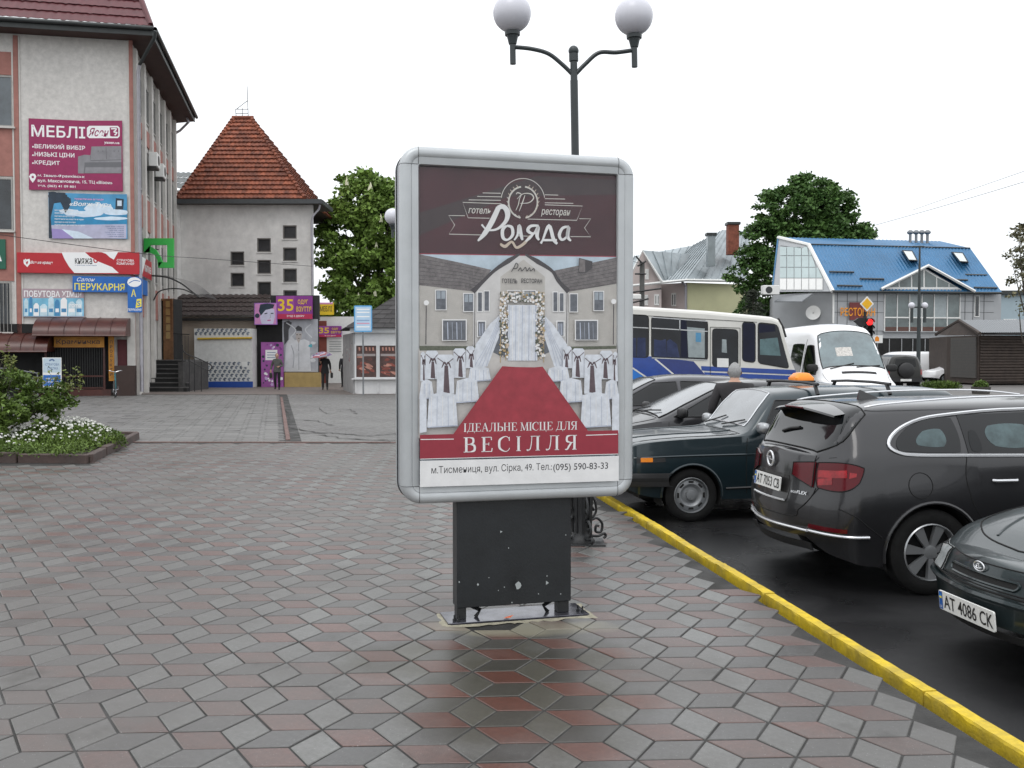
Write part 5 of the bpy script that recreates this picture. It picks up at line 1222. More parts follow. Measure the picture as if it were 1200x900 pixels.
    def HP(th, z):
        u = (z-(-.125))/.25
        wx = .078*math.sin(math.pi*min(max(u, .02), .985))**.55*(.80+.22*min(1, u*1.7)); wy = .098*math.sin(math.pi*min(max(u, .02), .985))**.5*(.88+.14*u)
        x = wx*math.cos(th); y = wy*math.sin(th)
        fr_ = max(0, -math.sin(th))
        if fr_ > .93 and -.045 < z < .02: y -= .022*(1-(abs(z+.022)/.045))*(fr_-.93)/.07
        if fr_ > .75 and .0 < z < .035 and abs(math.cos(th)) > .25: y += .010
        return (h.x+x, h.y-.012+y, hz+z)
    zs = [-.124+.248*i/17 for i in range(18)]
    g = [[HP(2*math.pi*k/28, z) for k in range(28)] for z in zs]; b.grid(g, True, closed=True); b.f.append([len(b.v)-28+k for k in range(28)]); b.mi.append(3); b.sm.append(True)
    for sx in (-1, 1): b.add([(h.x+sx*.074, h.y, hz-.03), (h.x+sx*.092, h.y+.015, hz-.01), (h.x+sx*.092, h.y+.018, hz+.02), (h.x+sx*.076, h.y-.005, hz+.022), (h.x+sx*.078, h.y-.012, hz-.005)], [(0, 1, 2, 3, 4)] if sx > 0 else [(4, 3, 2, 1, 0)])
    b.v = [tuple(Mx @ Vector(p)) for p in b.v]; b.M = Matrix.Identity(4)
    b.build('body', t)
    M_eye = mat('eye_dark', (.02, .015, .012), .3); e_ = MB().fr(Mx).m(M_eye)
    for sx in (-1, 1): MB().fr(Mx).m(M_eye).ball((h.x+sx*.030, h.y-.098, hz+.012), .0095, 8, 6).build('eye', t)
    MB().fr(Mx).m(mat('lips', (.30, .11, .09), .6)).tube([(h.x-.024, h.y-.094, hz-.064), (h.x, h.y-.104, hz-.062), (h.x+.024, h.y-.094, hz-.064)], .005, 5).build('mouth', t)
    # hair cap (back and top of the skull)
    hb = MB().fr(Mx).m(hairm); rows = []
    for i in range(10):
        zz = (-.075 if not hair_long else -.12)+(.205 if not hair_long else .25)*i/9
        row = []
        for k in range(21):
            th = math.pi*(-.02+1.04*k/20)-(0 if zz < .055 else (zz-.055)*4.2)*(1-2*k/20) if True else 0
            x, y, z = HP(th, min(zz, .122)); cxx = h.x; cyy = h.y-.012
            row.append((cxx+(x-cxx)*1.10+.0, cyy+(y-cyy)*1.12, z+.012+.004*math.sin(k*2.3+i)))
        rows.append(row)
    hb.grid(rows, True); top_ = rows[-1]; hb.add(top_+[(h.x, h.y, hz+.142)], [[k, k+1, len(top_)] for k in range(len(top_)-1)]+[[len(top_)-1, 0, len(top_)]], True); hb.build('hair', t)
    # collar and jacket hem
    nb = Vector(J['neck']); MB().fr(Mx).m(top).lathe([(.085, -.05), (.075, .0), (.07, .02), (.062, .0)], 14, (nb.x, nb.y+.0, nb.z-.03)).build('collar', t)
    pe = Vector(J['pel']); MB().fr(Mx).m(top).grid([[(pe.x+.175*s1*math.cos(a), pe.y+.125*s1*math.sin(a), z) for a in np.linspace(0, 2*math.pi, 21)[:-1]] for z, s1 in ((1.12, .86), (1.0, 1.0), (.9, 1.06), (jacket_hem, 1.12), (jacket_hem+.01, 1.0))], True, closed=True).build('jacket_skirt', t)
    if bag:
        side, bm_ = bag; w = Vector(J['wr'+side]); sx = -1 if side == 'L' else 1
        q = thing('handbag', 'dark handbag carried by '+label.split(' with ')[0][:60] if False else bm_[1], 'bag', Mx @ Vector((w.x+sx*.05, w.y, w.z-.36)), rz)
        bb = MB().fr(Mx).m(bm_[0]).box(w.x-.02+sx*.03, w.x+.09+sx*.03, w.y-.15, w.y+.17, w.z-.36, w.z-.10, .03); bb.build('bag_body', q)
        MB().fr(Mx).m(bm_[0]).tube(cr([(w.x+sx*.06, w.y-.1, w.z-.12), (w.x+sx*.03, w.y-.05, w.z-.03), (w.x+sx*.03, w.y+.05, w.z-.03), (w.x+sx*.06, w.y+.11, w.z-.12)], 5), .009, 5).build('strap', q)
    return t
M_jk_grey = mat('grey_knit_jacket', (.085, .085, .08), .9, var=.25, scale=14, bump=.5); M_blk_cl = mat('black_cloth', (.012, .012, .014), .9); M_blk_jk = mat('black_jacket', (.016, .016, .018), .8, bump=.4, bscale=30); M_shoe = mat('black_shoes', (.012, .012, .012), .5)
M_bag = mat('black_leather_bag', (.014, .013, .013), .4)
p = gnd(325, 457.0); sc1 = .985
person('woman in a grey jacket and black trousers walking towards us with a dark bag', (p.x, p.y, .004), R(4), dict(knL=(-.09, -.10, .50), anL=(-.09, .02, .12), toL=(-.09, -.12, .05), knR=(.09, -.02, .5), anR=(.09, .02, .09), elL=(-.27, .04, 1.16), wrL=(-.29, -.08, .93), elR=(.25, .03, 1.16), wrR=(.10, -.2, 1.12)), M_jk_grey, M_blk_cl, M_shoe, mat('brown_hair', (.09, .05, .03), .7), sc=sc1, bag=('L', (M_bag, 'dark handbag hanging from the hand of the woman in grey')), jacket_hem=.86)
p = gnd(381, 457.0)
t = person('person in dark coat and grey trousers walking under the striped umbrella', (p.x, p.y, .004), R(8), dict(elL=(-.24, -.02, 1.17), wrL=(-.19, -.2, 1.30), elR=(.24, .04, 1.14), wrR=(.25, -.02, .92), knR=(.10, -.1, .5), anR=(.1, .03, .12)), M_blk_jk, mat('dark_grey_trousers', (.03, .03, .032), .9), M_shoe, M_hair_d, sc=1.0, bag=('R', (M_bag, 'black bag in the hand of the person under the umbrella')), jacket_hem=.78)
hold = WM[t.name] @ Vector((-.19, -.24, 1.38))
U = thing('umbrella', 'open umbrella with purple, red and pale stripes held over the dark coated person', 'umbrella', hold)
um = [mat('umb_'+n, c, .6) for n, c in (('purple', (.14, .08, .20)), ('pale', (.42, .38, .42)), ('red', (.30, .05, .07)), ('grey', (.22, .22, .27)))]
top_ = hold+Vector((0, .08, .42)); tilt = Matrix.Translation(top_) @ Matrix.Rotation(R(-6), 4, 'Y') @ Matrix.Rotation(R(8), 4, 'X')
for k in range(8):
    mb = MB().fr(tilt); rows = []
    for i in range(7):
        f = i/6; r = .52*f; z = -.20*f*f; rows.append([(r*math.cos(R(45*k+9*q)), r*math.sin(R(45*k+9*q)), z+(.018*math.sin(math.pi*q/5))*f) for q in range(6)])
    for i in range(6): mb.m(um[(i+k) % 4]); mb.grid(rows[i:i+2], True)
    mb.build('panel', U)
    MB().fr(tilt).m(M_iron).tube([(0, 0, -.01), (.26*math.cos(R(45*k)), .26*math.sin(R(45*k)), -.062), (.52*math.cos(R(45*k)), .52*math.sin(R(45*k)), -.212)], .004, 4).build('rib', U)
MB().m(M_iron).tube([hold-Vector((0, 0, .1)), top_+Vector((0, 0, .06))], .009, 6).build('shaft', U)
p3 = at(403.5, 440, 50)
person('figure in dark coat half hidden behind the left wall of the white kiosk', (p3.x-.0, p3.y, .004), R(200), {}, M_blk_jk, M_blk_cl, M_shoe, M_hair_d, sc=1.0)
# grey haired man between the parked cars
p = at(861, 440, 12.45)
M_jk_man = mat('dark_brown_grey_jacket', (.030, .028, .030), .85, var=.2, bump=.3)
person('grey haired man in a dark jacket standing between the parked cars, seen from behind', (p.x, 12.45, ROAD_Z), R(168), dict(shL=(-.20, 0, 1.40), shR=(.20, 0, 1.40), elL=(-.29, .02, 1.14), elR=(.29, .02, 1.14), wrL=(-.27, -.1, .92), wrR=(.27, -.1, .92), neck=(0, -.02, 1.50), hd=(0, -.04, 1.56)), M_jk_man, M_blk_cl, M_shoe, M_hair_g, sc=.985, jacket_hem=.76)

# ------------------------------------------------------------------ bicycle against the hatch box
def bicycle(loc, rz, label):
    t = thing('bicycle', label, 'bicycle', loc, rz); Mx = WM[t.name]; fm = mat('teal_bicycle_paint', (.03, .16, .19), .35); ch = mat('chrome', (.5, .5, .52), .2, metal=1); tm = mat('tyre_rubber', (.02, .02, .02), .8)
    for xc in (-.52, .52):
        w = MB().fr(Mx).m(tm).tube([(xc+.33*math.cos(a), 0, .34+.33*math.sin(a)) for a in np.linspace(0, 2*math.pi, 29)[:-1]], .017, 6, closed=True).build('wheel', t)
        rm = MB().fr(Mx).m(ch).tube([(xc+.305*math.cos(a), 0, .34+.305*math.sin(a)) for a in np.linspace(0, 2*math.pi, 29)[:-1]], .009, 5, closed=True).build('rim', t); rm.parent = w
        for k in range(12): a = R(30*k); MB().fr(Mx).m(ch).tube([(xc, 0, .34), (xc+.3*math.cos(a), 0, .34+.3*math.sin(a))], .003, 3).build('spoke', t)
    for pts in ([(-.52, 0, .34), (-.12, 0, .30), (.40, 0, .72)], [(-.12, 0, .30), (-.24, 0, .82)], [(-.52, 0, .34), (-.22, 0, .74), (.36, 0, .84)], [(.52, 0, .34), (.40, 0, .62), (.34, 0, .98)]): MB().fr(Mx).m(fm).tube(pts, .018, 6).build('frame_tube', t)
    MB().fr(Mx).m(ch).tube(cr([(.20, -.27, 1.03), (.36, -.2, 1.05), (.36, 0, 1.0), (.36, .2, 1.05), (.20, .27, 1.03)], 4), .012, 6).build('handlebar', t)
    MB().fr(Mx).m(tm).box(-.36, -.12, -.07, .07, .86, .91, .02).build('saddle', t); MB().fr(Mx).m(ch).tube([(-.24, 0, .8), (-.25, 0, .87)], .013, 6).build('seat_post', t)
    MB().fr(Mx).m(ch).tube([(-.12, -.09, .18), (-.12, -.09, .30), (-.12, .09, .30), (-.12, .09, .42)], .01, 5).build('crank', t)
    return t
p = gnd(135.5, 465.5); bicycle((p.x, p.y, 0), R(-70), 'teal bicycle parked beside the brown hatch box under the vertical orange sign')
# ------------------------------------------------------------------ tower house, lean-to and shop fronts
M_tw = mat('weathered_white_render', (.76, .745, .72), .9, var=.12, scale=2, bump=.5, bscale=14, col2=(.54, .525, .505), cscale=.35)
M_clay = mat('clay_roof_tile', (.25, .070, .032), .8, var=.3, scale=4, island=.3, col2=(.13, .042, .026), cscale=1.3)
M_dtile = mat('dark_brown_tile', (.045, .032, .03), .6, var=.3, scale=3, island=.2)
M_zinc = mat('dark_zinc_gutter', (.07, .075, .078), .5, metal=.3)
M_beige = mat('beige_plaster', (.36, .30, .24), .9, var=.15, scale=1, col2=(.27, .23, .19), cscale=.6)
YT = 54.0
WT = Wall((at(207, 400, YT).x, YT), (at(367, 400, YT).x, YT))
TW = thing('tower_house', 'white rendered tower house with pointed red tile roof and square dark openings', 'building', WT.M @ Vector((WT.L/2, 0, 0)), 0)
zE = at(290, 240, YT).z; Lw = WT.L
# front wall built round the eight square openings
ops = [(270, 294.7, 286, 311), (270, 319.6, 286, 336), (301.3, 279, 317.2, 295.5), (301.3, 304.5, 317.2, 321), (301.3, 330, 317.2, 346.5), (331.6, 264, 348, 280), (331.6, 290, 348, 306), (331.6, 314.6, 348, 331), (331.6, 340, 348, 356)]
rects = [WT.rect(*o_) for o_ in ops]
_cx = {c: (WT.uz(c, 300)[0], WT.uz(c+16.2, 300)[0]) for c in (270, 301.3, 331.6)}
rects = [(_cx[o_[0]][0], r[1], _cx[o_[0]][1], r[3]) for o_, r in zip(ops, rects)]
us = sorted({0, Lw}|{r[0] for r in rects[::1]}|{r[2] for r in rects}); us = [0, *sorted({round(x, 3) for r in rects for x in (r[0], r[2])}), Lw]
zs = [0, *sorted({round(x, 3) for r in rects for x in (r[1], r[3])}), zE]
mb = MB().fr(WT).m(M_tw)
# columns between openings
cols_ = sorted({(round(r[0], 3), round(r[2], 3)) for r in rects}); x = 0
segs = []
for (a, b) in cols_:
    mb.box(x, a, 0, .3, 0, zE); z = 0
    for r in sorted([r for r in rects if round(r[0], 3) == a], key=lambda r: r[1]): mb.box(a, b, 0, .3, z, r[1]); z = r[3]
    mb.box(a, b, 0, .3, z, zE); x = b
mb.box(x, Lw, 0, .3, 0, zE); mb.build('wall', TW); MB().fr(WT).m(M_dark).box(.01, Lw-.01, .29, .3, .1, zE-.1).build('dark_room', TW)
mb = MB().fr(WT).m(M_tw); xr = at(366, 400, YT+9).x-WT.o.x; mb.prism([(0, .301), (Lw, .301), (xr, 9), (0, 9)], (0, zE-.01), 'z'); mb.build('rear_wall', TW)
for r in rects:
    f = MB().fr(WT).m(mat('opening_frame', (.15, .14, .13), .7)); w = .06
    f.box(r[0], r[2], .02, .2, r[3]-w, r[3]-.002); f.box(r[0], r[2], .02, .2, r[1]+.002, r[1]+w); f.box(r[0]+.002, r[0]+w, .02, .2, r[1]+w, r[3]-w); f.box(r[2]-w, r[2]-.002, .02, .2, r[1]+w, r[3]-w); fo = f.build('window', TW)
    p_ = MB().fr(WT).m(mat('dusty_dark_glass', (.022, .022, .024), .35, var=.6, scale=2)).box(r[0]+w, r[2]-w, .16, .17, r[1]+w, r[3]-w).build('pane', TW); p_.parent = fo
    s__ = MB().fr(WT).m(M_tw).box(r[0]-.05, r[2]+.05, -.05, .02, r[1]-.05, r[1]-.002).build('sill', TW); s__.parent = fo
MB().fr(WT).m(mat('tower_soffit', (.06, .05, .045), .8)).box(-.5, Lw+.55, -.55, 2.6, zE, zE+.1).build('soffit', TW)
MB().fr(WT).m(M_zinc).box(-.5, Lw+.62, -.62, -.52, zE-.02, zE+.22).build('gutter', TW)
MB().fr(WT).m(M_zinc).box(Lw+.56, Lw+.66, -.5, 2.6, zE-.02, zE+.2).build('gutter', TW)
pg = [WT.uz(376, 241), WT.uz(375, 246), WT.uz(368, 254), WT.uz(366.5, 262)]
MB().fr(WT).m(M_pipe).tube([(p[0], -.3, p[1]) for p in pg]+[(pg[-1][0], -.12, 2.5)], .06, 8).build('downpipe', TW)
# pyramid roof with courses of clay tiles
ap0 = at(274, 140, YT+4.5); ap1 = at(295, 140, YT+4.5); zA = ap0.z
bl = WT.M @ Vector((-.15+.0, -.55, zE+.2)); br_ = Vector((at(357.5, 233, YT-.5).x, bl.y, bl.z)); bl = Vector((at(208, 233, YT-.5).x, bl.y, bl.z))
def tile_slope(p00, p10, p01, p11, rows, tw, m_, root, nmax=300):
    """every tile is a part while fewer than nmax, in courses with real overlap"""
    p00, p10, p01, p11 = map(Vector, (p00, p10, p01, p11)); nn = (p10-p00).cross(p01-p00).normalized()
    if nn.y > 0 and abs(nn.y) > .3: nn = -nn
    if nn.z < 0: nn = -nn
    tiles = []
    for j in range(rows):
        a0, a1 = j/rows, (j+1)/rows+.25/rows; A0, B0 = p00.lerp(p01, a0), p10.lerp(p11, a0); A1, B1 = p00.lerp(p01, min(a1, 1)), p10.lerp(p11, min(a1, 1))
        W_ = (B0-A0).length; n = max(1, round(W_/tw)); du = (B0-A0)/n
        c1 = (A1+B1)/2; c0 = (A0+B0)/2; up_ = c1-c0; 
        ax = (p10-p00).normalized(); 
        for i in range(n):
            x0 = A0+du*i; x1 = A0+du*(i+1)
            def cl(q, s):   # clip to hips
                q = q.copy(); lo = (A1-q).dot(ax); hi = (B1-q).dot(ax)
                return q+ax*(max(lo, min(hi, 0)) if lo > 0 or hi < 0 else 0)
            upn = (up_-ax*up_.dot(ax)); y0 = cl(x0+upn, 0); y1 = cl(x1+upn, 0)
            jit = random.uniform(0, .012); lf = nn*(.11+jit)
            tiles.append([x0+lf, x0.lerp(x1, .5)+lf+nn*.03, x1+lf, y1+nn*.012, y0.lerp(y1, .5)+nn*.035, y0+nn*.012, x0, x1])
    return tiles
ti = tile_slope(bl, br_, ap0, ap1, 19, .235, M_clay, TW)
ti2 = tile_slope(br_, (br_.x+0, br_.y+10, br_.z), ap1, ap1+Vector((0, .5, 0)), 19, .5, M_clay, TW)
ti3 = tile_slope((bl.x, bl.y+10, bl.z), bl, ap0+Vector((0, .5, 0)), ap0, 19, .5, M_clay, TW)
def add_tile(mb, q): return mb.add(q, [(0, 1, 4, 5), (1, 2, 3, 4), (6, 7, 2, 1, 0), (6, 0, 5), (7, 3, 2)])
cols_front = ti
n_ = 0
# larger single courses near the eaves as parts, the rest joined
for q in ti[:298]: add_tile(MB().m(M_clay), q).build('roof_tile', TW)
mb = MB().m(M_clay)
for q in ti[298:]+ti2+ti3: add_tile(mb, q)
mb.build('upper_roof_tiles', TW, kind='stuff')
MB().m(mat('roof_underlay', (.05, .03, .025), .9)).add([tuple(bl), tuple(br_), (br_.x, br_.y+10, br_.z), (bl.x, bl.y+10, bl.z), tuple(ap0), tuple(ap1), tuple(ap1+Vector((0, .5, 0))), tuple(ap0+Vector((0, .5, 0)))], [(0, 1, 5, 4), (1, 2, 6, 5), (2, 3, 7, 6), (3, 0, 4, 7), (4, 5, 6, 7), (0, 3, 2, 1)]).build('roof_boards', TW)
for a, b in ((bl, ap0), (br_, ap1)):
    n = 26
    for k in range(n): p, q = a.lerp(b, k/n), a.lerp(b, (k+1.1)/n); MB().m(M_clay).tube([p+Vector((0, -.04, .10)), q+Vector((0, -.04, .04))], [.13, .10], 7).build('hip_tile', TW)
MB().m(M_clay).tube([ap0+Vector((-.1, 0, .1)), ap1+Vector((.1, 0, .1))], .13, 7).build('ridge_cap', TW)
AN = thing('roof_aerial', 'thin aerial and small metal frame on the top of the pointed tile roof', 'aerial', (ap0.x, ap0.y, ap0.z+.1))
for pts in ([at(291, 140, 58.5), at(289.5, 101, 58.5)], [at(277, 140, 58.5), at(276, 128, 58.5)], [at(284, 140, 58.5), at(284, 127, 58.5)], [at(276, 128, 58.5), at(291, 128, 58.5)], [at(276, 133, 58.5), at(291, 133, 58.5)], [at(277, 128, 58.5), at(290, 118, 58.5)]): MB().m(M_gr).tube(pts, .022, 5).build('aerial_rod', AN)
# small grey roofed house between the two
HB = thing('grey_roofed_house', 'sliver of a grey roofed house between the shop building and the tower', 'building', (at(206, 300, 60).x, 60, 0))
a, b = at(186, 222, 60), at(230, 222, 60); r0, r1 = at(190, 203, 63), at(226, 203, 63)
MB().m(M_tw).box(a.x, b.x, 60.3, 66, 0, a.z).build('wall', HB)
rows_ = tiled((a.x-.3, 60, a.z), (b.x+.3, 60, b.z), (a.x-.3, 63, r0.z), (b.x+.3, 63, r1.z), 3, 3, mat('corrugated_grey', (.12, .13, .13), .7, var=.2), HB, amp=.06, name='roof_sheet')
# left narrow return wall with stained corner
MB().m(M_tw).box(at(205, 400, 53.2).x, WT.o.x+.3, 53.3, 53.98, 0, at(215, 245, 53.5).z).build('corner_wall', TW)
# lean-to with dark tiles
YL = 51.2
LT = thing('lean_to_shop', 'single storey beige lean to with dark brown wavy tile roof in front of the tower', 'building', (at(260, 450, YL).x, YL, 0))
xa, xb = at(206, 400, YL).x, at(318, 400, YL).x; ze = at(260, 371.5, YL-.4).z; zr_ = at(260, 346.5, YT-.02).z
MB().m(M_beige).box(xa+.2, at(307, 400, YL).x, YL, YL+.3, 0, ze+.02).build('wall', LT)
tiled((xa, YL-.45, ze), (xb, YL-.45, ze), (at(210, 350, YT).x, YT-.03, zr_), (at(318, 350, YT).x, YT-.03, zr_), 5, 16, M_dtile, LT, amp=.07)
MB().m(M_dark).box(xa, xb, YL-.4, YL+.02, ze-.18, ze-.06).build('eaves_board', LT)
# patterned white shutter panel
PN = thing('market_panel', 'white boarded stall front with grey honeycomb pattern, yellow rail and blue base', 'stall', (at(262, 450, YL-.9).x, YL-.9, 0))
YP = YL-1.1; WP = Wall((at(228, 440, YP).x, YP), (at(296, 440, YP).x, YP)); qz = lambda y: WP.uz(262, y)[1]
MB().fr(WP).m(mat('panel_white', (.62, .62, .60), .6, var=.1)).box(0, WP.L, 0, .9, .0, qz(385)).build('board', PN)
M_hex = mat('grey_blue_print', (.20, .23, .27), .6); M_hexd = mat('dark_print', (.10, .12, .15), .6); M_cobalt = mat('cobalt_paint', (.012, .06, .30), .5)
mb = MB().fr(WP).m(M_hex); w_ = .24
def hexrow(z0_, z1_, rows):
    for j in range(rows):
        for i in range(int(WP.L/w_)):
            cx_ = (i+.5+.5*(j % 2))*w_; cz_ = z0_+(j+.5)*(z1_-z0_)/rows
            if cx_+.1 > WP.L: continue
            mb.m(M_hex if (i+j) % 2 else M_hexd); mb.poly([(cx_+.11*math.cos(R(60*k+30)), -.004, cz_+.11*math.sin(R(60*k+30))) for k in range(4)]+[(cx_, -.004, cz_)])
            mb.m(M_hexd if (i+j) % 3 == 0 else M_hex); mb.poly([(cx_-.02+.05*math.cos(R(60*k)), -.006, cz_-.04+.05*math.sin(R(60*k))) for k in range(6)])
hexrow(qz(393), qz(385.5), 2); hexrow(qz(447), qz(424), 5); mb.build('pattern', PN, kind='stuff')
MB().fr(WP).m(mat('yellow_rail', (.50, .33, .03), .5)).tube([(.2, -.07, qz(397)), (WP.L-.0, -.07, qz(396))], .06, 6).build('rail', PN)
a_ = WP.uz(228, 453); MB().fr(WP).m(M_cobalt).box(.02, WP.L+.02, -.05, -.008, .0, qz(447)).build('blue_base', PN)
MB().fr(WP).m(M_white).box(WP.L-.55, WP.L-.25, -.02, -.008, qz(430), qz(424)).build('paper_notice', PN)
# shop front with fashion hoarding
YH = 51.0
WH = Wall((at(300, 440, YH).x, YH), (at(374, 440, YH).x, YH)); r_ = lambda *a: WH.rect(*a)
SH = thing('clothes_shop', 'clothes shop front with dark fascia and tall grey fashion poster wall', 'building', (at(338, 440, YH).x, YH, 0))
z_top = WH.uz(340, 346)[1]
MB().fr(WH).m(mat('shop_black_cladding', (.015, .015, .017), .6)).box(WH.uz(317, 360)[0], WH.L, 0.02, .3, WH.uz(340, 375)[1], z_top).build('fascia', SH)
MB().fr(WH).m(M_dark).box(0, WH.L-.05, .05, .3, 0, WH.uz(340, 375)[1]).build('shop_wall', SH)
h1 = pm('poster_grey', (.34, .35, .38), .3, 1.2); h2 = pm('poster_light', (.55, .56, .58), .2, 1.5); h3 = pm('poster_dark', (.04, .04, .045), .3); h4 = pm('poster_skin', (.40, .36, .34)); h5 = pm('ochre', (.38, .27, .10), .15); h6 = pm('cyan_scrap', (.08, .35, .42))
t, q = sign('fashion_hoarding', 'torn grey poster wall showing a man in a white shirt below the purple sign', WH, (331, 374, 372.5, 436), th=.05, backm=h1, off=-.05)
q.a = lambda x, y: (280+x/4.5, 320+y/4.5)
q.fill(h3, [(235, 300), (236, 260), (262, 250), (280, 262), (262, 300), (262, 350), (240, 380)]); q.fill(h2, [(236, 517), (300, 517), (300, 360), (276, 330), (250, 380)])
q.fill(h2, [(262, 517), (380, 517), (372, 360), (345, 348), (330, 352), (300, 352), (262, 365), (250, 420)])
q.fill(h4, [(300, 345), (306, 352), (322, 352), (330, 342), (332, 318), (300, 316)]); q.fill(h3, [(297, 322), (302, 305), (330, 305), (334, 322), (332, 288), (312, 276), (296, 292)])
q.line(h3, [(303, 325), (311, 325)], .04); q.line(h3, [(319, 325), (328, 325)], .04); q.line(h3, [(311, 344), (320, 344)], .03)
q.fill(h4, [(305, 352), (324, 352), (315, 372)]); q.line(h1, [(315, 370), (316, 510)], .04); q.line(h1, [(275, 380), (290, 430), (285, 500)], .05, 3)
for k in range(14): x, y = random.uniform(330, 395), random.uniform(350, 470); q.fill((h6, h2, h1, h2)[k % 4] if y < 400 else h2, [(x+random.uniform(8, 20)*math.cos(R(-60*j)), y+random.uniform(5, 14)*math.sin(R(-60*j))) for j in range(6)])
q.line(h2, [(250, 262), (300, 300), (270, 340)], .05, 4); q.line(h2, [(380, 270), (350, 300), (385, 340)], .05, 4); q.mb.build('print', t)
for s1 in ((334, 437, 374, 446),): MB().fr(WH).m(h5).box(r_(*s1)[0], WH.L+.1, -.12, .04, .0, WH.uz(350, 436.5)[1]).build('ochre_base', SH)
# purple panels
s_pur = pm('purple', (.22, .03, .24), .1); s_pur2 = pm('violet', (.36, .16, .50), .2, 2); s_y2 = pm('bright_yellow', (.80, .55, .02)); s_rd = pm('red_strip', (.45, .02, .08))
def thirtyfive(label, px, W, off=.1):
    t, q = sign('clothes_shoes_sign', label, W, px, th=.12, backm=s_pur, off=off, group='purple clothes and shoes signs'); x0, y0, x1, y1 = px; X = lambda f: x0+(x1-x0)*f; Y = lambda f: y0+(y1-y0)*f
    q.fill(s_rd, [(x0, Y(1)), (x1, Y(1)), (x1, Y(.78)), (x0, Y(.78))]); q.fill(pm('purple_light', (.30, .06, .30)), [(X(.0), Y(.78)), (X(.5), Y(.78)), (X(.5), Y(0)), (X(0), Y(0))])
    q.text(s_y2, '35', X(.05), Y(.14), X(.48), Y(.66), .03); q.text(s_y2, 'ОДЯГ', X(.60), Y(.16), X(.88), Y(.38), .03); q.text(s_y2, 'ВЗУТТЯ', X(.56), Y(.46), X(.97), Y(.68), .03); q.text(s_wh, 'ВХІД З ДВОРУ', X(.3), Y(.83), X(.78), Y(.93), .02); q.mb.build('print', t)
thirtyfive('large purple clothes and shoes sign numbered 35 above the grey poster wall', (323.5, 346.7, 366, 373.8), WH)
t, q = sign('portrait_sign', 'square pink violet sign showing a face with dark hair, left of the big 35 sign', WH, (298, 355, 324.5, 380.5), th=.1, backm=s_pur2, off=.25)
q.a = lambda x, y: (280+x/4.5, 320+y/4.5)
q.fill(pm('face_bg', (.60, .25, .50)), [(85, 268), (196, 268), (196, 162), (85, 162)]); q.fill(pm('face', (.58, .56, .72), .1), [(112, 240), (120, 268), (180, 268), (190, 230), (186, 190), (150, 180), (116, 195)]); q.fill(s_plm, [(105, 200), (112, 165), (150, 160), (188, 165), (180, 185), (140, 195), (115, 225)]); q.fill(s_plm, [(97+13*math.cos(R(-45*k)), 225+13*math.sin(R(-45*k))) for k in range(8)]); q.line(s_plm, [(135, 215), (150, 211)], .05); q.line(s_plm, [(168, 213), (182, 212)], .05); q.line(pm('lip', (.5, .1, .3)), [(150, 250), (168, 248)], .06); q.line(h1, [(164, 218), (168, 234), (160, 238)], .03); q.mb.build('print', t)
t, q = sign('purple_floral_panel', 'tall purple panel with pale flower print standing behind the woman in grey', WH, (306, 401, 332, 453.5), th=.08, backm=pm('magenta_purple', (.30, .08, .30), .15), off=.15)
q.fill(s_wh, [(311, 422), (325, 422), (325, 410), (311, 410)])
for k in range(46):
    x, y, r = random.uniform(308, 330), random.uniform(403, 452), random.uniform(.5, 1.6)
    if 310 < x < 326 and 409 < y < 423: continue
    q.fill((s_wh, pm('lilac', (.50, .35, .60)), s_plm, s_pur)[k % 4], [(x+r*(1+.4*(j % 2))*math.cos(R(-36*j)), y+r*(1+.4*(j % 2))*math.sin(R(-36*j))) for j in range(10)])
for k in range(3): q.line(s_ink, [(313, 413+k*3), (323, 413+k*3)], .03)
q.mb.build('print', t)
# second sign and the building beyond
YN = 58.0; WN_ = Wall((at(368, 440, YN).x, YN), (at(408, 440, YN).x, YN))
NB = thing('white_back_building', 'low white building with a reddish door column seen between poster wall and kiosk', 'building', (at(390, 440, YN+.2).x, YN+.2, 0))
zt_ = WN_.uz(385, 371)[1]; MB().fr(WN_).m(M_white).box(-1.5, WN_.L+2, .0, 4, 0, zt_).build('wall', NB)
rr = WN_.rect(372, 376, 383, 440); MB().fr(WN_).m(mat('brick_red_paint', (.20, .05, .035), .7)).box(rr[0], rr[2], -.06, 0, 0, rr[3]).build('red_column', NB)
rr = WN_.rect(386, 398, 400, 412)
for k in range(5): z = rr[1]+(rr[3]-rr[1])*k/5; MB().fr(WN_).m(M_gr).box(rr[0], rr[2], -.03, 0, z, z+.03).build('shutter_slat', NB)
thirtyfive('smaller farther purple clothes and shoes sign with 35, right of the poster wall', (372.3, 382, 400, 395), WN_, .15)
t, q = sign('yellow_sign', 'small yellow sign with pink edge on the dark wall under the chestnut tree', WN_, (373, 354.5, 391, 369), th=.1, backm=s_y2, off=.1); q.text(pm('brown_ink', (.06, .03, .02)), 'МЕБЛІ', 375, 359, 389, 365, .02); q.line(s_pk, [(374, 355.5), (390, 355.5)], .1); q.mb.build('print', t)

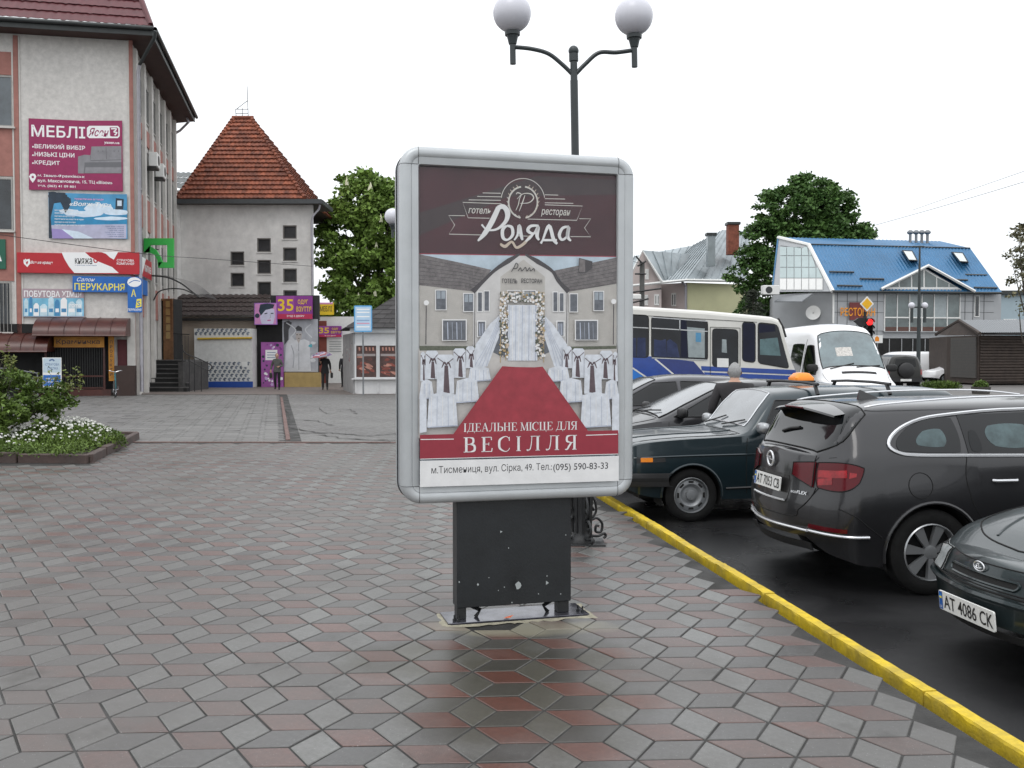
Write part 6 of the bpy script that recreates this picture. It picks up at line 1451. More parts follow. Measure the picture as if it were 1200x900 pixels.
# ------------------------------------------------------------------ white kiosk
YK = 41.8; kx0 = at(414, 440, YK).x; ang = .0
K0_ = Vector((kx0, YK, 0)); WK = Wall((kx0, YK), (kx0+4.6, YK+.25)); KL = Wall((at(402, 440, 46.5).x, 46.5), (kx0, YK))
KS = thing('white_kiosk', 'white food kiosk with dark pyramid roof and sausage pictures in its windows', 'kiosk', (kx0, YK, 0), WK.rz)
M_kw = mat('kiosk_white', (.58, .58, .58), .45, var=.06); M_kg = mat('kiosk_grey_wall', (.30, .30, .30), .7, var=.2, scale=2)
zk = WK.uz(440, 390)[1]
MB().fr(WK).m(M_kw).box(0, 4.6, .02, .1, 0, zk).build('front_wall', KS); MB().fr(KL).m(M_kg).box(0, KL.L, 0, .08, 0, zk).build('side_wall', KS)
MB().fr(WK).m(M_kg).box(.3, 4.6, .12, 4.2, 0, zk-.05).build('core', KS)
MB().fr(WK).m(M_kw).box(-.12, 4.75, -.12, .0, zk-.0, zk+.22).build('fascia', KS)
M_shing = mat('dark_felt_shingle', (.045, .042, .042), .85, var=.3, scale=5, island=.25)
e0, e1, e2_, e3 = WK.M @ Vector((-.3, -.3, zk+.2)), WK.M @ Vector((5, -.3, zk+.2)), Vector((at(398, 400, 47).x, 47, zk+.2)), WK.M @ Vector((4.6, 4.6, zk+.2)); apx = at(478, 338, 44)
for (p, q_) in ((e2_, e0), (e0, e1), (e1, e3)):
    for j in range(9):
        a0, a1 = j/9, (j+1)/9+.01; A0, B0, A1, B1 = p.lerp(apx, a0), q_.lerp(apx, a0), p.lerp(apx, a1), q_.lerp(apx, a1); l = Vector((0, 0, .03))
        n = max(1, int((B0-A0).length/.5)); mb = MB().m(M_shing)
        for i in range(n): mb.add([tuple(A0.lerp(B0, i/n)+l), tuple(A0.lerp(B0, (i+.96)/n)+l), tuple(A1.lerp(B1, (i+.96)/n)), tuple(A1.lerp(B1, i/n)), tuple(A0.lerp(B0, i/n)), tuple(A0.lerp(B0, (i+.96)/n))], [(0, 1, 2, 3), (4, 5, 1, 0)])
        mb.build('shingle_course', KS)
MB().m(M_dark).add([tuple(e0), tuple(e1), tuple(e3), tuple(e2_), tuple(apx-Vector((0, 0, .06)))], [(0, 1, 4), (1, 2, 4), (2, 3, 4), (3, 0, 4), (0, 3, 2, 1)]).build('roof_boards', KS)
m1 = pm('meat_red', (.20, .05, .035), .5, 3); m2 = pm('meat_dark', (.07, .035, .03), .5, 4); m3 = pm('meat_pale', (.42, .20, .15), .3, 5)
for (x0, x1) in ((417.5, 441), (445, 468), (472, 495)):
    a, z0_, b, z1_ = WK.rect(x0, 405, x1, 442)
    fo = MB().fr(WK).m(M_kw); w = .07; fo.box(a-w, b+w, -.03, .015, z1_, z1_+w); fo.box(a-w, b+w, -.03, .015, z0_-w, z0_); fo.box(a-w, a, -.03, .015, z0_, z1_); fo.box(b, b+w, -.03, .015, z0_, z1_); fo = fo.build('window', KS)
    q = Print(WK, .0); X = lambda f: x0+(x1-x0)*f
    q.fill(m2, [(x0, 442), (x1, 442), (x1, 405), (x0, 405)])
    for k in range(16): x, y = X(random.uniform(.15, .85)), random.uniform(418, 438); r = random.uniform(1.5, 4.2); aa = random.uniform(-.7, .2); q.line((m1, m3, m1, m2)[k % 4], [(max(x0+1, x-r*1.5), y+aa*r), (x, y-.6), (min(x1-1, x+r*1.5), y-aa*r)], [.04, .13, .04], 3)
    for k in range(5): x = X(.15+.17*k); q.line(m3, [(x, 407), (x+.5, 411)], .07)
    q.line(pm('grey_text', (.3, .26, .25)), [(x0+1, 416), (x1-1, 416)], .10)
    pn = q.mb.build('pane', KS); pn.parent = fo
for x in (417, 443, 470): a = WK.uz(x, 450)[0]; MB().fr(WK).m(M_kw).box(a-.03, a+.03, -.02, .02, .05, WK.uz(440, 445)[1]).build('panel_rib', KS)
MB().fr(WK).m(M_kw).box(-.05, 4.7, -.16, .0, WK.uz(440, 443)[1]-.06, WK.uz(440, 443)[1]-.01).build('counter_ledge', KS)
gf = [pm('graffiti_'+str(i), c, .3) for i, c in enumerate(((.30, .08, .08), (.12, .12, .14), (.42, .42, .40)))]; q = Print(KL, -.002)
for k in range(16): x, y = random.uniform(404, 412), random.uniform(400, 425); q.line(gf[k % 3], [(x, y), (x+random.uniform(-1.5, 1.5), y+random.uniform(-2, 2)), (x+random.uniform(-2, 2), y+random.uniform(-3, 3))], .035, 3)
q.mb.build('graffiti_marks', KS)
# blue sign on a thin pole in front of the kiosk
Wb = Wall((at(400, 440, 40.6).x, 40.6), (at(450, 440, 40.6).x, 40.6))
t = thing('blue_notice_sign', 'light blue framed notice sign on a thin pole in front of the white kiosk', 'sign', gnd(425, 462))
r_ = Wb.rect(415, 358, 436, 389); MB().fr(Wb).m(M_gr).tube([(Wb.uz(425.5, 440)[0], .03, 0), (Wb.uz(425.5, 440)[0], .03, r_[3])], .035, 8).build('pole', t)
MB().fr(Wb).m(pm('frame_blue', (.10, .34, .62))).prism(rrect(r_[0], r_[1], r_[2], r_[3], .06), (-.02, .02)).build('board', t)
q = Print(Wb, -.022); q.fill(pm('pale_blue2', (.42, .58, .74)), [(416.3, 387.5), (434.8, 387.5), (434.8, 359.5), (416.3, 359.5)])
for k, (y, m_) in enumerate(((362.5, s_wh), (366, s_wh), (371, s_wh), (375.5, pm('lines', (.24, .34, .52))), (379, pm('pink_line', (.6, .3, .4))), (383, s_wh))): q.line(m_, [(418, y), (433, y)], .05)
q.mb.build('print', t)
# thin cable slung across the street front
CBL = MB().m(M_iron).tube(cr([at(-30, 271, 38), at(165, 297, 39), at(240, 303, 47), at(366, 312, 53.5)], 8), .012, 4).build('overhead_cable', label='thin overhead cable slung from the shop building to the tower house', cat='cable')
# ------------------------------------------------------------------ cars: bodies lofted through real cross sections
def pchip(xs, ys):
    xs = np.array(xs, float); ys = np.array(ys, float); h = np.diff(xs); d = np.diff(ys)/h; m = np.zeros(len(xs))
    for i in range(1, len(xs)-1):
        if d[i-1]*d[i] > 0: w1 = 2*h[i]+h[i-1]; w2 = h[i]+2*h[i-1]; m[i] = (w1+w2)/(w1/d[i-1]+w2/d[i])
    m[0], m[-1] = d[0], d[-1]
    def f(x):
        x = min(max(x, xs[0]), xs[-1]); i = min(max(int(np.searchsorted(xs, x))-1, 0), len(h)-1); t = (x-xs[i])/h[i]
        return ys[i]*(1+2*t)*(1-t)**2+m[i]*h[i]*t*(1-t)**2+ys[i+1]*t*t*(3-2*t)+m[i+1]*h[i]*t*t*(t-1)
    return f
M_tyre = mat('car_tyre', (.012, .012, .012), .85, var=.2, scale=20, bump=.2, spec=.15)
M_rim = mat('painted_steel_rim', (.24, .25, .26), .45, metal=.4, var=.1); M_alloy = mat('silver_alloy', (.36, .37, .38), .32, metal=.7, var=.05)
M_chrome = mat('chrome_trim', (.70, .71, .73), .22, metal=.45, var=.02); M_blkpl = mat('black_plastic', (.014, .014, .015), .5, var=.15, bump=.1)
M_under = mat('underbody_black', (.006, .006, .006), .9); M_cg_dk = mat('tinted_car_glass', (.004, .005, .006), .05, var=.5, scale=1.2, spec=.5, ior=1.45)
M_ws = mat('windscreen_glass', (.13, .14, .15), .10, var=.25, scale=2.2, spec=1.0, ior=2.1, bump=.05, bscale=220)
M_lens = mat('clear_lamp_lens', (.55, .58, .58), .12, metal=.45, var=.3, scale=14); M_amber = mat('amber_lens', (.75, .22, .01), .25, var=.1)
M_taill = mat('red_tail_lens', (.22, .004, .008), .12, var=.6, scale=9, spec=.5); M_taild = mat('dark_red_lens', (.085, .004, .008), .15, spec=.3); M_seam = mat('panel_gap', (.003, .003, .003), .9)
M_plate_w = mat('number_plate_white', (.70, .70, .68), .45, var=.03); M_plate_b = mat('number_plate_blue', (.01, .09, .35), .5); M_plate_k = mat('number_plate_ink', (.015, .015, .015), .6)
M_view = mat('view_through_glass', (.055, .085, .09), .12, var=.5, scale=5, spec=.4); M_seatd = mat('seat_seen_through_glass', (.006, .007, .008), .25, spec=.3)
def paintcar(n, c, metal=.35, rough=.32): return mat('car_paint_'+n, c, rough, metal=metal, var=.06, scale=2, coat=.55, bump=.04, bscale=260)
class Car:
    def __init__(s, name, label, loc, heading, L, keys, wheels, paint, arch=.36, cn=.28, ck=.24, front=None, rear=None, bulge=.07, cat='car', group='parked cars', wr=.31, wkind='steel', bulge_r=None, steps=90, comp=None):
        s.comp = comp
        """keys rows: x, zs, w0, zw, w1, zb, w2, ze, w3, zt; x from rear (-) to front (+); local +x forwards, heading = world angle of +x"""
        s.L = L; s.h = L/2; s.t = thing(name, label, cat, loc, heading, group); s.M = WM[s.t.name]
        K = np.array(keys, float); s.f = [pchip(K[:, 0], K[:, i]) for i in range(1, 10)]; s.wh = wheels; s.arch = arch; s.cn = cn; s.ck = ck; s.wr = wr
        s.fr = pchip(*zip(*(front or [(0, 0), (1, 0)]))); s.re = pchip(*zip(*(rear or [(0, 0), (1, 0)]))); s.bu = bulge; s.bur = bulge if bulge_r is None else bulge_r; s.paint = paint
        s.body(steps); s.wheels_(wkind)
    def sec(s, x, raw=False):
        zs, w0, zw, w1, zb, w2, ze, w3, zt = [f(x) for f in s.f]
        low = pchip([zs, zw, zb], [w0, w1, w2]); P = []
        zbot = zs
        for (xc, zc) in s.wh:
            d = s.arch**2-(x-xc)**2
            if d > 0: zbot = max(zbot, zc+math.sqrt(d))
        if raw: zbot = zs
        zbot = min(zbot, zb-.03)
        for i in range(9): z = zbot+(zb-zbot)*i/8; P.append((low(z), z))
        dx, dz = w3-w2, ze-zb
        for i in range(1, 6): f = .86*i/5; P.append((w2+dx*f+.02*math.sin(math.pi*f)*min(1, abs(dz)*2), zb+dz*f))
        a = P[-1]; c = (w3*.84, zt-(zt-ze)*.84**2.3*.82); b = (w3, ze)
        for i in range(1, 5): t = i/4; P.append(((1-t)**2*a[0]+2*t*(1-t)*b[0]+t*t*c[0], (1-t)**2*a[1]+2*t*(1-t)*b[1]+t*t*c[1]))
        for i in range(1, 7): f = 1-i/6; y = c[0]*f; P.append((y, zt-(zt-c[1])*f**2.3))
        return P
    def rx(s, x):
        e = (abs(x)-(s.h-s.cn))/s.cn
        return 1-s.ck*max(0, e)**2.6
    def post(s, x, y, z):
        e = (abs(x)-(s.h-.55))/.55; w = max(0, min(1, e)); w = w*w*(3-2*w)
        sh = (s.fr(z) if x > 0 else -s.re(z))*w
        X = x+sh
        if s.comp and X < s.comp[0]: X = s.comp[0]+(X-s.comp[0])*s.comp[1]
        return (X, y*s.rx(x), z)
    def body(s, n):
        xs = sorted(set(list(np.round(np.linspace(-s.h, s.h, n), 4))+[round(q, 4) for (xc, zc) in s.wh for q in [xc+s.arch*1.001*math.cos(math.pi*k/22) for k in range(23)]]+[round(sg*(s.h-s.cn*k/8), 4) for sg in (-1, 1) for k in range(9)]))
        mb = MB().fr(s.M).m(s.paint); rows = []
        for x in xs:
            P = s.sec(x); row = [s.post(x, -y, z) for y, z in P]+[s.post(x, y, z) for y, z in P[::-1][1:]]; rows.append(row)
        mb.grid(rows, True); m = len(rows[0])
        for row, sg, bu in ((rows[0], -1, s.bur), (rows[-1], 1, s.bu)):
            g = []
            for i in range(m//2+1):
                a, b = row[i], row[m-1-i]; r = []
                for k in range(13):
                    f = k/12; y = a[1]+(b[1]-a[1])*f; r.append((a[0]+sg*bu*(1-(2*f-1)**2)*1.0, y, a[2]+(b[2]-a[2])*f))
                g.append(r)
            mb.grid(g, True)
        mb.build('body', s.t)
        # dark inner hull so nothing shows through under the sills
        xs2 = np.linspace(-s.h+.25, s.h-.25, 14); zs_ = s.f[0](0)
        u = MB().fr(s.M).m(M_under); xr_ = -s.h+.3 if not s.comp else s.comp[0]; u.box(xr_, s.h-.3, -s.f[1](0)+.28, s.f[1](0)-.28, zs_+.01, .62)
        for (xa, xb) in ((-s.h+.15 if not s.comp else s.wh[0][0]-s.arch, s.wh[0][0]-s.arch), (s.wh[0][0]+s.arch, s.wh[1][0]-s.arch), (s.wh[1][0]+s.arch, s.h-.15)): 
            if xb-xa > .05: u.box(xa, xb, -s.f[1](0)+.1, s.f[1](0)-.1, zs_+.015, .5)
        for (xc, zc) in s.wh:
            for sg in (-1, 1):
                yo = sg*(s.f[3](xc)-.035); yi = sg*(s.f[1](0)-.34)
                u.lathe([(s.arch*.995, yo), (s.arch*.995, yi), (.02, yi)], 20, (xc, 0, zc), axis='y', smooth=True, a0=-.35, a1=math.pi+.35)
        u.build('underbody', s.t)
    def side(s, x, z, sg=-1, off=0.0):
        P = s.sec(x, True); zz = [p[1] for p in P]; yy = [p[0] for p in P]
        k = 14+2; y = float(np.interp(z, zz[:k], yy[:k])); p = s.post(x, 1, z); y *= s.rx(x)
        return (p[0], sg*(y+off), z)
    def top(s, x, y, off=0.0):
        P = s.sec(x, True)[9:]; yy = [p[0] for p in P][::-1]; zz = [p[1] for p in P][::-1]
        z = float(np.interp(abs(y), yy, zz)); q = s.post(x, y, z); return (q[0], y*s.rx(x), z+off)
    def cap(s, y, z, sg=1, off=0.0):
        x = sg*s.h; P = s.sec(x, True); w = float(np.interp(z, [p[1] for p in P], [p[0] for p in P]))*s.rx(x)
        q = s.post(x, 0, z); bu = s.bu if sg > 0 else s.bur
        return (q[0]+sg*(bu*(1-min(1, abs(y)/w)**2)+off), y, z)
    def patch(s, name, m_, C, surf, off=.004, nu=14, nv=8, rc=.0, bow=(0, 0, 0, 0), th=.012, parent=None, outline=None, ow=.006):
        """C: 4 corners in the parameter plane (bl, br, tr, tl); rc: corner rounding 0..1; bow: edge bulges bottom,right,top,left"""
        def uv(a, b):
            if rc:
                X, Y = 2*a-1, 2*b-1; k = rc
                a = (X*(1-k*Y*Y*X*X*.5)+1)/2; b = (Y*(1-k*(2*a-1)**2*Y*Y*.5)+1)/2
            p = [(1-a)*(1-b), a*(1-b), a*b, (1-a)*b]; x = sum(p[i]*C[i][0] for i in range(4)); y = sum(p[i]*C[i][1] for i in range(4))
            y += bow[0]*4*a*(1-a)*(1-b)+bow[2]*4*a*(1-a)*b; x += bow[1]*4*b*(1-b)*a+bow[3]*4*b*(1-b)*(1-a)
            return x, y
        g = [[surf(*uv(i/nu, j/nv), off) for i in range(nu+1)] for j in range(nv+1)]
        mb = MB().fr(s.M).m(m_).grid(g, True)
        rim = [(i, 0) for i in range(nu+1)]+[(nu, j) for j in range(1, nv+1)]+[(i, nv) for i in range(nu-1, -1, -1)]+[(0, j) for j in range(nv-1, 0, -1)]
        R0 = [surf(*uv(i/nu, j/nv), off) for i, j in rim]; R1 = [surf(*uv(i/nu, j/nv), off-th) for i, j in rim]; mb.grid([R0, R1], False, closed=True)
        o = mb.build(name, s.t)
        if parent is not None: o.parent = parent
        if outline:
            q = MB().fr(s.M).m(outline).tube([surf(*uv(i/nu, j/nv), off+.001) for i, j in rim], ow, 5, closed=True).build(name+'_trim', s.t); q.parent = o
        return o
    def S(s, sg=-1): return lambda x, z, off=0: s.side(x, z, sg, off)
    def T(s): return lambda x, y, off=0: s.top(x, y, off)
    def Cp(s, sg): return lambda y, z, off=0: s.cap(y, z, sg, off)
    def seam(s, pts, surf, m_=None, r=.004, name='panel_seam', off=.0, sm=4):
        P = cr(pts, sm) if sm else pts; return MB().fr(s.M).m(m_ or M_seam).tube([surf(*p, off) for p in P], r, 5).build(name, s.t)
    def wheels_(s, kind):
        for i, (xc, zc) in enumerate(s.wh):
            for sg in (-1, 1):
                r = s.wr; yo = sg*(s.f[3](xc)-.025); yi = yo-sg*.19; w_ = thing('wheel', None, None, s.M @ Vector((xc, yo, zc)), 0)
                bpy.data.objects.remove(w_)
                T_ = MB().fr(s.M).m(M_tyre); pr = [(r*.66, yo-sg*.012), (r*.74, yo+sg*.002), (r*.9, yo), (r*.985, yo-sg*.018), (r, yo-sg*.04), (r, yi+sg*.04), (r*.97, yi), (r*.66, yi)]
                T_.lathe(pr, 36, (xc, 0, zc), axis='y')
                for k in range(40): a = 2*math.pi*k/40
                w = T_.build('wheel', s.t)
                m_ = M_rim if kind == 'steel' else M_alloy; q = MB().fr(s.M).m(m_); rr = r*.68
                q.lathe([(rr, yo-sg*.012), (rr*.95, yo-sg*.002), (rr*.92, yo-sg*.02), (rr*.90, yo-sg*.09), (rr*.2, yo-sg*.10)], 32, (xc, 0, zc), axis='y'); o = q.build('rim', s.t); o.parent = w
                if kind == 'steel':
                    q = MB().fr(s.M).m(m_).lathe([(rr*.93, yo-sg*.05), (rr*.80, yo-sg*.03), (rr*.62, yo-sg*.025), (rr*.45, yo-sg*.055), (rr*.28, yo-sg*.05), (rr*.26, yo-sg*.02), (rr*.10, yo-sg*.015), (.0, yo-sg*.015)], 32, (xc, 0, zc), axis='y').build('wheel_disc', s.t); q.parent = w
                    for k in range(8): a = 2*math.pi*k/8; q = MB().fr(s.M).m(M_under); ct = (xc+rr*.73*math.cos(a), zc+rr*.73*math.sin(a)); q.add([(ct[0]+math.cos(a+math.pi/2)*dx-math.sin(a+math.pi/2)*dz*.0+math.cos(a)*dz, yo-sg*.0245, ct[1]+math.sin(a+math.pi/2)*dx+math.sin(a)*dz) for dx, dz in ((-.026, -.011), (.026, -.011), (.03, .011), (-.03, .011))], [(0, 1, 2, 3)]); q = q.build('rim_slot', s.t); q.parent = w
                else:
                    q = MB().fr(s.M).m(M_under).lathe([(rr*.91, yo-sg*.075), (.0, yo-sg*.075)], 24, (xc, 0, zc), axis='y').build('brake_shadow', s.t); q.parent = w
                    q = MB().fr(s.M).m(m_).lathe([(rr*.25, yo-sg*.05), (rr*.24, yo-sg*.02), (rr*.12, yo-sg*.012), (0, yo-sg*.012)], 20, (xc, 0, zc), axis='y').build('hub_cap', s.t); q.parent = w
                    ns_ = 7
                    for k in range(ns_):
                        a = 2*math.pi*k/ns_+.3; c_, s_ = math.cos(a), math.sin(a)
                        def W(rad, tt, d): return (xc+c_*rad-s_*tt, yo-sg*d, zc+s_*rad+c_*tt)
                        V = [W(rr*.18, -.018, .02), W(rr*.18, .018, .02), W(rr*.94, .040, .012), W(rr*.94, -.040, .012), W(rr*.18, -.018, .05), W(rr*.18, .018, .05), W(rr*.94, .040, .05), W(rr*.94, -.040, .05)]
                        q = MB().fr(s.M).m(m_).add(V, [(0, 1, 2, 3), (4, 5, 1, 0), (3, 2, 6, 7), (1, 5, 6, 2), (4, 0, 3, 7)], False).build('spoke', s.t); q.parent = w
                # arch lip
                pts = []
                for k in range(25):
                    a = math.pi*(-.06+1.12*k/24); x = xc+(s.arch+.004)*math.cos(a); z = zc+(s.arch+.004)*math.sin(a)
                    if z > s.f[0](x)+.0: pts.append(s.side(x, z, sg, .002))
                MB().fr(s.M).m(s.paint).tube(pts, .014, 6).build('arch_lip', s.t)
    def plate(s, body, y, z, sg, tilt=0, off=.02):
        """Ukrainian plate on the cap; sg +1 front / -1 rear"""
        c = Vector(s.cap(y, z, sg, off)); u = Vector((0, sg*1.0, 0)); n = Vector((sg*1.0, 0, 0)).normalized()
        # text reads left to right for a viewer looking at the cap
        Mx = s.M @ Matrix.Translation(c) @ Matrix(((0, -n.x*1.0, 0, 0), (sg*1.0, 0, 0, 0), (0, 0, 1, 0), (0, 0, 0, 1))) @ Matrix.Rotation(tilt, 4, 'X')
        q = MB().fr(Mx).m(M_plate_w).prism(rrect(-.26, -.056, .26, .056, .01, 3), (-.004, .006)).build('number_plate', s.t)
        k = MB().fr(Mx).m(M_plate_b).add([(-.256, -.0055, -.052), (-.222, -.0055, -.052), (-.222, -.0055, .052), (-.256, -.0055, .052)], [(0, 1, 2, 3)])
        k.m(s_yel if 's_yel' in globals() else M_plate_w).add([(-.25, -.006, .012), (-.228, -.006, .012), (-.228, -.006, .024), (-.25, -.006, .024)], [(0, 1, 2, 3)])
        k.m(mat('flag_blue', (.02, .2, .6), .5)).add([(-.25, -.006, .024), (-.228, -.006, .024), (-.228, -.006, .037), (-.25, -.006, .037)], [(0, 1, 2, 3)])
        k.m(M_plate_w).text('UA', -.25, -.045, -.228, -.028, -.0062, .01)
        k.m(M_plate_k).text(body, -.208, -.039, .25, .039, -.0062, .008)
        k = k.build('plate_print', s.t); k.parent = q
    def mirror(s, x, z, sg, m_, size=1.0):
        sp = lambda q: math.copysign(abs(q)**.55, q); b = Vector(s.side(x, z, sg, 0)); c = b+Vector((.0, sg*.13, .03)); r = []
        for k in range(9):
            f = k/8; sc = math.sin(math.pi*min(.97, max(.03, f)))**.25; r.append([(c.x+(-.05+.11*f)*1.0, c.y+.095*sc*sp(math.cos(2*math.pi*j/14))*size, c.z+.062*sc*sp(math.sin(2*math.pi*j/14))*size) for j in range(14)])
        q = MB().fr(s.M).m(m_).grid(r, True, closed=True); q.f += [[len(q.v)-14+k for k in range(14)]]; q.mi.append(0); q.sm.append(False)
        q.tube([tuple(b), tuple(b.lerp(c, .6)-Vector((0, 0, .02)))], .022, 6); q.build('wing_mirror', s.t)
        MB().fr(s.M).m(M_ws).add([(c.x-.052, c.y+.075*math.cos(2*math.pi*j/12)*size, c.z+.052*math.sin(2*math.pi*j/12)*size) for j in range(12)], [list(range(12))]).build('mirror_glass', s.t)
    def tubes(s, name, pts, r, m_, n=8): return MB().fr(s.M).m(m_).tube(pts, r, n).build(name, s.t)
    def handle(s, x, z, m_, w=.17, sg=-1):
        P = [s.side(x-w/2, z, sg, .004), s.side(x-w/2+.02, z, sg, .03), s.side(x+w/2-.02, z, sg, .03), s.side(x+w/2, z, sg, .004)]
        return MB().fr(s.M).m(m_).tube(P, .011, 6).build('door_handle', s.t)
HK = math.atan2(KN.y, KN.x)      # heading away from the kerb (+x local points into the road)
def carpos(front_px_point, Y): pass

# ---- dark green blue estate car facing the kerb (boxy)
P_v = paintcar('dark_teal', (.010, .022, .028), .3, .30)
Lv = 4.12
#       x      zs   w0   zw   w1    zb    w2    ze    w3    zt
kv = [(-2.06, .36, .70, .60, .77, .86, .74, 1.10, .66, 1.16), (-1.98, .30, .74, .60, .79, .90, .76, 1.28, .62, 1.34), (-1.80, .26, .76, .60, .805, .92, .775, 1.37, .60, 1.42), (-1.2, .24, .77, .60, .81, .93, .78, 1.385, .60, 1.44), (-.2, .24, .77, .60, .81, .93, .78, 1.39, .60, 1.445),
      (.34, .24, .77, .60, .81, .93, .78, 1.36, .60, 1.405), (.50, .24, .77, .60, .81, .93, .78, 1.22, .66, 1.28), (.72, .24, .77, .60, .81, .925, .78, .97, .74, 1.01), (.82, .24, .77, .60, .81, .92, .78, .935, .75, .965), (1.5, .25, .77, .60, .81, .89, .78, .90, .74, .925), (1.92, .30, .76, .60, .80, .85, .77, .86, .74, .89), (2.06, .36, .74, .58, .785, .80, .76, .82, .73, .85)]
wx = gnd(811, 612.5, ROAD_Z); c_ = wx+KD*.80 if True else wx
hv = HK+math.pi; fwd = Vector((math.cos(hv), math.sin(hv), 0))
ctr = Vector((wx.x, wx.y, 0))+KD*.80-fwd*1.36
V4 = Car('parked_estate_car', 'boxy dark teal estate car facing the yellow kerb with steel wheels and a roof rack', (ctr.x, ctr.y, ROAD_Z), hv, Lv, kv, [(-1.064, .29), (1.36, .29)], P_v, arch=.335, cn=.14, ck=.06, front=[(.3, -.02), (.55, 0), (.8, 0), (.9, -.02)], rear=[(.3, -.02), (.6, 0), (.95, -.04), (1.4, -.16)], bulge=.03, wr=.29, wkind='steel', group='cars parked along the yellow kerb')
sd = 1   # camera side (left side of a car facing -x)
v = V4; A = v.S(sd); T_ = v.T()
v.patch('windscreen', M_ws, [(.70, -.60), (.70, .60), (.37, .52), (.37, -.52)], T_, off=.006, rc=.10, outline=M_chrome, ow=.008, nu=16)
v.patch('side_window', M_cg_dk, [(.56, .965), (-.22, .965), (-.20, 1.31), (.37, 1.30)], A, off=.006, outline=M_blkpl, ow=.009)
v.patch('side_window', M_cg_dk, [(-.30, .965), (-1.08, .965), (-1.06, 1.31), (-.28, 1.31)], A, off=.006, outline=M_blkpl, ow=.009)
v.patch('side_window', M_cg_dk, [(-1.16, .965), (-1.82, .965), (-1.74, 1.29), (-1.14, 1.31)], A, off=.006, outline=M_blkpl, ow=.009)
for sgn in (sd, -sd):
    Aq = v.S(sgn)
    for pts in ([(.74, .9), (.76, .6), (.74, .30)], [(-.25, .95), (-.25, .5), (-.25, .30)], [(-1.12, .95), (-1.12, .7)]): v.seam(pts, Aq)
    v.seam([(2.0, .70), (1.4, .72), (.3, .73), (-1.2, .73), (-2.0, .72)], Aq, P_v, .010, 'swage_line', .002)
    v.seam([(.98, .36), (.5, .37), (-.7, .37)], Aq, M_blkpl, .012, 'sill_trim', .002)
    if sgn == -sd:
        v.patch('side_window', M_cg_dk, [(.56, .965), (-.22, .965), (-.20, 1.31), (.37, 1.30)], Aq, off=.006); v.patch('side_window', M_cg_dk, [(-.30, .965), (-1.82, .965), (-1.74, 1.30), (-.28, 1.31)], Aq, off=.006)
v.seam([(.80, -.70), (.84, 0), (.80, .70)], T_, M_seam, .006, 'bonnet_seam'); v.seam([(.82, .69), (1.4, .68), (2.0, .66)], T_, M_seam, .005, 'bonnet_seam'); v.seam([(.82, -.69), (1.4, -.68), (2.0, -.66)], T_, M_seam, .005, 'bonnet_seam')
v.seam([(.80, .42), (1.4, .40), (2.02, .36)], T_, P_v, .010, 'bonnet_crease', .001); v.seam([(.80, -.42), (1.4, -.40), (2.02, -.36)], T_, P_v, .010, 'bonnet_crease', .001)
C_ = v.Cp(1)
v.patch('grille', M_blkpl, [(-.42, .62), (.42, .62), (.42, .78), (-.42, .78)], C_, off=.012)
for k in range(6): v.seam([(-.40, .635+.026*k), (.40, .635+.026*k)], C_, M_chrome if k in (0, 5) else M_rim, .005, 'grille_bar', .018, 0)
for sgn in (-1, 1): v.patch('headlight', M_lens, [(sgn*.44, .61), (sgn*.70, .61), (sgn*.70, .77), (sgn*.44, .77)], C_, off=.014, outline=M_blkpl)
v.patch('indicator', M_amber, [(1.93, .66), (1.80, .66), (1.80, .705), (1.93, .705)], A, off=.012, nu=4, nv=2)
v.patch('indicator_backing', M_blkpl, [(1.97, .645), (1.66, .66), (1.66, .70), (1.97, .715)], A, off=.006, nu=6, nv=2)
b_ = v.h
bp = [(b_-.45, sd*.83, .47), (b_-.05, sd*.80, .47), (b_+.07, sd*.70, .47), (b_+.10, 0, .47), (b_+.07, -sd*.70, .47), (b_-.05, -sd*.80, .47), (b_-.45, -sd*.83, .47)]
rows = [[(p[0]+dx, p[1], p[2]+dz) for p in cr(bp, 5)] for dx, dz in ((-.03, -.075), (.012, -.06), (.02, 0), (.012, .055), (-.03, .07))]
MB().fr(v.M).m(M_blkpl).grid(rows, True).build('front_bumper', v.t)
rows = [[(p[0]+dx, p[1]*1.005, p[2]+dz) for p in cr(bp, 5)] for dx, dz in ((.018, -.018), (.026, 0), (.018, .018))]
MB().fr(v.M).m(M_under).grid(rows, True).build('bumper_strip', v.t)
v.tubes('rear_bumper', [(-p[0], p[1], p[2]) for p in cr(bp, 4)], .055, M_blkpl)
v.patch('front_apron', M_blkpl, [(-.60, .32), (.60, .32), (.62, .42), (-.62, .42)], C_, off=.01)
v.mirror(.60, .985, sd, M_alloy, 1.0); v.mirror(.60, .985, -sd, M_alloy)
for (y0, y1) in ((.05, .50), (-.52, -.08)): v.tubes('wiper', [Vector(v.top(.76, y0, .02)), Vector(v.top(.72, (y0+y1)/2, .035)), Vector(v.top(.66, y1, .03))], .009, M_blkpl, 5)
v.handle(-.12, .86, M_chrome, .16, sd); v.handle(-.98, .86, M_chrome, .16, sd)
for xr in (-.10, -.95):
    v.tubes('roof_rack_bar', [(xr, -.70, 1.475), (xr, -.3, 1.49), (xr, .3, 1.49), (xr, .70, 1.475)], .018, M_blkpl, 6)
    for sgn in (-1, 1): v.tubes('roof_rack_foot', [(xr, sgn*.62, 1.475), (xr, sgn*.66, 1.42), (xr, sgn*.70, 1.36)], .024, M_blkpl, 6)
v.patch('tail_light', M_taill, [(-.72, .62), (-.55, .62), (-.55, .84), (-.72, .84)], v.Cp(-1), off=.01); v.patch('tail_light', M_taill, [(.55, .62), (.72, .62), (.72, .84), (.55, .84)], v.Cp(-1), off=.01); v.plate('AT 2104 BA' if False else '', 0, .5, -1) if False else None
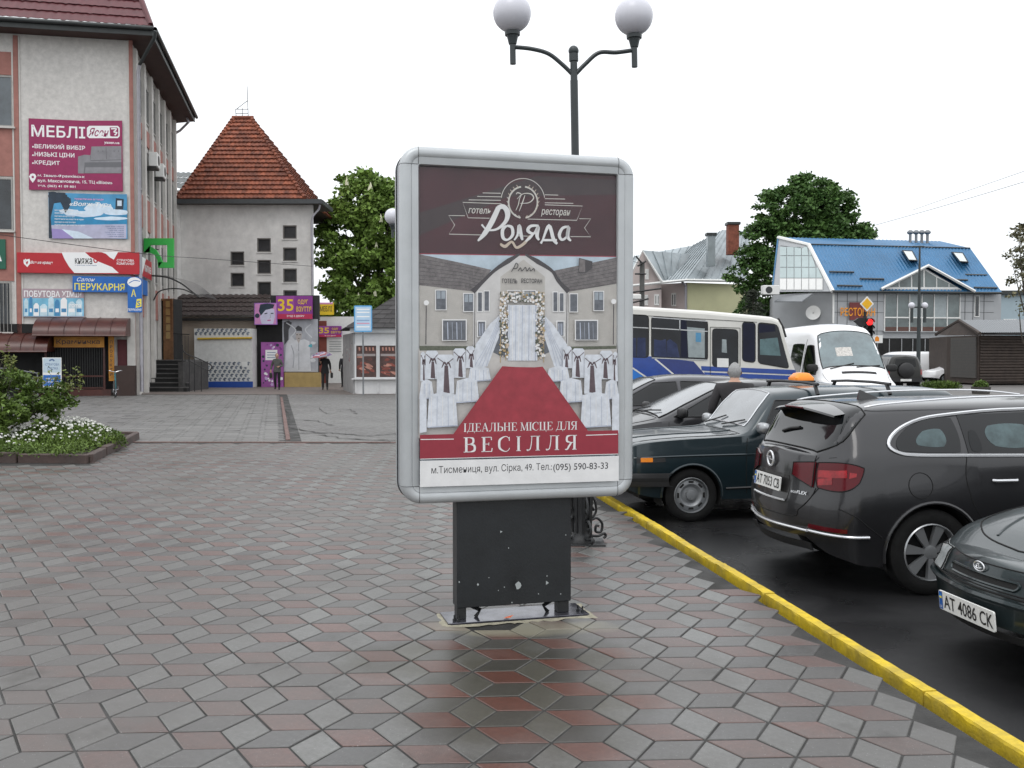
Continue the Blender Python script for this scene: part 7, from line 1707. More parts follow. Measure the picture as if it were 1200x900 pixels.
bq = v.M @ Vector((-.36, -.30, 1.475)); TB = thing('roof_beacon', 'orange roof light box standing on the rack of the teal estate car', 'roof light', bq, hv)
Mb = WM[TB.name]
r0 = [rrect(-.12, -.12, .12, .12, .03, 3), rrect(-.12, -.12, .12, .12, .03, 3), rrect(-.08, -.08, .08, .08, .04, 3)]
MB().fr(Mb).m(mat('orange_lamp_cover', (.85, .25, .01), .3, var=.05)).grid([[(p[0]*f, p[1]*f, z) for p in rr_] for rr_, z, f in ((r0[0], .02, 1), (r0[1], .05, 1), (r0[2], .105, 1), (r0[2], .112, .6), (r0[2], .113, .01))], True, closed=True).build('orange_cover', TB)
MB().fr(Mb).m(M_blkpl).box(-.125, .125, -.125, .125, 0, .02).build('base', TB)
MB().fr(Mb).m(M_white).box(-.123, -.119, -.08, .08, .028, .045).build('white_strip', TB)

# ---- dark grey estate (rear to the kerb)
P_a = paintcar('graphite', (.021, .021, .023), .35, .28); La = 4.70
ka = [(-2.35, 0.4, 0.7, 0.65, 0.84, 0.96, 0.8, 1.03, 0.74, 1.054), (-2.25, 0.3, 0.8, 0.65, 0.88, 0.98, 0.82, 1.094, 0.7, 1.125), (-2.12, 0.27, 0.84, 0.65, 0.895, 1.0, 0.835, 1.189, 0.67, 1.221), (-1.92, 0.24, 0.86, 0.65, 0.9, 1.015, 0.845, 1.336, 0.64, 1.364), (-1.78, 0.23, 0.86, 0.65, 0.905, 1.02, 0.85, 1.38, 0.63, 1.407), (-1.3, 0.22, 0.87, 0.65, 0.907, 1.02, 0.855, 1.407, 0.62, 1.439), (-0.3, 0.22, 0.87, 0.65, 0.907, 1.01, 0.86, 1.415, 0.62, 1.455), (0.45, 0.22, 0.87, 0.65, 0.907, 0.995, 0.86, 1.387, 0.62, 1.427), (0.95, 0.22, 0.87, 0.6, 0.907, 0.985, 0.86, 1.221, 0.69, 1.26), (1.42, 0.22, 0.87, 0.6, 0.905, 0.98, 0.85, 1.03, 0.78, 1.066), (1.55, 0.22, 0.87, 0.6, 0.9, 0.965, 0.84, 0.995, 0.76, 1.038), (2.1, 0.24, 0.84, 0.58, 0.87, 0.85, 0.8, 0.87, 0.72, 0.91), (2.35, 0.32, 0.76, 0.54, 0.8, 0.71, 0.74, 0.73, 0.66, 0.76)]
hA = HK; fA = Vector((math.cos(hA), math.sin(hA), 0)); rwc = at(1085, 651, 7.25)      # rear wheel, near face
Az = .325
ctr = Vector((rwc.x, rwc.y, 0))+KD*.90+fA*1.36
A4 = Car('parked_estate_car', 'dark graphite estate car backed up to the kerb with red tail lights and alloy wheels', (ctr.x, ctr.y, ROAD_Z), hA, La, ka, [(-1.30, .325), (1.385, .325)], P_a, arch=.375, cn=.42, ck=.30, front=[(.3, -.05), (.5, 0), (.7, -.02), (.9, -.1)], rear=[(.25, -.10), (.42, -.01), (.6, .0), (.78, -.05), (.95, -.08), (1.1, -.12)], bulge=.12, bulge_r=.10, wr=.325, wkind='alloy', group='cars parked along the yellow kerb', steps=110, comp=(-1.70, .66))
a = A4; sd = -1; A = a.S(sd); T_ = a.T(); R_ = a.Cp(-1)
a.patch('rear_window', M_cg_dk, [(-2.34, -.74), (-2.34, .74), (-1.72, .70), (-1.72, -.70)], T_, off=.007, nu=18, rc=.12, bow=(0, 0, 0, 0), outline=M_seam, ow=.005)
# spoiler
sp_ = [[(x, y, z) for y in np.linspace(-.56, .56, 13)] for x, z in ((-1.70, 1.412), (-1.88, 1.402), (-1.99, 1.385), (-2.0, 1.372), (-1.90, 1.362), (-1.78, 1.345))]
for r_2 in sp_:
    for i, p in enumerate(r_2): e_ = abs(p[1])/.56; r_2[i] = (p[0]+.07*e_**3*(p[0] < -1.8), p[1]*(1.0+.06*(p[0] > -1.8)), p[2]-.050*e_**2)
MB().fr(a.M).m(P_a).grid(sp_, True).build('roof_spoiler', a.t)
a.tubes('high_brake_light', [(-2.002, -.16, 1.376), (-2.006, 0, 1.379), (-2.002, .16, 1.376)], .008, M_taild, 5)
# side glass with chrome surround
for sgn in (-1, 1):
    Aq = a.S(sgn)
    a.patch('rear_quarter_window', M_cg_dk, [(-1.555, 1.08), (-1.03, 1.062), (-1.03, 1.326), (-1.44, 1.245)], Aq, off=.005, rc=.16, bow=(0, 0, .03, -.04))
    a.patch('rear_door_window', M_cg_dk, [(-.99, 1.058), (-.02, 1.046), (-.04, 1.368), (-.99, 1.340)], Aq, off=.005)
    a.patch('front_door_window', M_cg_dk, [(.03, 1.046), (1.15, 1.030), (.58, 1.316), (.02, 1.368)], Aq, off=.005)
    ch_ = [(1.25, 1.015), (.0, 1.034), (-1.0, 1.046), (-1.42, 1.054), (-1.55, 1.075), (-1.61, 1.12), (-1.585, 1.18), (-1.48, 1.25), (-1.30, 1.312), (-1.05, 1.345), (-.6, 1.376), (.1, 1.380), (.55, 1.348), (.95, 1.189)]
    if sgn < 0:
        for C_4, m4, nm in (([(-.80, 1.10), (-.42, 1.09), (-.42, 1.28), (-.82, 1.27)], M_view, 'far_window_view'), ([(-.50, 1.06), (-.22, 1.06), (-.26, 1.25), (-.46, 1.25)], M_seatd, 'headrest'), ([(-.97, 1.07), (-.86, 1.07), (-.88, 1.23), (-.95, 1.23)], M_seatd, 'headrest'), ([(-1.42, 1.12), (-1.14, 1.10), (-1.14, 1.25), (-1.33, 1.23)], M_view, 'far_window_view')): a.patch(nm, m4, C_4, Aq, off=.0065 if m4 is M_view else .008, rc=.5, nu=8, nv=6, th=.003)
    a.seam(ch_, Aq, M_chrome, .013, 'chrome_window_surround', .007, 3)
    a.seam([(-1.01, 1.046), (-1.03, 0.880), (-.98, .68), (-.86, .50), (-.80, .30)], Aq); a.seam([(.0, 1.030), (.0, .6), (.0, .28)], Aq); a.seam([(1.12, 1.010), (1.13, .6), (1.0, .28)], Aq); a.seam([(-.80, .29), (.0, .28), (1.0, .28)], Aq)
    a.handle(-.72, .86, M_chrome, .20, sgn); a.handle(.28, .84, M_chrome, .20, sgn)
    a.tubes('roof_rail', cr([(-1.70, sgn*.60, 1.40), (-1.5, sgn*.625, 1.43), (-.8, sgn*.63, 1.475), (0, sgn*.63, 1.48), (.45, sgn*.615, 1.44)], 4), .009, M_chrome, 6)
    a.seam([(-2.18, .66), (-2.0, .60), (-1.85, .52), (-1.70, .45)], Aq)                 # bumper split
    a.seam([(-2.1, 1.030), (-2.14, 1.078), (-2.05, 1.189)] if False else [(-2.26, 1.020), (-2.2, 1.030)], Aq, r=.002)
a.seam([(-1.40+.095*math.cos(t_), .83+.095*math.sin(t_)) for t_ in np.linspace(0, 2*math.pi, 21)], a.S(-1), M_seam, .0035, 'fuel_flap', .001, 0)
# swage shoulder
# tail lights wrap the corner
for sgn in (-1, 1):
    Aq = a.S(sgn)
    base = a.patch('tail_light', M_taild, [(-2.345, 0.790), (-1.98, 0.860), (-1.90, 0.965), (-2.345, 0.985)], Aq, off=.012, nu=10, rc=.12, bow=(-.035, 0, .02, 0), outline=M_seam, ow=.004)
    y0, y1 = .56, .40
    q = a.patch('tail_light', M_taild, [(sgn*.575, 0.790), (sgn*.34, 0.860), (sgn*.34, 0.960), (sgn*.575, 0.985)], R_, off=.012, nu=6, outline=M_seam, ow=.004)
    for (xa, xb, za, zb_) in ((-2.335, -2.13, .87, .925), (-2.335, -2.25, .81, .86)): q = a.patch('lamp_band', M_taill, [(xa, za), (xb, za+.02), (xb, zb_+.02), (xa, zb_)], Aq, off=.016, nu=5, nv=2); q.parent = base
    q = a.patch('lamp_band', M_taill, [(-2.11, .885), (-2.03, .90), (-2.02, .925), (-2.10, .93)], Aq, off=.016, nu=4, nv=2); q.parent = base
    a.patch('bumper_reflector', M_taild, [(-2.345, .475), (-2.10, .48), (-2.10, .51), (-2.345, .51)], Aq, off=.008, nu=6, nv=2)
# tailgate outline, chrome bumper line
a.seam([(-.545, 0.975), (-.56, 1.030)], R_, r=.004, sm=0)
a.seam([(-.62, 0.790), (-.55, .68), (-.46, .60), (-.40, .545), (0, .535), (.40, .545), (.46, .60), (.55, .68), (.62, 0.790)], R_, M_seam, .0045, 'tailgate_seam')
ln_ = [a.side(x, .455+.05*(0), s2, .010) for s2, xs_ in ((-1, (-1.86, -1.95, -2.05, -2.15, -2.25, -2.32, -2.35)),) for x in xs_]+[a.cap(y, .455-.0*abs(y), -1, .010) for y in (-.55, -.4, -.2, 0, .2, .4, .55)]+[a.side(x, .455, 1, .010) for x in (-2.35, -2.32, -2.25, -2.15, -2.05, -1.95)]
a.tubes('chrome_bumper_line', cr(ln_, 3), .010, M_chrome, 6)
a.patch('lower_bumper', M_blkpl, [(-.56, .30), (.56, .30), (.57, .36), (-.57, .36)], R_, off=.008)
a.patch('plate_recess', mat('car_paint_graphite_dark', (.02, .019, .019), .4, metal=.3, coat=.5), [(-.33, .64), (.33, .64), (.31, 0.860), (-.31, 0.860)], R_, off=.003, rc=.15)
a.plate('AT 7053 CB', 0.0, .775, -1, R(-6), .028)
a.tubes('chrome_plate_trim', [a.cap(y, .655-.0*y, -1, .014) for y in np.linspace(-.30, .30, 9)], .008, M_chrome, 5)
# round badge with lightning bolt
bc = Vector(a.cap(0, .955, -1, .022)); rg = MB().fr(a.M).m(M_chrome)
rg.tube([(bc.x, bc.y+.058*math.cos(t_), bc.z+.058*math.sin(t_)) for t_ in np.linspace(0, 2*math.pi, 25)[:-1]], .009, 6, closed=True)
rg.add([(bc.x-.006, bc.y+y_, bc.z+z_) for y_, z_ in ((.075, .010), (.005, .012), (.012, -.010), (-.075, -.012), (-.075, -.004), (-.005, -.0), (-.012, .018), (.075, .018))], [(0, 1, 2, 3, 4, 5, 6, 7)]); rg.build('badge', a.t)
def captext(car, body, y0, y1, z0, z1, sg, m_, name):
    vs, fs = text2d(body, .012); ax, bx = min(p[0] for p in vs), max(p[0] for p in vs); az, bz = min(p[1] for p in vs), max(p[1] for p in vs)
    MB().fr(car.M).m(m_).add([car.cap(y0+(p[0]-ax)/(bx-ax)*(y1-y0), z0+(p[1]-az)/(bz-az)*(z1-z0), sg, .014) for p in vs], fs, False).build(name, car.t)
captext(a, 'ecoFLEX', -.36, -.54, .725, .75, -1, M_chrome, 'lettering'); captext(a, 'ASTRA', .54, .40, .725, .75, -1, M_chrome, 'lettering')
a.tubes('rear_wiper', [a.top(-2.225, .30, .02), a.top(-2.20, .15, .03), a.top(-2.17, -.02, .025)], .012, M_blkpl, 6)
fx, fz = -1.35, 1.425
MB().fr(a.M).m(P_a).add([(fx-.10, -.02, fz-.01), (fx+.12, -.022, fz+.0), (fx+.12, .022, fz), (fx-.10, .02, fz-.01), (fx-.085, 0, fz+.085), (fx-.07, 0, fz+.085)], [(0, 1, 5, 4), (2, 3, 4, 5), (3, 0, 4), (1, 2, 5)]).build('fin_aerial', a.t)
a.mirror(1.05, 1.03, -1, P_a); a.mirror(1.05, 1.03, 1, P_a)
a.patch('windscreen', M_ws, [(1.50, -.72), (1.50, 0.750), (.55, .56), (.55, -.56)], T_, off=.006)
for sgn in (-1, 1): a.patch('headlight', M_lens, [(2.33, .60), (2.0, .66), (2.0, 0.790), (2.33, .68)], a.S(sgn), off=.01)

# ---- dark green saloon nose in the right foreground, facing the kerb
P_z = paintcar('dark_green', (.014, .024, .026), .3, .28); Lz = 4.26
kz = [(-2.13, .40, .66, .62, .78, .88, .74, .95, .68, 1.0), (-1.9, .28, .78, .6, .83, .95, .79, 1.0, .70, 1.04), (-1.5, .24, .80, .6, .84, .96, .80, 1.05, .68, 1.10), (-.9, .22, .80, .6, .84, .95, .80, 1.36, .60, 1.40), (-.2, .22, .80, .6, .84, .93, .80, 1.38, .60, 1.42), (.15, .22, .80, .6, .84, .92, .80, 1.33, .61, 1.37), (.85, .22, .80, .6, .84, .89, .79, .95, .72, 1.0), (1.0, .22, .80, .58, .84, .87, .78, .90, .70, .95), (1.5, .23, .80, .56, .83, .80, .77, .83, .68, .88), (1.9, .26, .78, .54, .81, .70, .76, .73, .68, .775), (2.13, .32, .72, .48, .76, .60, .72, .63, .66, .665)]
hz = HK+math.pi; fz_ = Vector((math.cos(hz), math.sin(hz), 0)); fc = at(1156, 722, 5.50)
ctr = Vector((fc.x, fc.y, 0))-fz_*(Lz/2+.08)
Z4 = Car('parked_saloon_car', 'dark green rounded saloon car nosing in at the right edge with wet bonnet', (ctr.x, ctr.y, ROAD_Z), hz, Lz, kz, [(-1.21, .29), (1.29, .29)], P_z, arch=.335, cn=.34, ck=.15, front=[(.2, -.06), (.34, 0), (.48, 0), (.56, -.03), (.66, -.06)], rear=[(.3, 0), (1, 0)], bulge=.16, wr=.29, wkind='steel', group='cars parked along the yellow kerb', steps=100)
z = Z4; C_ = z.Cp(1); T_ = z.T()
z.plate('AT 4086 CK', 0, .365, 1, R(6), .045)
z.patch('upper_grille', M_under, [(-.30, .535), (.30, .535), (.31, .578), (-.31, .578)], C_, off=.006, rc=.1, outline=P_z, ow=.008)
z.patch('nose_panel', P_z, [(-.41, .515), (.41, .515), (.41, .635), (-.41, .635)], C_, off=.002, outline=M_seam, ow=.004)
for sgn in (-1, 1):
    Aq = z.S(sgn)
    hl = z.patch('headlight', M_lens, [(sgn*.42, .505), (sgn*.625, .50), (sgn*.62, .625), (sgn*.42, .635)], C_, off=.014, nu=6, outline=M_seam, ow=.004)
    z.patch('headlight', M_lens, [(2.13, .50), (1.98, .525), (1.95, .635), (2.13, .625)], Aq, off=.014, nu=8, outline=M_seam, ow=.004)
    z.patch('indicator', mat('pale_amber_lens', (.45, .33, .18), .2), [(1.975, .525), (1.86, .54), (1.84, .63), (1.945, .635)], Aq, off=.012, nu=5)
    z.patch('side_window', M_cg_dk, [(.62, .98), (-.25, .99), (-.25, 1.30), (.18, 1.28)], Aq, off=.006); z.patch('side_window', M_cg_dk, [(-.30, .99), (-1.15, 1.0), (-1.0, 1.28), (-.30, 1.30)], Aq, off=.006)
    z.seam([(.90, .85), (.95, .6), (.9, .28)], Aq); z.seam([(-.27, .95), (-.27, .28)], Aq)
# bonnet edge and bumper top line
z.seam([(2.08, .0), (2.05, .3), (1.97, .5), (1.80, .64), (1.4, .68), (.95, .70)], T_, M_seam, .006, 'bonnet_seam'); z.seam([(2.08, .0), (2.05, -.3), (1.97, -.5), (1.80, -.64), (1.4, -.68), (.95, -.70)], T_, M_seam, .006, 'bonnet_seam')
z.seam([(2.0, .30), (1.5, .42), (1.0, .48)], T_, P_z, .012, 'bonnet_crease', -.004); z.seam([(2.0, -.30), (1.5, -.42), (1.0, -.48)], T_, P_z, .012, 'bonnet_crease', -.004)
ln_ = [z.side(x, .50, -1, .008) for x in (1.62, 1.8, 1.95, 2.05, 2.12)]+[z.cap(y, .50, 1, .008) for y in (-.55, -.35, 0, .35, .55)]+[z.side(x, .50, 1, .008) for x in (2.12, 2.05, 1.95, 1.8, 1.62)]
z.tubes('bumper_seam', cr(ln_, 3), .006, M_seam, 5)
ln2 = [(p[0]+.008, p[1]*1.01, p[2]-.035) for p in ln_]; z.tubes('bumper_moulding', cr(ln2, 3), .020, P_z, 6)
z.patch('lower_intake', M_under, [(-.5, .25), (.5, .25), (.48, .295), (-.48, .295)], C_, off=.008)
bc = Vector(z.cap(0, .612, 1, .016)); bd = MB().fr(z.M).m(M_chrome); bd.tube([(bc.x+.0, bc.y+.048*math.cos(t_), bc.z+.026*math.sin(t_)) for t_ in np.linspace(0, 2*math.pi, 21)[:-1]], .004, 5, closed=True)
bd.tube(cr([(bc.x+.004, bc.y-.025, bc.z-.008), (bc.x+.004, bc.y, bc.z-.012), (bc.x+.004, bc.y+.025, bc.z-.005)], 3), .004, 5); bd.tube([(bc.x+.004, bc.y+.004, bc.z-.012), (bc.x+.004, bc.y+.004, bc.z+.018)], .003, 4); bd.tube(cr([(bc.x+.004, bc.y+.004, bc.z+.016), (bc.x+.004, bc.y-.018, bc.z+.006), (bc.x+.004, bc.y-.012, bc.z-.004)], 3), .004, 4); bd.build('oval_ship_badge', z.t)
z.patch('windscreen', M_ws, [(.86, -.66), (.86, .66), (.22, .52), (.22, -.52)], T_, off=.006, outline=M_seam)
z.mirror(.66, .96, 1, P_z); z.mirror(.66, .96, -1, P_z)

# ---- two dark hatchbacks / saloons behind the teal estate
def hatch(label, Yc, xf, paint, h=1.46, scale=1.0, mir=M_blkpl, amber=True):
    k = [(-2.1, .38, .66, .62, .80, .95, .76, 1.05, .68, 1.12), (-1.85, .28, .80, .6, .85, .97, .80, 1.25, .64, 1.30), (-1.2, .22, .82, .6, .86, .97, .82, h-.08, .60, h-.03), (-.3, .22, .82, .6, .86, .95, .82, h-.05, .60, h), (.15, .22, .82, .6, .86, .935, .82, h-.09, .61, h-.045), (.75, .22, .82, .6, .86, .92, .81, 1.14, .68, 1.19), (1.2, .22, .82, .58, .86, .91, .79, .94, .73, 1.0), (1.3, .22, .82, .58, .855, .90, .79, .92, .72, .97), (1.8, .25, .80, .56, .83, .80, .77, .82, .70, .86), (2.1, .34, .70, .5, .76, .66, .70, .68, .66, .71)]
    hh = HK+math.pi; ff = Vector((math.cos(hh), math.sin(hh), 0)); c = Vector((xf, Yc, 0))-ff*2.1
    c_ = Car('parked_hatchback', label, (c.x, c.y, ROAD_Z), hh, 4.2, k, [(-1.25, .30), (1.3, .30)], paint, arch=.345, cn=.40, ck=.26, front=[(.2, -.05), (.45, 0), (.7, -.05)], bulge=.12, wr=.30, wkind='alloy', group='cars parked along the yellow kerb', steps=70)
    T_ = c_.T(); c_.patch('windscreen', M_ws, [(1.19, -.68), (1.19, .68), (.22, .52), (.22, -.52)], T_, off=.006, outline=M_blkpl, ow=.008, nu=16, bow=(0, 0, 0, 0))
    for sgn in (-1, 1):
        Aq = c_.S(sgn); c_.patch('front_door_window', M_cg_dk, [(1.0, .97), (-.12, .985), (-.10, 1.36), (.28, 1.34)], Aq, off=.006, outline=M_blkpl, ow=.009); c_.patch('rear_door_window', M_cg_dk, [(-.18, .985), (-1.25, 1.0), (-1.1, 1.34), (-.18, 1.365)], Aq, off=.006, outline=M_blkpl, ow=.009)
        c_.seam([(1.08, .9), (1.1, .6), (1.05, .28)], Aq); c_.seam([(-.15, .95), (-.15, .28)], Aq); c_.mirror(.92, 1.0, sgn, mir, 1.15); c_.patch('headlight', M_lens, [(2.08, .58), (1.8, .62), (1.78, .72), (2.08, .66)], Aq, off=.01); c_.handle(-.02, .84, paint, .17, sgn)
        if amber: c_.patch('indicator', M_amber, [(1.42, .735), (1.30, .74), (1.30, .765), (1.42, .765)], Aq, off=.010, nu=4, nv=2)
    c_.seam([(1.22, -.66), (1.27, 0), (1.22, .66)], T_, M_seam, .007, 'bonnet_seam'); c_.seam([(1.24, .68), (1.7, .66), (2.05, .60)], T_, M_seam, .005, 'bonnet_seam')
    for (y0, y1) in ((.0, .48), (-.5, -.04)): c_.tubes('wiper', [Vector(c_.top(1.24, y0, .02)), Vector(c_.top(1.20, (y0+y1)/2, .04)), Vector(c_.top(1.10, y1, .03))], .010, M_blkpl, 5)
    return c_
hatch('dark charcoal hatchback with black mirrors parked behind the man in the jacket', 13.75, .98, paintcar('charcoal', (.022, .022, .025), .4, .3))
hatch('dark grey saloon car farthest from us in the parked row beside the bus', 16.6, .45, paintcar('grey_dark', (.05, .05, .056), .5, .3), h=1.47, amber=False)
# ------------------------------------------------------------------ white and blue bus behind the parked row
YB_ = 22.8
WB = Wall((at(500, 440, YB_).x, YB_), (at(960, 440, YB_).x, YB_))
BUS = thing('bus', 'small white bus with blue diagonal stripes standing behind the parked cars', 'bus', (at(760, 440, YB_+1.1).x, YB_+1.1, ROAD_Z), 0)
M_busw = mat('bus_cream_white', (.66, .65, .61), .35, var=.05, scale=2, coat=.4, col2=(.58, .57, .53), cscale=1.5); M_busb = mat('bus_blue', (.010, .05, .27), .35, coat=.4); M_busb2 = mat('bus_light_blue', (.02, .16, .52), .35, coat=.4); M_busd = mat('bus_navy', (.008, .025, .16), .35, coat=.4)
M_busg = mat('bus_window_glass', (.012, .014, .018), .06, var=.6, scale=1.1, spec=.35); M_rub = mat('black_rubber', (.015, .015, .015), .7); M_curt = mat('blue_curtain', (.003, .005, .022), .8, var=.3, scale=4); M_seat = mat('bus_seat', (.03, .04, .09), .9, var=.3)
bp = lambda x, y: WB.uz(x, y)
out = [(612, 556), (612, 352), (620, 349), (700, 354.5), (737, 358), (830, 364), (905, 371), (913, 374), (917, 381), (929, 425), (937, 445), (938, 545)]
B2 = [bp(*p) for p in out]; mb = MB().fr(WB).m(M_busw)
n_ = len(B2); prs = [(0.0, 0.16), (.04, .09), (.12, .03), (.25, 0)]      # rounded long edges
def inset(P, d):
    cx_ = sum(p[0] for p in P)/len(P); cz_ = sum(p[1] for p in P)/len(P)
    return [(p[0]-(d*.25 if p[0] > cx_ else -d*.25), p[1]-(d if p[1] > cz_ else 0)) for p in P]
rings = []
for y, d in [(0.0, .09), (.02, .045), (.07, .012), (.15, 0), (2.15, 0), (2.23, .012), (2.28, .045), (2.30, .09)]: rings.append([(p[0], y, p[1]) for p in inset(B2, d)])
mb.grid(rings, False, closed=True); mb.poly(rings[0][::-1]); mb.poly(rings[-1]); mb.build('body', BUS)
B9 = lambda x, y: (730+x/5.217, 340+y/5.217)
q = Print(WB, -.006, B9)
q.fill(M_busb, [(-606, 640), (-606, 380), (165, 405), (435, 436), (525, 530), (600, 640)][::1])
q.fill(M_busb2, [(-560, 640), (60, 640), (210, 590), (0, 440), (-120, 395), (-560, 382)]); q.fill(M_busd, [(330, 530), (380, 600), (580, 640), (525, 530), (437, 436), (205, 420)]); q.fill(M_busw, [(-60, 640), (80, 640), (90, 605), (35, 575), (-60, 530)])
q.line(M_busw, [(20, 450), (178, 556)], .035); q.line(M_busw, [(196, 420), (330, 532), (400, 600)], .035); q.line(M_busw, [(437, 434), (522, 532), (580, 600)], .035)
q.fill(M_busb, [(480, 492), (1060, 516), (1055, 488), (478, 464)]); q.fill(M_busb, [(505, 530), (1068, 552), (1062, 524), (495, 502)]); q.mb.build('stripes', BUS)
def bwin(c, name='window', curtain=None, frame=True):
    q = Print(WB, -.008, B9); P = [q.P(*p) for p in c]
    x0, x1 = min(p[0] for p in c), max(p[0] for p in c)
    def rnd(P, r):      # rounded quad
        o_ = []
        for i in range(4):
            a, b, c_ = Vector(P[i-1]), Vector(P[i]), Vector(P[(i+1) % 4]); u = (a-b).normalized(); v_ = (c_-b).normalized()
            for k in range(5): t = k/4; o_.append(tuple((b+u*r)*(1-t)**2+b*2*t*(1-t)+(b+v_*r)*t*t))
        return o_
    fo = MB().fr(WB).m(M_rub).poly([(p[0], -.008, p[1]) for p in rnd(P, .10)]).build(name, BUS)
    g = [(p[0]*.965+sum(k[0] for k in P)/4*.035, p[1]*.955+sum(k[1] for k in P)/4*.045) for p in P]
    o_ = MB().fr(WB).m(M_busg).poly([(p[0], -.0115, p[1]) for p in rnd(g, .08)]).build('pane', BUS); o_.parent = fo
    return fo, g
w1, g1 = bwin([(172, 418), (521, 432), (521, 185), (172, 158)]); w0, g0 = bwin([(-330, 400), (160, 415), (160, 152), (-330, 128)]); bwin([(-590, 385), (-345, 398), (-345, 126), (-590, 112)])
def ins(m_, pts, par, name, lift=.0125):
    q = Print(WB, -lift, B9); q.fill(m_, pts); o_ = q.mb.build(name, BUS); o_.parent = par; return o_
ins(M_curt, [(352, 410), (398, 415), (388, 180), (356, 178)], w1, 'curtain'); ins(M_seat, [(190, 405), (270, 410), (262, 300), (232, 308), (190, 300)], w1, 'seat'); ins(M_seat, [(270, 408), (348, 412), (330, 330), (290, 300), (268, 310)], w1, 'seat')
ins(mat('seen_through_bright', (.26, .30, .31), .5, var=.3, scale=3), [(400, 410), (500, 414), (500, 235), (392, 225)], w1, 'bright_view'); ins(mat('pale_blue_cloth', (.08, .25, .42), .6), [(445, 316), (478, 318), (478, 262), (445, 260)], w1, 'notice', .0145); ins(M_seat, [(20, 404), (80, 408), (80, 292), (20, 290)], w0, 'seat'); ins(M_seat, [(85, 408), (140, 410), (138, 292), (90, 290)], w0, 'seat')
M_trim = mat('window_rail', (.50, .51, .52), .4, metal=.3)
for w_, pts in ((w1, [(176, 232), (518, 252)]), (w1, [(348, 172), (348, 244)]), (w0, [(-330, 206), (156, 232)]), (w1, [(176, 414), (518, 428)]), (w1, [(176, 165), (518, 190)])):
    q = Print(WB, -.014, B9); q.line(M_trim, pts, .022); o_ = q.mb.build('window_rail', BUS); o_.parent = w_
dr, gd = bwin([(545, 470), (706, 478), (706, 240), (545, 232)], 'door'); ins(M_white, [(576, 470), (646, 472), (646, 418), (576, 416)], dr, 'paper_notice'); ins(mat('seen_through_bright', (.26, .30, .31), .5), [(604, 380), (636, 384), (632, 302), (606, 300)], dr, 'bright_view')
w2, _g = bwin([(728, 436), (812, 446), (812, 196), (728, 190)]); ins(M_curt, [(735, 430), (805, 438), (805, 205), (735, 200)], w2, 'curtain')
w3, _g = bwin([(824, 448), (1020, 482), (946, 208), (824, 194)], 'cab_window'); ins(mat('seen_through_teal', (.10, .17, .18), .4, var=.4, scale=3), [(838, 395), (965, 402), (945, 290), (838, 300)], w3, 'bright_view'); ins(M_curt, [(832, 262), (932, 252), (930, 214), (832, 206)], w3, 'sun_curtain')
q = Print(WB, -.012, B9)
for pts in ([(534, 226), (534, 540)], [(716, 232), (716, 500)], [(534, 226), (716, 232)], [(38, 150), (540, 180), (820, 196)]): q.line(M_seam, pts, .012); 
q.mb.build('panel_seam', BUS)
bw0 = [(WB.M @ Vector((bp(x, 440)[0], 0, 0))).x for x in (682, 880)]
for xw in bw0:
    for y0 in (.02, 2.05): MB().m(M_tyre).lathe([(.2, YB_+y0), (.40, YB_+y0-.01), (.42, YB_+y0+.03), (.42, YB_+y0+.2), (.38, YB_+y0+.23)], 24, (xw, 0, .42+ROAD_Z), axis='y').build('wheel', BUS)
MB().fr(WB).m(M_rub).tube([(p[0], .1, p[1]) for p in [bp(913, 373), bp(919, 384), bp(922, 395)]], .03, 6).build('mirror_arm', BUS)
# front screen on the sloping nose
nA, nB = bp(918, 384), bp(934, 436)
MB().fr(WB).m(M_busg).add([(nA[0]+.012, .2, nA[1]), (nB[0]+.012, .2, nB[1]), (nB[0]+.012, 2.1, nB[1]), (nA[0]+.012, 2.1, nA[1])], [(0, 1, 2, 3)]).build('windscreen', BUS)

# ------------------------------------------------------------------ white van and other vehicles (same lofted bodies)
P_w = mat('van_white_paint', (.80, .80, .81), .35, var=.03, coat=.4, scale=2)
kS = [(-2.9, .40, .84, .9, .90, 1.2, .88, 2.42, .72, 2.52), (-2.75, .30, .92, .9, .97, 1.2, .95, 2.48, .74, 2.60), (0, .30, .92, .9, .98, 1.25, .96, 2.48, .74, 2.62), (.95, .30, .92, .9, .98, 1.25, .96, 2.44, .73, 2.57), (1.35, .30, .92, .9, .98, 1.25, .95, 2.25, .72, 2.37), (2.0, .30, .92, .9, .97, 1.22, .92, 1.50, .78, 1.60), (2.25, .30, .92, .85, .96, 1.16, .88, 1.26, .76, 1.34), (2.7, .32, .90, .75, .93, 1.0, .84, 1.06, .72, 1.12), (2.9, .40, .82, .7, .86, .90, .80, .93, .70, .96)]
SV = Car('delivery_van', 'tall white van with sloping windscreen and bonnet facing us, right of the bus', (8.45, 26.3, ROAD_Z), R(-90), 5.8, kS, [(-1.75, .36), (2.0, .36)], P_w, arch=.42, cn=.35, ck=.2, bulge=.1, wr=.35, cat='van', group=None, steps=60)
T_ = SV.T(); SV.patch('windscreen', mat('van_screen', (.10, .14, .15), .08, var=.4, scale=2, spec=.9, ior=1.6), [(2.06, -.80), (2.06, .80), (1.30, .70), (1.30, -.70)], T_, off=.008, nu=16, rc=.08, outline=M_rub, ow=.014)
SV.patch('route_board', mat('paper_print', (.5, .48, .45), .6, var=.4, scale=30), [(1.86, -.36), (1.86, .04), (1.70, .04), (1.70, -.36)], T_, off=.014, nu=3, nv=2)
SV.patch('bonnet_vent', M_rub, [(2.24, -.35), (2.24, .50), (2.18, .50), (2.18, -.35)], T_, off=.008, nu=8, nv=2)
for (y0, y1) in ((-.6, .0), (.05, .65)): SV.tubes('wiper', [Vector(SV.top(2.10, y0, .02)), Vector(SV.top(2.03, y1, .03))], .014, M_rub, 5)
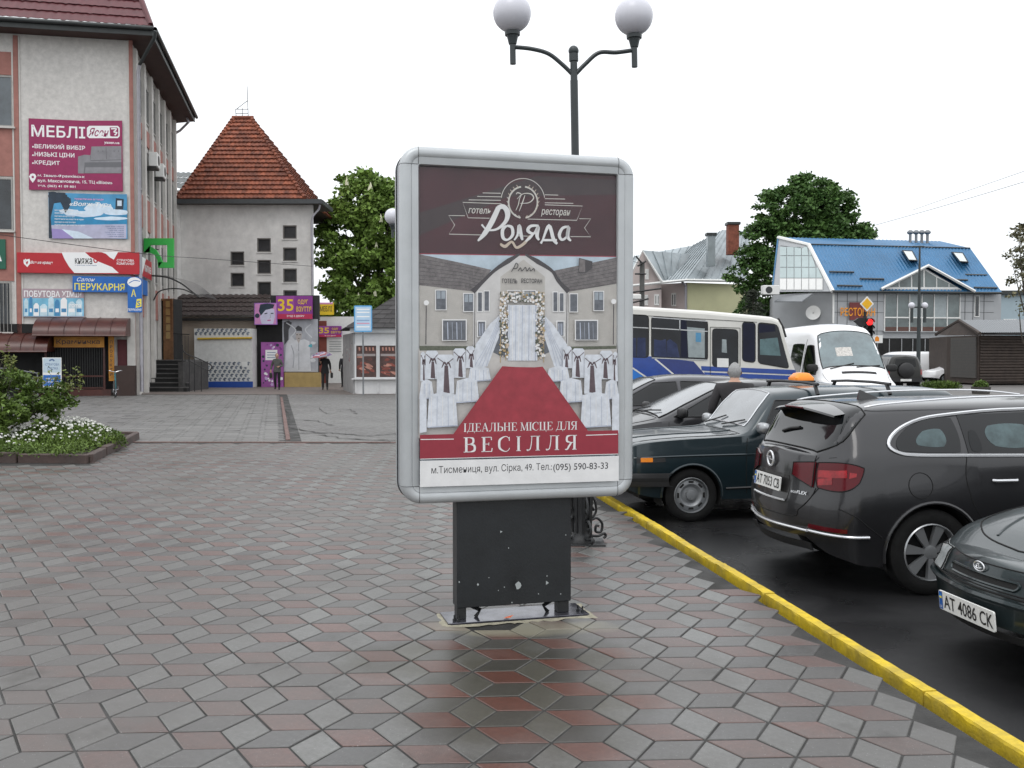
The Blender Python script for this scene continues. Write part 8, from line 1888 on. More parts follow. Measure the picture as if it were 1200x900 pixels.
for sgn in (-1, 1):
    A = SV.S(sgn); SV.patch('door_window', M_cg_dk, [(1.95, 1.30), (.95, 1.32), (.98, 2.05), (1.38, 2.05)], A, off=.008, rc=.1, outline=M_rub, ow=.012); SV.patch('side_window', M_cg_dk, [(.75, 1.35), (-.3, 1.35), (-.3, 2.1), (.75, 2.1)], A, off=.008, rc=.1)
    SV.seam([(.85, 2.2), (.85, .5)], A, r=.007); SV.mirror(1.9, 1.45, sgn, M_rub, 1.5); SV.patch('headlight', M_lens, [(2.85, .85), (2.5, .9), (2.45, 1.05), (2.85, .98)], A, off=.01)
SV.seam([(2.12, -.80), (2.6, -.72), (2.85, -.6)], T_); SV.seam([(2.12, .80), (2.6, .72), (2.85, .6)], T_)
# dark off-roader seen from the rear with its spare wheel
P_b = paintcar('bronze_black', (.022, .022, .020), .4, .4)
kO = [(-2.0, .50, .70, .8, .80, 1.1, .79, 1.62, .60, 1.74), (-1.85, .42, .78, .8, .85, 1.12, .83, 1.70, .62, 1.80), (.2, .40, .80, .8, .86, 1.1, .83, 1.72, .62, 1.82), (.9, .40, .80, .8, .86, 1.08, .80, 1.2, .72, 1.25), (1.8, .42, .78, .75, .82, 1.0, .77, 1.04, .70, 1.08), (2.0, .50, .72, .7, .78, .85, .74, .88, .7, .92)]
po = gnd(1064, 459.5, ROAD_Z)
OR = Car('off_roader', 'dark boxy off roader seen from behind with a covered spare wheel', (po.x, po.y+2.0, ROAD_Z), R(86), 4.0, kO, [(-1.2, .37), (1.25, .37)], P_b, arch=.43, cn=.2, ck=.12, bulge=.03, wr=.37, group=None, steps=50)
R_ = OR.Cp(-1); OR.patch('rear_window', M_cg_dk, [(-.52, 1.22), (.52, 1.22), (.46, 1.60), (-.46, 1.60)], R_, off=.01, rc=.1); OR.patch('rear_bumper', M_blkpl, [(-.78, .50), (.78, .50), (.78, .68), (-.78, .68)], R_, off=.08)
c_ = OR.cap(.0, 1.08, -1, .0); MB().fr(OR.M).m(M_blkpl).lathe([(0, c_[0]-.24), (.30, c_[0]-.23), (.37, c_[0]-.18), (.38, c_[0]-.05), (.3, c_[0])], 28, (0, c_[1], c_[2]-.02), axis='x').build('spare_wheel_cover', OR.t)
OR.plate('AT 0000' if False else '', 0, .60, -1, 0, .09) if False else MB().fr(OR.M).m(M_plate_w).box(OR.cap(0, .58, -1, .10)[0]-.01, OR.cap(0, .58, -1, .09)[0], -.26, .26, .53, .64).build('number_plate', OR.t)
for sgn in (-1, 1): OR.patch('tail_light', M_taill, [(-1.98, .85), (-1.86, .85), (-1.86, 1.1), (-1.98, 1.1)], OR.S(sgn), off=.012, nu=3); OR.mirror(.75, 1.15, sgn, M_blkpl, 1.4); OR.patch('side_window', M_cg_dk, [(.5, 1.18), (-1.7, 1.2), (-1.6, 1.6), (.2, 1.6)], OR.S(sgn), off=.008)
pv = at(1060, 440, 68)
BV = Car('white_panel_van', 'plain white panel van parked beyond the dark off roader', (pv.x, 68, ROAD_Z), R(176), 5.6, [(k[0]*.965, k[1], k[2], k[3], k[4], k[5], k[6], k[7]*.78, k[8], k[9]*.78) for k in kS], [(-1.65, .34), (1.9, .34)], P_w, arch=.40, cn=.35, ck=.2, bulge=.1, wr=.33, cat='van', group=None, steps=40)
for sgn in (-1, 1): BV.patch('door_window', M_cg_dk, [(1.85, 1.27), (.95, 1.27), (.98, 1.66), (1.4, 1.66)], BV.S(sgn), off=.008)
pw = at(1121, 440, 63.5)
kW = [(-2.0, .4, .66, .6, .78, .85, .74, .95, .68, 1.0), (-1.5, .3, .78, .6, .82, .92, .78, 1.1, .66, 1.16), (-.9, .25, .78, .6, .82, .92, .79, 1.36, .60, 1.42), (.2, .25, .78, .6, .82, .92, .79, 1.36, .60, 1.42), (1.0, .25, .78, .6, .82, .9, .78, .95, .72, 1.0), (2.0, .36, .7, .5, .76, .7, .72, .74, .66, .78)]
WC = Car('white_saloon_car', 'white saloon car parked in front of the low dark ground floor, beside the wooden kiosk', (pw.x, 63.5, ROAD_Z), R(184), 4.0, kW, [(-1.2, .29), (1.2, .29)], P_w, arch=.34, bulge=.1, group=None, steps=36, wr=.29)
for sgn in (-1, 1): WC.patch('side_window', M_cg_dk, [(.7, .96), (-.1, .96), (-.1, 1.30), (.3, 1.30)], WC.S(sgn), off=.008); WC.patch('side_window', M_cg_dk, [(-.2, .96), (-1.2, .97), (-.9, 1.30), (-.2, 1.30)], WC.S(sgn), off=.008)

# ------------------------------------------------------------------ blue roofed restaurant
Yc = 72.0; cR = at(976, 440, Yc); cE = at(1172, 440, 74.2); cL = at(905, 440, 77)
WR = Wall((cR.x, Yc), (cE.x, 74.2)); WG2 = Wall((cL.x, 77), (cR.x, Yc))
M_clad = mat('silver_cladding', (.36, .37, .38), .45, metal=.25, var=.08, scale=.6); M_broof = mat('blue_metal_roof', (.035, .145, .29), .45, metal=.1, var=.15, scale=.5, coat=.2); M_rg = mat('green_grey_glass', (.09, .115, .115), .12, var=.6, scale=.5, spec=.8); M_tr = mat('translucent_panel', (.42, .50, .50), .3, var=.1, scale=.4)
RB = thing('restaurant_building', 'two storey silver clad restaurant building with steep bright blue metal roof', 'building', (cR.x, Yc, ROAD_Z), WR.rz)
ze2 = WR.uz(1075, 342)[1]
MB().m(M_clad).prism([(cL.x, 77), (cR.x, Yc), (cE.x, 74.2), (cE.x-2, 90), (cL.x+3, 90)], (ROAD_Z, ze2), 'z').build('wall', RB)
rg = lambda x, y, Y: at(x, y, Y)
eL, eR = rg(976, 341.5, 71.4), rg(1174, 343.5, 73.6); bL, bR = rg(948, 287, 75.5), rg(1136.5, 291.5, 77.5); tL, tR = rg(912, 278.5, 79.5), rg(1100, 283, 82); gL = rg(905, 342, 77)
def slope(p, q_, r, s__, n, name):
    """standing rib sheets, each sheet a part"""
    p, q_, r, s__ = map(Vector, (p, q_, r, s__))
    for k in range(n):
        a0, a1 = k/n, (k+1)/n; A0, B0, A1, B1 = p.lerp(q_, a0), p.lerp(q_, a1), s__.lerp(r, a0), s__.lerp(r, a1); nn = (B0-A0).cross(A1-A0).normalized()
        if nn.z < 0: nn = -nn
        g = [[a_.lerp(b_, f)+nn*(.0 if i % 3 else .06) for i, f in enumerate(np.linspace(0, 1, 10))] for a_, b_ in ((A0, B0), (A1, B1))]
        MB().m(M_broof).grid(g, False).build(name, RB)
o3, ux, uz_ = gL, (eL-gL), (tL-gL); nrm3 = ux.cross(uz_).normalized(); nrm3 = -nrm3 if nrm3.y > 0 else nrm3
_r = ray(948, 287); bL = Vector((0, 0, CAM_H))+_r*((o3-Vector((0, 0, CAM_H))).dot(nrm3)/_r.dot(nrm3))
slope(eL, eR, bR, bL, 16, 'roof_sheet'); slope(bL, bR, tR, tL, 14, 'upper_roof_sheet')
MB().m(M_broof).add([tuple(eR), (eR.x-2, eR.y+14, eR.z), tuple(tR), tuple(bR)], [(0, 1, 2, 3)]).build('end_slope', RB)
MB().m(M_clad).add([tuple(gL), tuple(eL), tuple(bL), tuple(tL)], [(0, 1, 2, 3)]).build('gable_wall', RB)
MB().m(M_broof).tube([gL, tL], .08, 5).build('verge_trim', RB); MB().m(M_white).tube([eL, bL, tL], .16, 6).build('verge_board', RB); MB().m(M_fasc).tube([eL, eR], .10, 6).build('gutter', RB); MB().m(M_fasc).tube([bL+Vector((0, -.05, .05)), bR+Vector((0, -.05, .05))], .05, 5).build('ridge_strip', RB)
# translucent panels on the gable: grid cells in plane of the gable
def gp(px, py):
    d = ray(px, py); c = Vector((0, 0, CAM_H)); t = (o3+nrm3*.05-c).dot(nrm3)/d.dot(nrm3); return c+d*t
G3 = lambda x, y: gp(880+x/3.4625, 200+y/3.4625)
xs_ = [116, 145, 175, 205, 235, 264, 292]; ys_ = [308, 345, 392, 436, 484]
for i in range(6):
    for j in range(4):
        x0, x1, y0, y1 = xs_[i]+1.2, xs_[i+1]-1.2, ys_[j]+1.2, ys_[j+1]-1.2
        lim = lambda y: 228+(y-308)*.52
        if x0 > lim(y1)-8: continue
        pts = [(x0, y1), (min(x1, lim(y1)), y1), (min(x1, max(lim(y0), x0+2)), y0), (x0, y0)]
        MB().m(M_tr if j < 3 else M_white).poly([tuple(G3(*p)) for p in pts]).build('glazing_panel', RB)
MB().m(M_clad).poly([tuple(G3(x, y)) for x, y in ((118, 303), (205, 315), (225, 306), (122, 290))]).build('top_panel', RB)
# facade: glazed bay, pediment, windows, panel joints, lettering
C4 = lambda x, y: (880+x/3.4625, 200+y/3.4625)
def rb(x0, y0, x1, y1, m_, name, d=.05, y=0.0): a = WR.uz(*C4(x0, (y0+y1)/2)); b = WR.uz(*C4(x1, (y0+y1)/2)); t = WR.uz(*C4((x0+x1)/2, y0))[1]; c = WR.uz(*C4((x0+x1)/2, y1))[1]; return MB().fr(WR).m(m_).box(a[0], b[0], -d, y, c, t).build(name, RB)
for x in (350, 390, 430, 470, 512, 868, 900, 945): rb(x-.8, 492, x+.8, 680, M_fasc, 'cladding_joint', .02)
for y in (530, 575, 650): rb(335, y-.7, 538, y+.7, M_fasc, 'cladding_joint', .018); rb(850, y-.7, 985, y+.7, M_fasc, 'cladding_joint', .018)
cols4 = [541, 592, 642, 692, 742, 795, 846]
for i in range(6):
    for (y0, y1) in ((502, 595), (599, 652)): rb(cols4[i]+2, y0, cols4[i+1]-2, y1, M_rg if (i, y0) not in ((2, 502), (4, 502)) else mat('window_pale', (.30, .34, .35), .3), 'glass_pane', .03)
    rb(cols4[i]+3, 634, cols4[i+1]-3, 651, mat('brown_blind', (.10, .05, .04), .7), 'low_blind', .04)
for x in cols4: rb(x-1.6, 500, x+1.6, 655, M_white, 'mullion', .08)
rb(540, 594, 848, 599, M_white, 'transom', .075); rb(535, 652, 850, 656, M_clad, 'bay_sill', .2)
q = Print(WR, -.35, C4); q.fill(M_clad, [(524, 497), (880, 497), (700, 392)]); q.fill(M_white, [(545, 480), (850, 480), (700, 398)]); q.mb.build('pediment_frame', RB)
for pts in ([(560, 472), (600, 472), (600, 449)], [(604, 472), (650, 472), (650, 424), (604, 447)], [(655, 472), (700, 472), (700, 402), (655, 422)], [(706, 472), (752, 472), (752, 432), (706, 404)], [(756, 472), (802, 472), (802, 456), (756, 434)], [(806, 472), (838, 472), (806, 458)]): q = Print(WR, -.37, C4); q.fill(M_rg, pts); q.mb.build('pediment_pane', RB)
pk = WR.M @ Vector((WR.uz(*C4(700, 388))[0], -.6, WR.uz(*C4(700, 388))[1])); pa = WR.M @ Vector((WR.uz(*C4(512, 482))[0], -.6, WR.uz(*C4(512, 482))[1])); pb_ = WR.M @ Vector((WR.uz(*C4(888, 492))[0], -.6, WR.uz(*C4(888, 492))[1])); bk_ = rg(*C4(625, 397), 75.2)
MB().m(M_broof).add([tuple(pa), tuple(pk), tuple(bk_), tuple(pa+Vector((0, .8, .1)))], [(0, 1, 2), (0, 2, 3)]).build('porch_roof_left', RB).name = 'porch_roof'
MB().m(M_broof).add([tuple(pk), tuple(pb_), tuple(pb_+Vector((0, .8, .1))), tuple(bk_)], [(0, 1, 2), (0, 2, 3)]).build('porch_roof', RB)
MB().m(M_white).tube([pa, pk, pb_], .12, 5).build('porch_verge', RB)
rb(906, 506, 926, 594, M_white, 'window', .05); rb(909, 509, 923, 590, mat('dark_window_glass', (.02, .02, .02)), 'pane', .06)
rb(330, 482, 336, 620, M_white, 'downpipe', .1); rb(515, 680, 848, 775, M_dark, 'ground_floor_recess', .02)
for x in (560, 610, 655, 705, 760): rb(x-1.2, 682, x+1.2, 775, M_clad, 'shop_mullion', .06)
for (x, y) in ((610, 323), (812, 330)):
    c = [rg(*C4(x+dx, y+dy), 0) if False else None for dx, dy in ()]
pn_ = (eR-eL).cross(bL-eL).normalized(); pn_ = -pn_ if pn_.z < 0 else pn_
def rp(x, y, l=.1): d = ray(*C4(x, y)); c = Vector((0, 0, CAM_H)); return c+d*((eL+pn_*l-c).dot(pn_)/d.dot(pn_))
for P4 in ([(612, 322), (655, 324), (678, 366), (640, 364)], [(814, 329), (860, 332), (884, 372), (848, 370)]):
    f = MB().m(M_rub).prism([(0, 0)]*3, (0, 0)) if False else MB().m(M_rub); cx4 = sum(p[0] for p in P4)/4; cy4 = sum(p[1] for p in P4)/4
    f.add([tuple(rp(*p, l)) for l in (.1, .75) for p in P4], [(0, 1, 2, 3), (4, 5, 6, 7), (0, 1, 5, 4), (1, 2, 6, 5), (2, 3, 7, 6), (3, 0, 4, 7)]); f = f.build('skylight', RB)
    g = MB().m(mat('skylight_glass', (.55, .58, .56), .15, spec=.9, var=.1)).poly([tuple(rp(cx4+(x-cx4)*.78, cy4+(y-cy4)*.82, .78)) for x, y in P4]).build('pane', RB); g.parent = f
for (x0, x1, y) in ((318, 418, 410), (442, 540, 438), (350, 452, 466), (870, 958, 422), (905, 1000, 474), (808, 880, 442)): MB().m(M_fasc).tube([rp(x0, y, .14), rp(x1, y+2, .14)], .07, 4).build('snow_guard', RB)
for x in (646, 670, 693, 716):
    b = rg(*C4(x, 296), 80); MB().m(M_gr).lathe([(.11, 0), (.11, .75), (.18, .78), (.26, .85), (.26, .95), (.1, 1.1), (0, 1.11)], 10, (b.x, b.y, b.z)).build('vent_pipe', RB)
# restaurant lettering, dish and air conditioner
t = thing('restaurant_lettering', 'orange restaurant lettering on a dark red backing fixed to the silver facade', 'sign', WR.M @ Vector((WR.uz(*C4(430, 590))[0], -.1, WR.uz(*C4(430, 590))[1])), WR.rz)
q = Print(WR, -.12, C4); q.fill(mat('sign_dark_red', (.16, .03, .03), .6), [(400, 606), (470, 606), (470, 534), (400, 534)]); q.mb.build('backing', t)
q = Print(WR, -.16, C4); q.text(mat('sign_letter_orange', (.75, .28, .01), .5), 'РЕСТОРАН', 364, 556, 504, 590, .03); q.mb.build('letters', t)
t = thing('satellite_dish', 'grey white satellite dish on the side wall under the restaurant gable', 'satellite dish', at(953, 378, 73.2)); cd = at(953, 366.5, 73.2)
MB().m(M_white).fr(Matrix.Translation(cd) @ Matrix.Rotation(R(-25), 4, 'Z') @ Matrix.Rotation(R(80), 4, 'X')).lathe([(0.01, -.1), (.3, -.07), (.52, .02), (.54, .04), (.5, .03), (.02, -.08)], 20).build('dish', t); MB().m(M_fasc).tube([cd, cd+Vector((.1, .6, -.3))], .03, 5).build('arm', t)
ac = at(907, 340, 74.5); t = thing('air_conditioner', 'white air conditioner high on the gable wall of the blue roofed restaurant', 'air conditioner', ac); MB().m(M_white).box(ac.x-.9, ac.x+.35, 74.2, 74.9, ac.z-.35, ac.z+.35, .03).build('casing', t); MB().m(M_fasc).lathe([(0, 74.185), (.26, 74.185), (.26, 74.2)], 14, (ac.x-.45, 0, ac.z), axis='y').build('fan_grille', t)
cnp = [at(*C4(95, 530), 74.5), at(*C4(205, 530), 71.5), at(*C4(250, 498), 72.3), at(*C4(120, 512), 76)]; t = thing('side_awning', 'grey metal lean to awning on the left side of the restaurant building', 'awning', cnp[1]); MB().m(M_gr).add([tuple(p) for p in cnp]+[tuple(p-Vector((0, 0, .08))) for p in cnp], [(0, 1, 2, 3), (7, 6, 5, 4), (0, 4, 5, 1), (1, 5, 6, 2)]).build('sheet', t)

# ------------------------------------------------------------------ house with grey seamed roof
M_gseam = mat('galvanised_roof', (.30, .335, .35), .38, metal=.45, var=.25, scale=.5, rvar=.1); M_pinkh = mat('pale_pink_render', (.50, .43, .41), .9, var=.08, scale=.6); M_yel_h = mat('pale_yellow_render', (.56, .55, .34), .9, var=.08, scale=.5)
HS = thing('grey_roofed_villa', 'pink and yellow house with grey seamed metal roof and brick chimney behind the bus', 'building', (at(803, 440, 96).x, 96, ROAD_Z))
D2 = lambda x, y, Y: at(720+x/4.5, 180+y/4.5, Y)
hc = D2(385, 680, 96); Wy = Wall((hc.x, 96), (D2(720, 680, 99).x, 99)); Wp = Wall((D2(245, 680, 98).x, 98), (hc.x, 96)); ze3 = hc.z
MB().fr(Wy).m(M_yel_h).box(0, Wy.L, 0, 6, ROAD_Z, ze3).build('yellow_wall', HS); MB().fr(Wp).m(M_pinkh).box(0, Wp.L-.02, 0, 6, ROAD_Z, ze3).build('pink_wall', HS)
Wg = Wall((D2(30, 680, 95.5).x, 95.5), (D2(248, 680, 95.0).x, 95.0)); gA = [Wg.uz(720+x/4.5, 180+y/4.5) for x, y in ((40, 820), (248, 820), (248, 680), (148, 515), (50, 690))]
MB().fr(Wg).m(M_pinkh).prism([(p[0], max(p[1], ROAD_Z) if i > 1 else ROAD_Z) for i, p in enumerate(gA)], (0, 3)).build('gable_wall', HS)
def seamroof(P4, n, name='roof_sheet'):
    p, q_, r, s__ = map(Vector, P4)
    for k in range(n):
        A0, B0, A1, B1 = p.lerp(q_, k/n), p.lerp(q_, (k+1)/n), s__.lerp(r, k/n), s__.lerp(r, (k+1)/n); nn = (B0-A0).cross(A1-A0).normalized() if (B0-A0).cross(A1-A0).length > 1e-6 else Vector((0, 0, 1)); nn = -nn if nn.z < 0 else nn
        MB().m(M_gseam).add([tuple(x) for x in (A0, A0+nn*.09, A0.lerp(B0, .06)+nn*.09, A0.lerp(B0, .07), B0, A1, A1+nn*.09, A1.lerp(B1, .06)+nn*.09, A1.lerp(B1, .07), B1)], [(0, 1, 6, 5), (1, 2, 7, 6), (2, 3, 8, 7), (3, 4, 9, 8)]).build(name, HS)
seamroof([D2(240, 672, 94.5), D2(380, 660, 95), D2(570, 402, 103), D2(420, 480, 103)], 9); seamroof([D2(380, 660, 95), D2(700, 665, 98.5), D2(720, 410, 104), D2(570, 402, 103)], 8)
seamroof([D2(248, 672, 94.2), D2(330, 655, 96), D2(400, 530, 99), D2(148, 510, 94.8)], 5); seamroof([D2(50, 650, 100), D2(330, 660, 100), D2(430, 482, 103), D2(105, 540, 103)], 8)
MB().m(M_white).tube([D2(70, 670, 94.3), D2(148, 512, 94.3), D2(250, 674, 94.2)], .13, 5).build('verge_board', HS); MB().m(M_white).tube([D2(78, 698, 94.5), D2(250, 680, 94.3), D2(380, 667, 94.8), D2(640, 672, 97.8)], .14, 6).build('gutter', HS)
MB().m(M_pipe).tube([D2(352, 668, 95), D2(376, 700, 95.6), D2(378, 850, 95.8), Vector((hc.x-.15, 95.7, 0))], .13, 6).build('downpipe', HS)
M_brick = mat('red_brick', (.20, .065, .04), .9, var=.35, scale=3)
def chim(px, py, w, h, Y, m_, name):
    b = D2(px, py, Y); W_ = w/4.5*Y/1150; H__ = h/4.5*Y/1150; mb = MB().m(m_).box(b.x-W_/2, b.x+W_/2, Y-W_/2, Y+W_/2, b.z-1.2, b.z+H__); mb.m(M_fasc).box(b.x-W_/2-.12, b.x+W_/2+.12, Y-W_/2-.12, Y+W_/2+.12, b.z+H__, b.z+H__+.25); mb.build(name, HS)
chim(623, 470, 56, 92, 99, M_brick, 'chimney'); chim(508, 530, 40, 96, 96.5, M_gseam, 'chimney')
for (x0, y0, x1, y1, W_) in ((162, 608, 182, 664, Wg), (210, 742, 236, 800, Wg), (160, 745, 178, 800, Wg), (302, 735, 326, 806, Wp)):
    a = [W_.uz(720+x/4.5, 180+y/4.5) for x, y in ((x0, y1), (x1, y0))]; m_ = MB().fr(W_).m(M_white).box(a[0][0], a[1][0], -.08, 0, a[0][1], a[1][1]).build('window', HS)
    for k in range(2): w_ = (a[1][0]-a[0][0])/2; g = MB().fr(W_).m(M_gl_dk).box(a[0][0]+w_*k+.12, a[0][0]+w_*(k+1)-.06, -.10, -.078, a[0][1]+.15, a[1][1]-.15).build('pane', HS); g.parent = m_
# utility pole
t = thing('utility_pole', 'weathered grey utility pole with brackets and lamp fittings in front of the pink gable', 'pole', gnd(752, 440, ROAD_Z) if False else (at(752, 440, 66).x, 66, ROAD_Z)); xp = at(752, 440, 66).x
MB().m(mat('weathered_pole', (.10, .10, .095), .9)).tube([(xp, 66, ROAD_Z), (xp, 66, at(752, 307, 66).z)], .17, 8).build('pole', t)
for (x0, y0, x1, y1) in ((744, 321, 757, 321), (747, 312, 757, 306), (738, 343, 775, 338), (740, 355, 760, 350), (745, 300, 752, 308)): MB().m(M_iron).tube([at(x0, y0, 65.7), at(x1, y1, 65.7)], .06, 5).build('bracket', t)
MB().m(M_white).box(at(738, 349, 65).x, at(751, 349, 65).x, 64.8, 65.2, at(744, 351, 65).z, at(744, 345, 65).z, .05).build('lamp_head', t)
# ------------------------------------------------------------------ trees on the right
def B(px, py, rx, rz, Y=86, ry=None): p = at(px, py, Y); k = Y/1150; return (p.x, p.y, p.z, rx*k, (ry or rx)*k*.8, rz*k)
tp = at(930, 440, 87)
tree('large dark green leafy tree rising between the villa and the blue roofed restaurant', tp.x, 87, [B(955, 228, 34, 24), B(930, 250, 46, 36), B(972, 250, 34, 30), B(908, 285, 38, 36), B(950, 290, 50, 40), B(990, 272, 34, 22), B(888, 320, 32, 34), B(920, 335, 46, 34), B(880, 355, 26, 22), B(1000, 290, 30, 26), B(862, 318, 14, 12), B(945, 360, 50, 30), B(896, 258, 20, 18), B(1012, 274, 12, 8), B(990, 235, 14, 12), B(940, 212, 12, 8)], M_lf_maple, 60000, .36, .45, 4, seed=5, clump=.26, nclump=900, z0=ROAD_Z)
def conifer(px, Y, ytop, label):
    t = thing('conifer', label, 'tree', (at(px, 440, Y).x, Y, ROAD_Z)); x = at(px, 440, Y).x; zt = at(px, ytop, Y).z; MB().m(M_bark).tube([(x, Y, ROAD_Z), (x, Y, zt)], [.22, .03], 7).build('trunk', t); r = np.random.default_rng(8); P = []
    for k in range(90): h = r.uniform(1.0, zt-.2); R0 = (1-h/zt)*3.2+.2; a = r.uniform(0, 6.28); f = r.random(90)**.6; P.append(np.c_[x+np.cos(a)*R0*f+r.normal(size=90)*.14, Y+np.sin(a)*R0*f+r.normal(size=90)*.14, h-f*R0*.25+r.normal(size=90)*.07])
    leaves_mesh(np.vstack(P), .24, [M_lf_fir], 'crown', t, aspect=.25, droop=.3, rng=r)
conifer(882, 74, 338, 'dark brown green conifer between the bus roof and the restaurant'); 
te = at(1222, 330, 30)
tree('thin tree with loose olive brown leaves reaching in at the right edge', te.x, 30, [(te.x+(px-1222)/1150*30, 30+dy, 1.66+(416-py)/1150*30, .35*k, .4*k, .32*k) for px, py, dy, k in ((1193, 280, 0, .8), (1200, 300, .3, 1.2), (1188, 325, -.2, .8), (1200, 345, .2, 1.1), (1215, 270, 0, 1.6), (1225, 310, .4, 1.9), (1195, 362, 0, .5), (1235, 340, 0, 1.7), (1187, 312, 0, .4))], M_lf_pale, 3200, .11, .10, 1.5, seed=9, clump=.5, nclump=90, z0=ROAD_Z)
# dark wooden kiosk
M_wd = mat('dark_timber', (.040, .028, .022), .75, var=.35, scale=3, bump=.3); M_shut = mat('grey_brown_shutter', (.060, .055, .050), .6, var=.1); M_corr = mat('grey_corrugated_sheet', (.16, .17, .18), .5, metal=.3)
Yw = 58.0; E5 = lambda x, y, Y: at(1000+x/6, 340+y/6, Y)
kc = E5(880, 600, Yw); kl = E5(655, 600, 62); kr = E5(1500, 600, 59.5)
KW = Wall((kc.x, Yw), (kr.x, 59.5)); KG = Wall((kl.x, 62), (kc.x, Yw)); WK2 = thing('wooden_kiosk', 'dark brown timber kiosk with grey corrugated roof at the right', 'kiosk', (kc.x, Yw, ROAD_Z), KW.rz)
zek = KW.uz(1000+1000/6, 340+318/6)[1]; MB().m(M_wd).prism([(kl.x, 62), (kc.x, Yw), (kr.x, 59.5), (kr.x-1, 66), (kl.x+1, 67)], (ROAD_Z+.1, zek), 'z').build('core', WK2)
nb_ = 16
for k in range(nb_): z = ROAD_Z+.2+k*(zek-ROAD_Z-.25)/nb_; MB().fr(KW).m(M_wd).box(.05, KW.L, -.09, -.005, z, z+(zek-.2)/nb_*.86, .03).build('log', WK2)
sg_ = [KG.uz(1000+x/6, 340+y/6) for x, y in ((690, 610), (872, 330))]; MB().fr(KG).m(M_shut).box(sg_[0][0], sg_[1][0], -.08, 0, sg_[0][1], sg_[1][1]).build('shutter', WK2)
for k in range(1, 14): z = sg_[0][1]+(sg_[1][1]-sg_[0][1])*k/14; MB().fr(KG).m(M_fasc).box(sg_[0][0], sg_[1][0], -.088, -.07, z, z+.02).build('shutter_rib', WK2)
rA, rB, rC, rD = E5(885, 300, 57.2), E5(1600, 296, 58.5), E5(1600, 205, 62.5), E5(740, 212, 61.5); rE = E5(580, 312, 64.5)
for k in range(12):
    A0, B0, A1, B1 = rA.lerp(rB, k/12), rA.lerp(rB, (k+1)/12), rD.lerp(rC, k/12), rD.lerp(rC, (k+1)/12); MB().m(M_corr).grid([[a_.lerp(b_, i/8)+Vector((0, 0, .03*(i % 2))) for i in range(9)] for a_, b_ in ((A0, B0), (A1, B1))], False).build('roof_sheet', WK2)
MB().m(M_wd).prism([(0, 0)]*0, (0, 0)) if False else MB().m(M_wd).add([tuple(p) for p in (rA-Vector((0, 0, .12)), rD-Vector((0, 0, .02)), rE, E5(655, 318, 62.2), E5(878, 318, 58.2))], [(0, 1, 2, 3, 4)]).build('gable_boards', WK2)
MB().m(M_wd).tube([rA-Vector((0, .1, .05)), rD-Vector((0, .1, .02)), rE], .11, 5).build('verge_board', WK2)
MB().m(M_corr).add([tuple(rD), tuple(rE), tuple(rE+Vector((9, 3, 0))), tuple(rC)], [(0, 1, 2, 3)]).build('rear_roof_sheet', WK2)
# planter
pp = gnd(1153, 462, ROAD_Z); t = thing('planter', 'dark square planter with a small clipped green shrub near the wooden kiosk', 'planter', (pp.x, pp.y, ROAD_Z)); kk = pp.y/1150
MB().m(mat('planter_concrete', (.06, .055, .05), .9, var=.3)).fr(Matrix.Translation((pp.x, pp.y+.3, ROAD_Z))).lathe([(10.5*kk*.95, 0), (10.5*kk*1.1, 8.5*kk), (9*kk, 8.5*kk), (8.6*kk, 7*kk), (0, 7*kk)], 8, smooth=False).build('tub', t)
r = np.random.default_rng(4); d_ = r.normal(size=(1500, 3)); d_ /= np.linalg.norm(d_, axis=1)[:, None]; leaves_mesh(np.array([pp.x, pp.y+.3, ROAD_Z+9*kk])+np.abs(d_*[1, 1, 1])*np.sign(d_)*[8*kk, 8*kk, 7*kk]*r.uniform(.7, 1, (1500, 1)), .09, [M_lf_bush], 'shrub', t, rng=r)
gs = leaves_mesh(np.c_[r.uniform(at(1083, 440, 52).x, at(1112, 440, 52).x, 2500), r.uniform(50.5, 52.5, 2500), ROAD_Z+r.uniform(0, .28, 2500)], .22, [M_lf_bush], 'verge_grass', None, aspect=.2, droop=-.8, rng=r, kind='stuff'); gs['label'] = 'strip of grass in front of the white saloon car'; gs['category'] = 'grass'
# double lamp by the restaurant and lamp-like cross bar
lp = at(1076, 440, 55); t = thing('tall_street_lamp', 'tall thin dark lamp post with two white globes in front of the restaurant glazing', 'street lamp', (lp.x, 55, ROAD_Z), 0, None)
MB().m(M_pole).tube([(lp.x, 55, ROAD_Z), (lp.x, 55, at(1076, 395, 55).z), (lp.x, 55, at(1076, 288, 55).z)], [.13, .11, .05], 8).build('pole', t); MB().m(M_pole).tube([at(1069, 289, 55), at(1083, 289, 55)], .05, 6).build('cross_bar', t); MB().m(M_pole).tube([at(1068, 360, 55), at(1084, 360, 55)], .05, 6).build('arm', t)
for x in (1068.3, 1083.6): c = at(x, 358, 55); MB().m(M_globe).ball(tuple(c), .18, 16, 10).build('globe', t); b = at(x, 378, 55); MB().m(M_pole).tube([b, (b.x, 55, c.z-.15)], .09, 8).build('hanging_basket_tube', t)
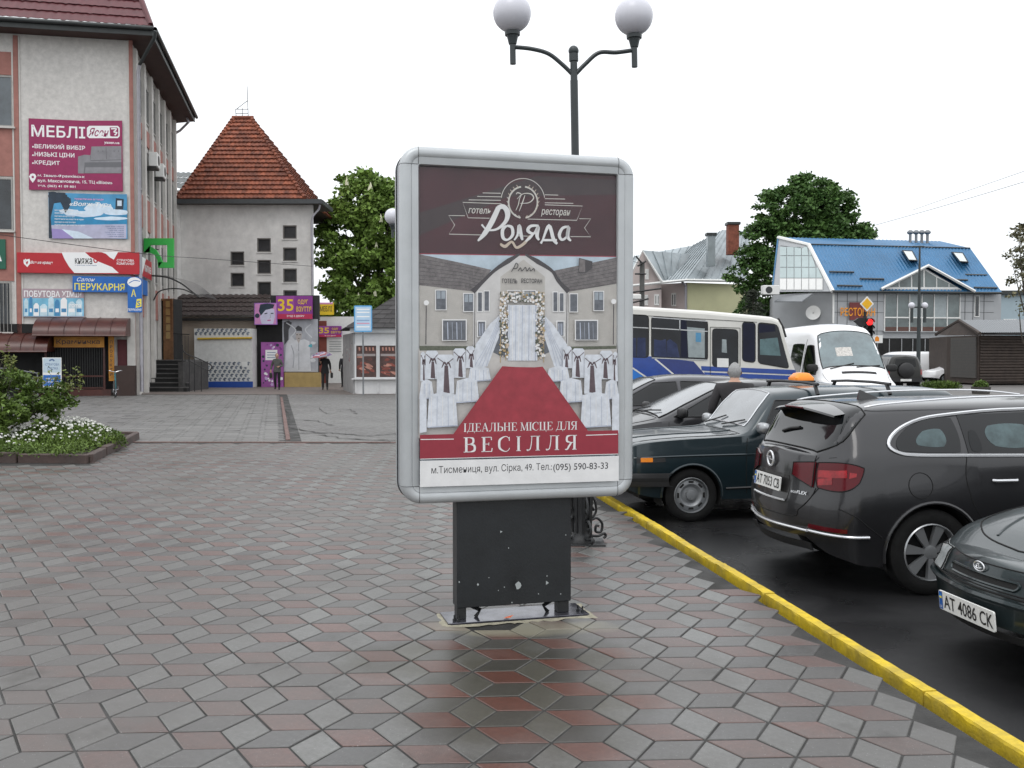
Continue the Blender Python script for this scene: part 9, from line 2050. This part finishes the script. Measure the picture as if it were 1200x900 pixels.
# traffic light and priority sign
tl = at(1017, 440, 40); t = thing('traffic_light', 'traffic light showing red behind the roof of the white van', 'traffic light', (tl.x, 40, ROAD_Z)); F6 = lambda x, y: at(1000+x/6, 340+y/6, 40)
MB().m(M_iron).tube([(F6(95, 0).x, 40.2, ROAD_Z), (F6(95, 0).x, 40.2, F6(0, 150).z)], .06, 8).build('pole', t)
a, b = F6(92, 195), F6(140, 325); MB().m(M_blkpl).box(a.x, b.x, 40, 40.25, b.z, a.z, .03).build('housing', t)
for k, (y, m_) in enumerate(((225, mat('red_signal', (1, .02, .02), .3, emit=1.6, var=.02)), (270, M_under), (308, M_under))): c = F6(115, y); MB().m(m_).lathe([(0, 39.97), (.10, 39.975), (.13, 39.99)], 16, (c.x, 0, c.z), axis='y').build('lamp_lens', t); MB().m(M_blkpl).lathe([(.15, 39.8), (.15, 39.99)], 14, (c.x, 0, c.z), axis='y', a0=0, a1=math.pi).build('visor', t)
a, b = F6(20, 195), F6(85, 250); MB().m(M_blkpl).prism([(F6(*p).x, F6(*p).z) for p in ((10, 215), (40, 195), (90, 192), (90, 250), (60, 262))], (40.05, 40.2)).build('side_signal', t)
t = thing('priority_sign', 'yellow and white diamond priority road sign above the red traffic light', 'road sign', F6(90, 152)); wf = Wall((F6(0, 0).x, 39.9), (F6(200, 0).x, 39.9))
def dia(r_, y0, y1, m_, name): c = F6(90, 97); c = (c.x, c.z); r_ = r_/6*40/1150; MB().m(m_).prism([(c[0]-r_, c[1]), (c[0], c[1]-r_*1.1), (c[0]+r_, c[1]), (c[0], c[1]+r_*1.1)], (y0, y1)).build(name, t)
dia(52, 39.91, 39.94, M_fasc, 'back_plate'); dia(50, 39.90, 39.908, M_white, 'white_border'); dia(37, 39.89, 39.898, mat('sign_deep_yellow', (.78, .42, .01), .4), 'yellow_field')
t, q = sign('small_white_sign', 'small white sign with orange house picture right of the traffic light', Wall((F6(0, 0).x, 40), (F6(300, 0).x, 40)), (1023, 393, 1034.5, 402), th=.04); q.a = lambda x, y: (1000+x/6, 340+y/6); q.fill(mat('sign_orange2', (.75, .25, .02)), [(152, 360), (182, 360), (182, 335), (166, 322), (152, 335)]); q.mb.build('print', t)
MB().m(M_iron).tube([(F6(170, 0).x, 40.1, ROAD_Z), (F6(170, 0).x, 40.1, F6(0, 340).z)], .05, 6).build('sign_pole', t)
# wires
for pts, lab in (([at(1025, 264, 80), at(1110, 240, 70), at(1260, 195, 55)], 'faint lower overhead wire rising to the right across the sky'), ([at(1070, 246, 90), at(1150, 218, 75), at(1260, 180, 60)], 'faint upper overhead wire near the top right'), ([at(737, 305, 66), at(752, 309, 66)], 'short wire joining the utility pole')):
    MB().m(M_gr).tube(cr(pts, 8), .018, 4).build('overhead_wire', label=lab, cat='wire')
# distant pale building and town edge that close the view
far = [('pale_blue_building', 'pale blue grey building glimpsed between restaurant and edge tree', 1165, 1290, 345, 105, (.34, .42, .46)), ('distant_block', 'pale distant block far behind the poster stand and parked cars', 470, 745, 372, 150, (.40, .39, .36))]
for nm, lab, x0, x1, yt, Y, c in far:
    a, b = at(x0, yt, Y), at(x1, yt, Y); t = thing(nm, lab, 'building', ((a.x+b.x)/2, Y, ROAD_Z)); MB().m(mat(nm+'_render', c, .9, var=.1, scale=.3)).box(a.x, b.x, Y, Y+10, ROAD_Z, a.z).build('wall', t); MB().m(M_fasc).box(a.x-.5, b.x+.5, Y-.4, Y+10.5, a.z, a.z+.4).build('roof', t)
    n = int((b.x-a.x)/3.5)
    for k in range(n):
        for j in range(int(a.z//3.2)): x = a.x+1+k*(b.x-a.x-1)/n; f = MB().m(M_white).box(x, x+1.5, Y-.06, Y, .9+j*3.1, 2.4+j*3.1).build('window', t); g = MB().m(M_gl_dk).box(x+.1, x+1.4, Y-.08, Y-.06, 1.0+j*3.1, 2.3+j*3.1).build('pane', t); g.parent = f
r = np.random.default_rng(21)
P = np.vstack([crown_points([(x, 190+r.uniform(-8, 8), r.uniform(2, 4), 7, 5, r.uniform(3, 5)) for x in np.linspace(-130, 150, 46)], 26000, r, .3, 700)]); g = leaves_mesh(P, .9, [M_lf_maple], 'distant_treeline', None, rng=r, kind='stuff'); g['label'] = 'low far off line of green trees along the horizon'; g['category'] = 'trees'
for (px, Y, w, h, m_) in (): pass
# pale paved square behind the vehicles
o = MB().m(mat('square_paving', (.13, .12, .115), .6, var=.2, scale=2, col2=(.10, .095, .09), cscale=.4)).poly([(8, 42.5, ROAD_Z+.006), (60, 42.5, ROAD_Z+.006), (60, 70, ROAD_Z+.006), (20, 70, ROAD_Z+.006)]).build('town_square', kind='structure')
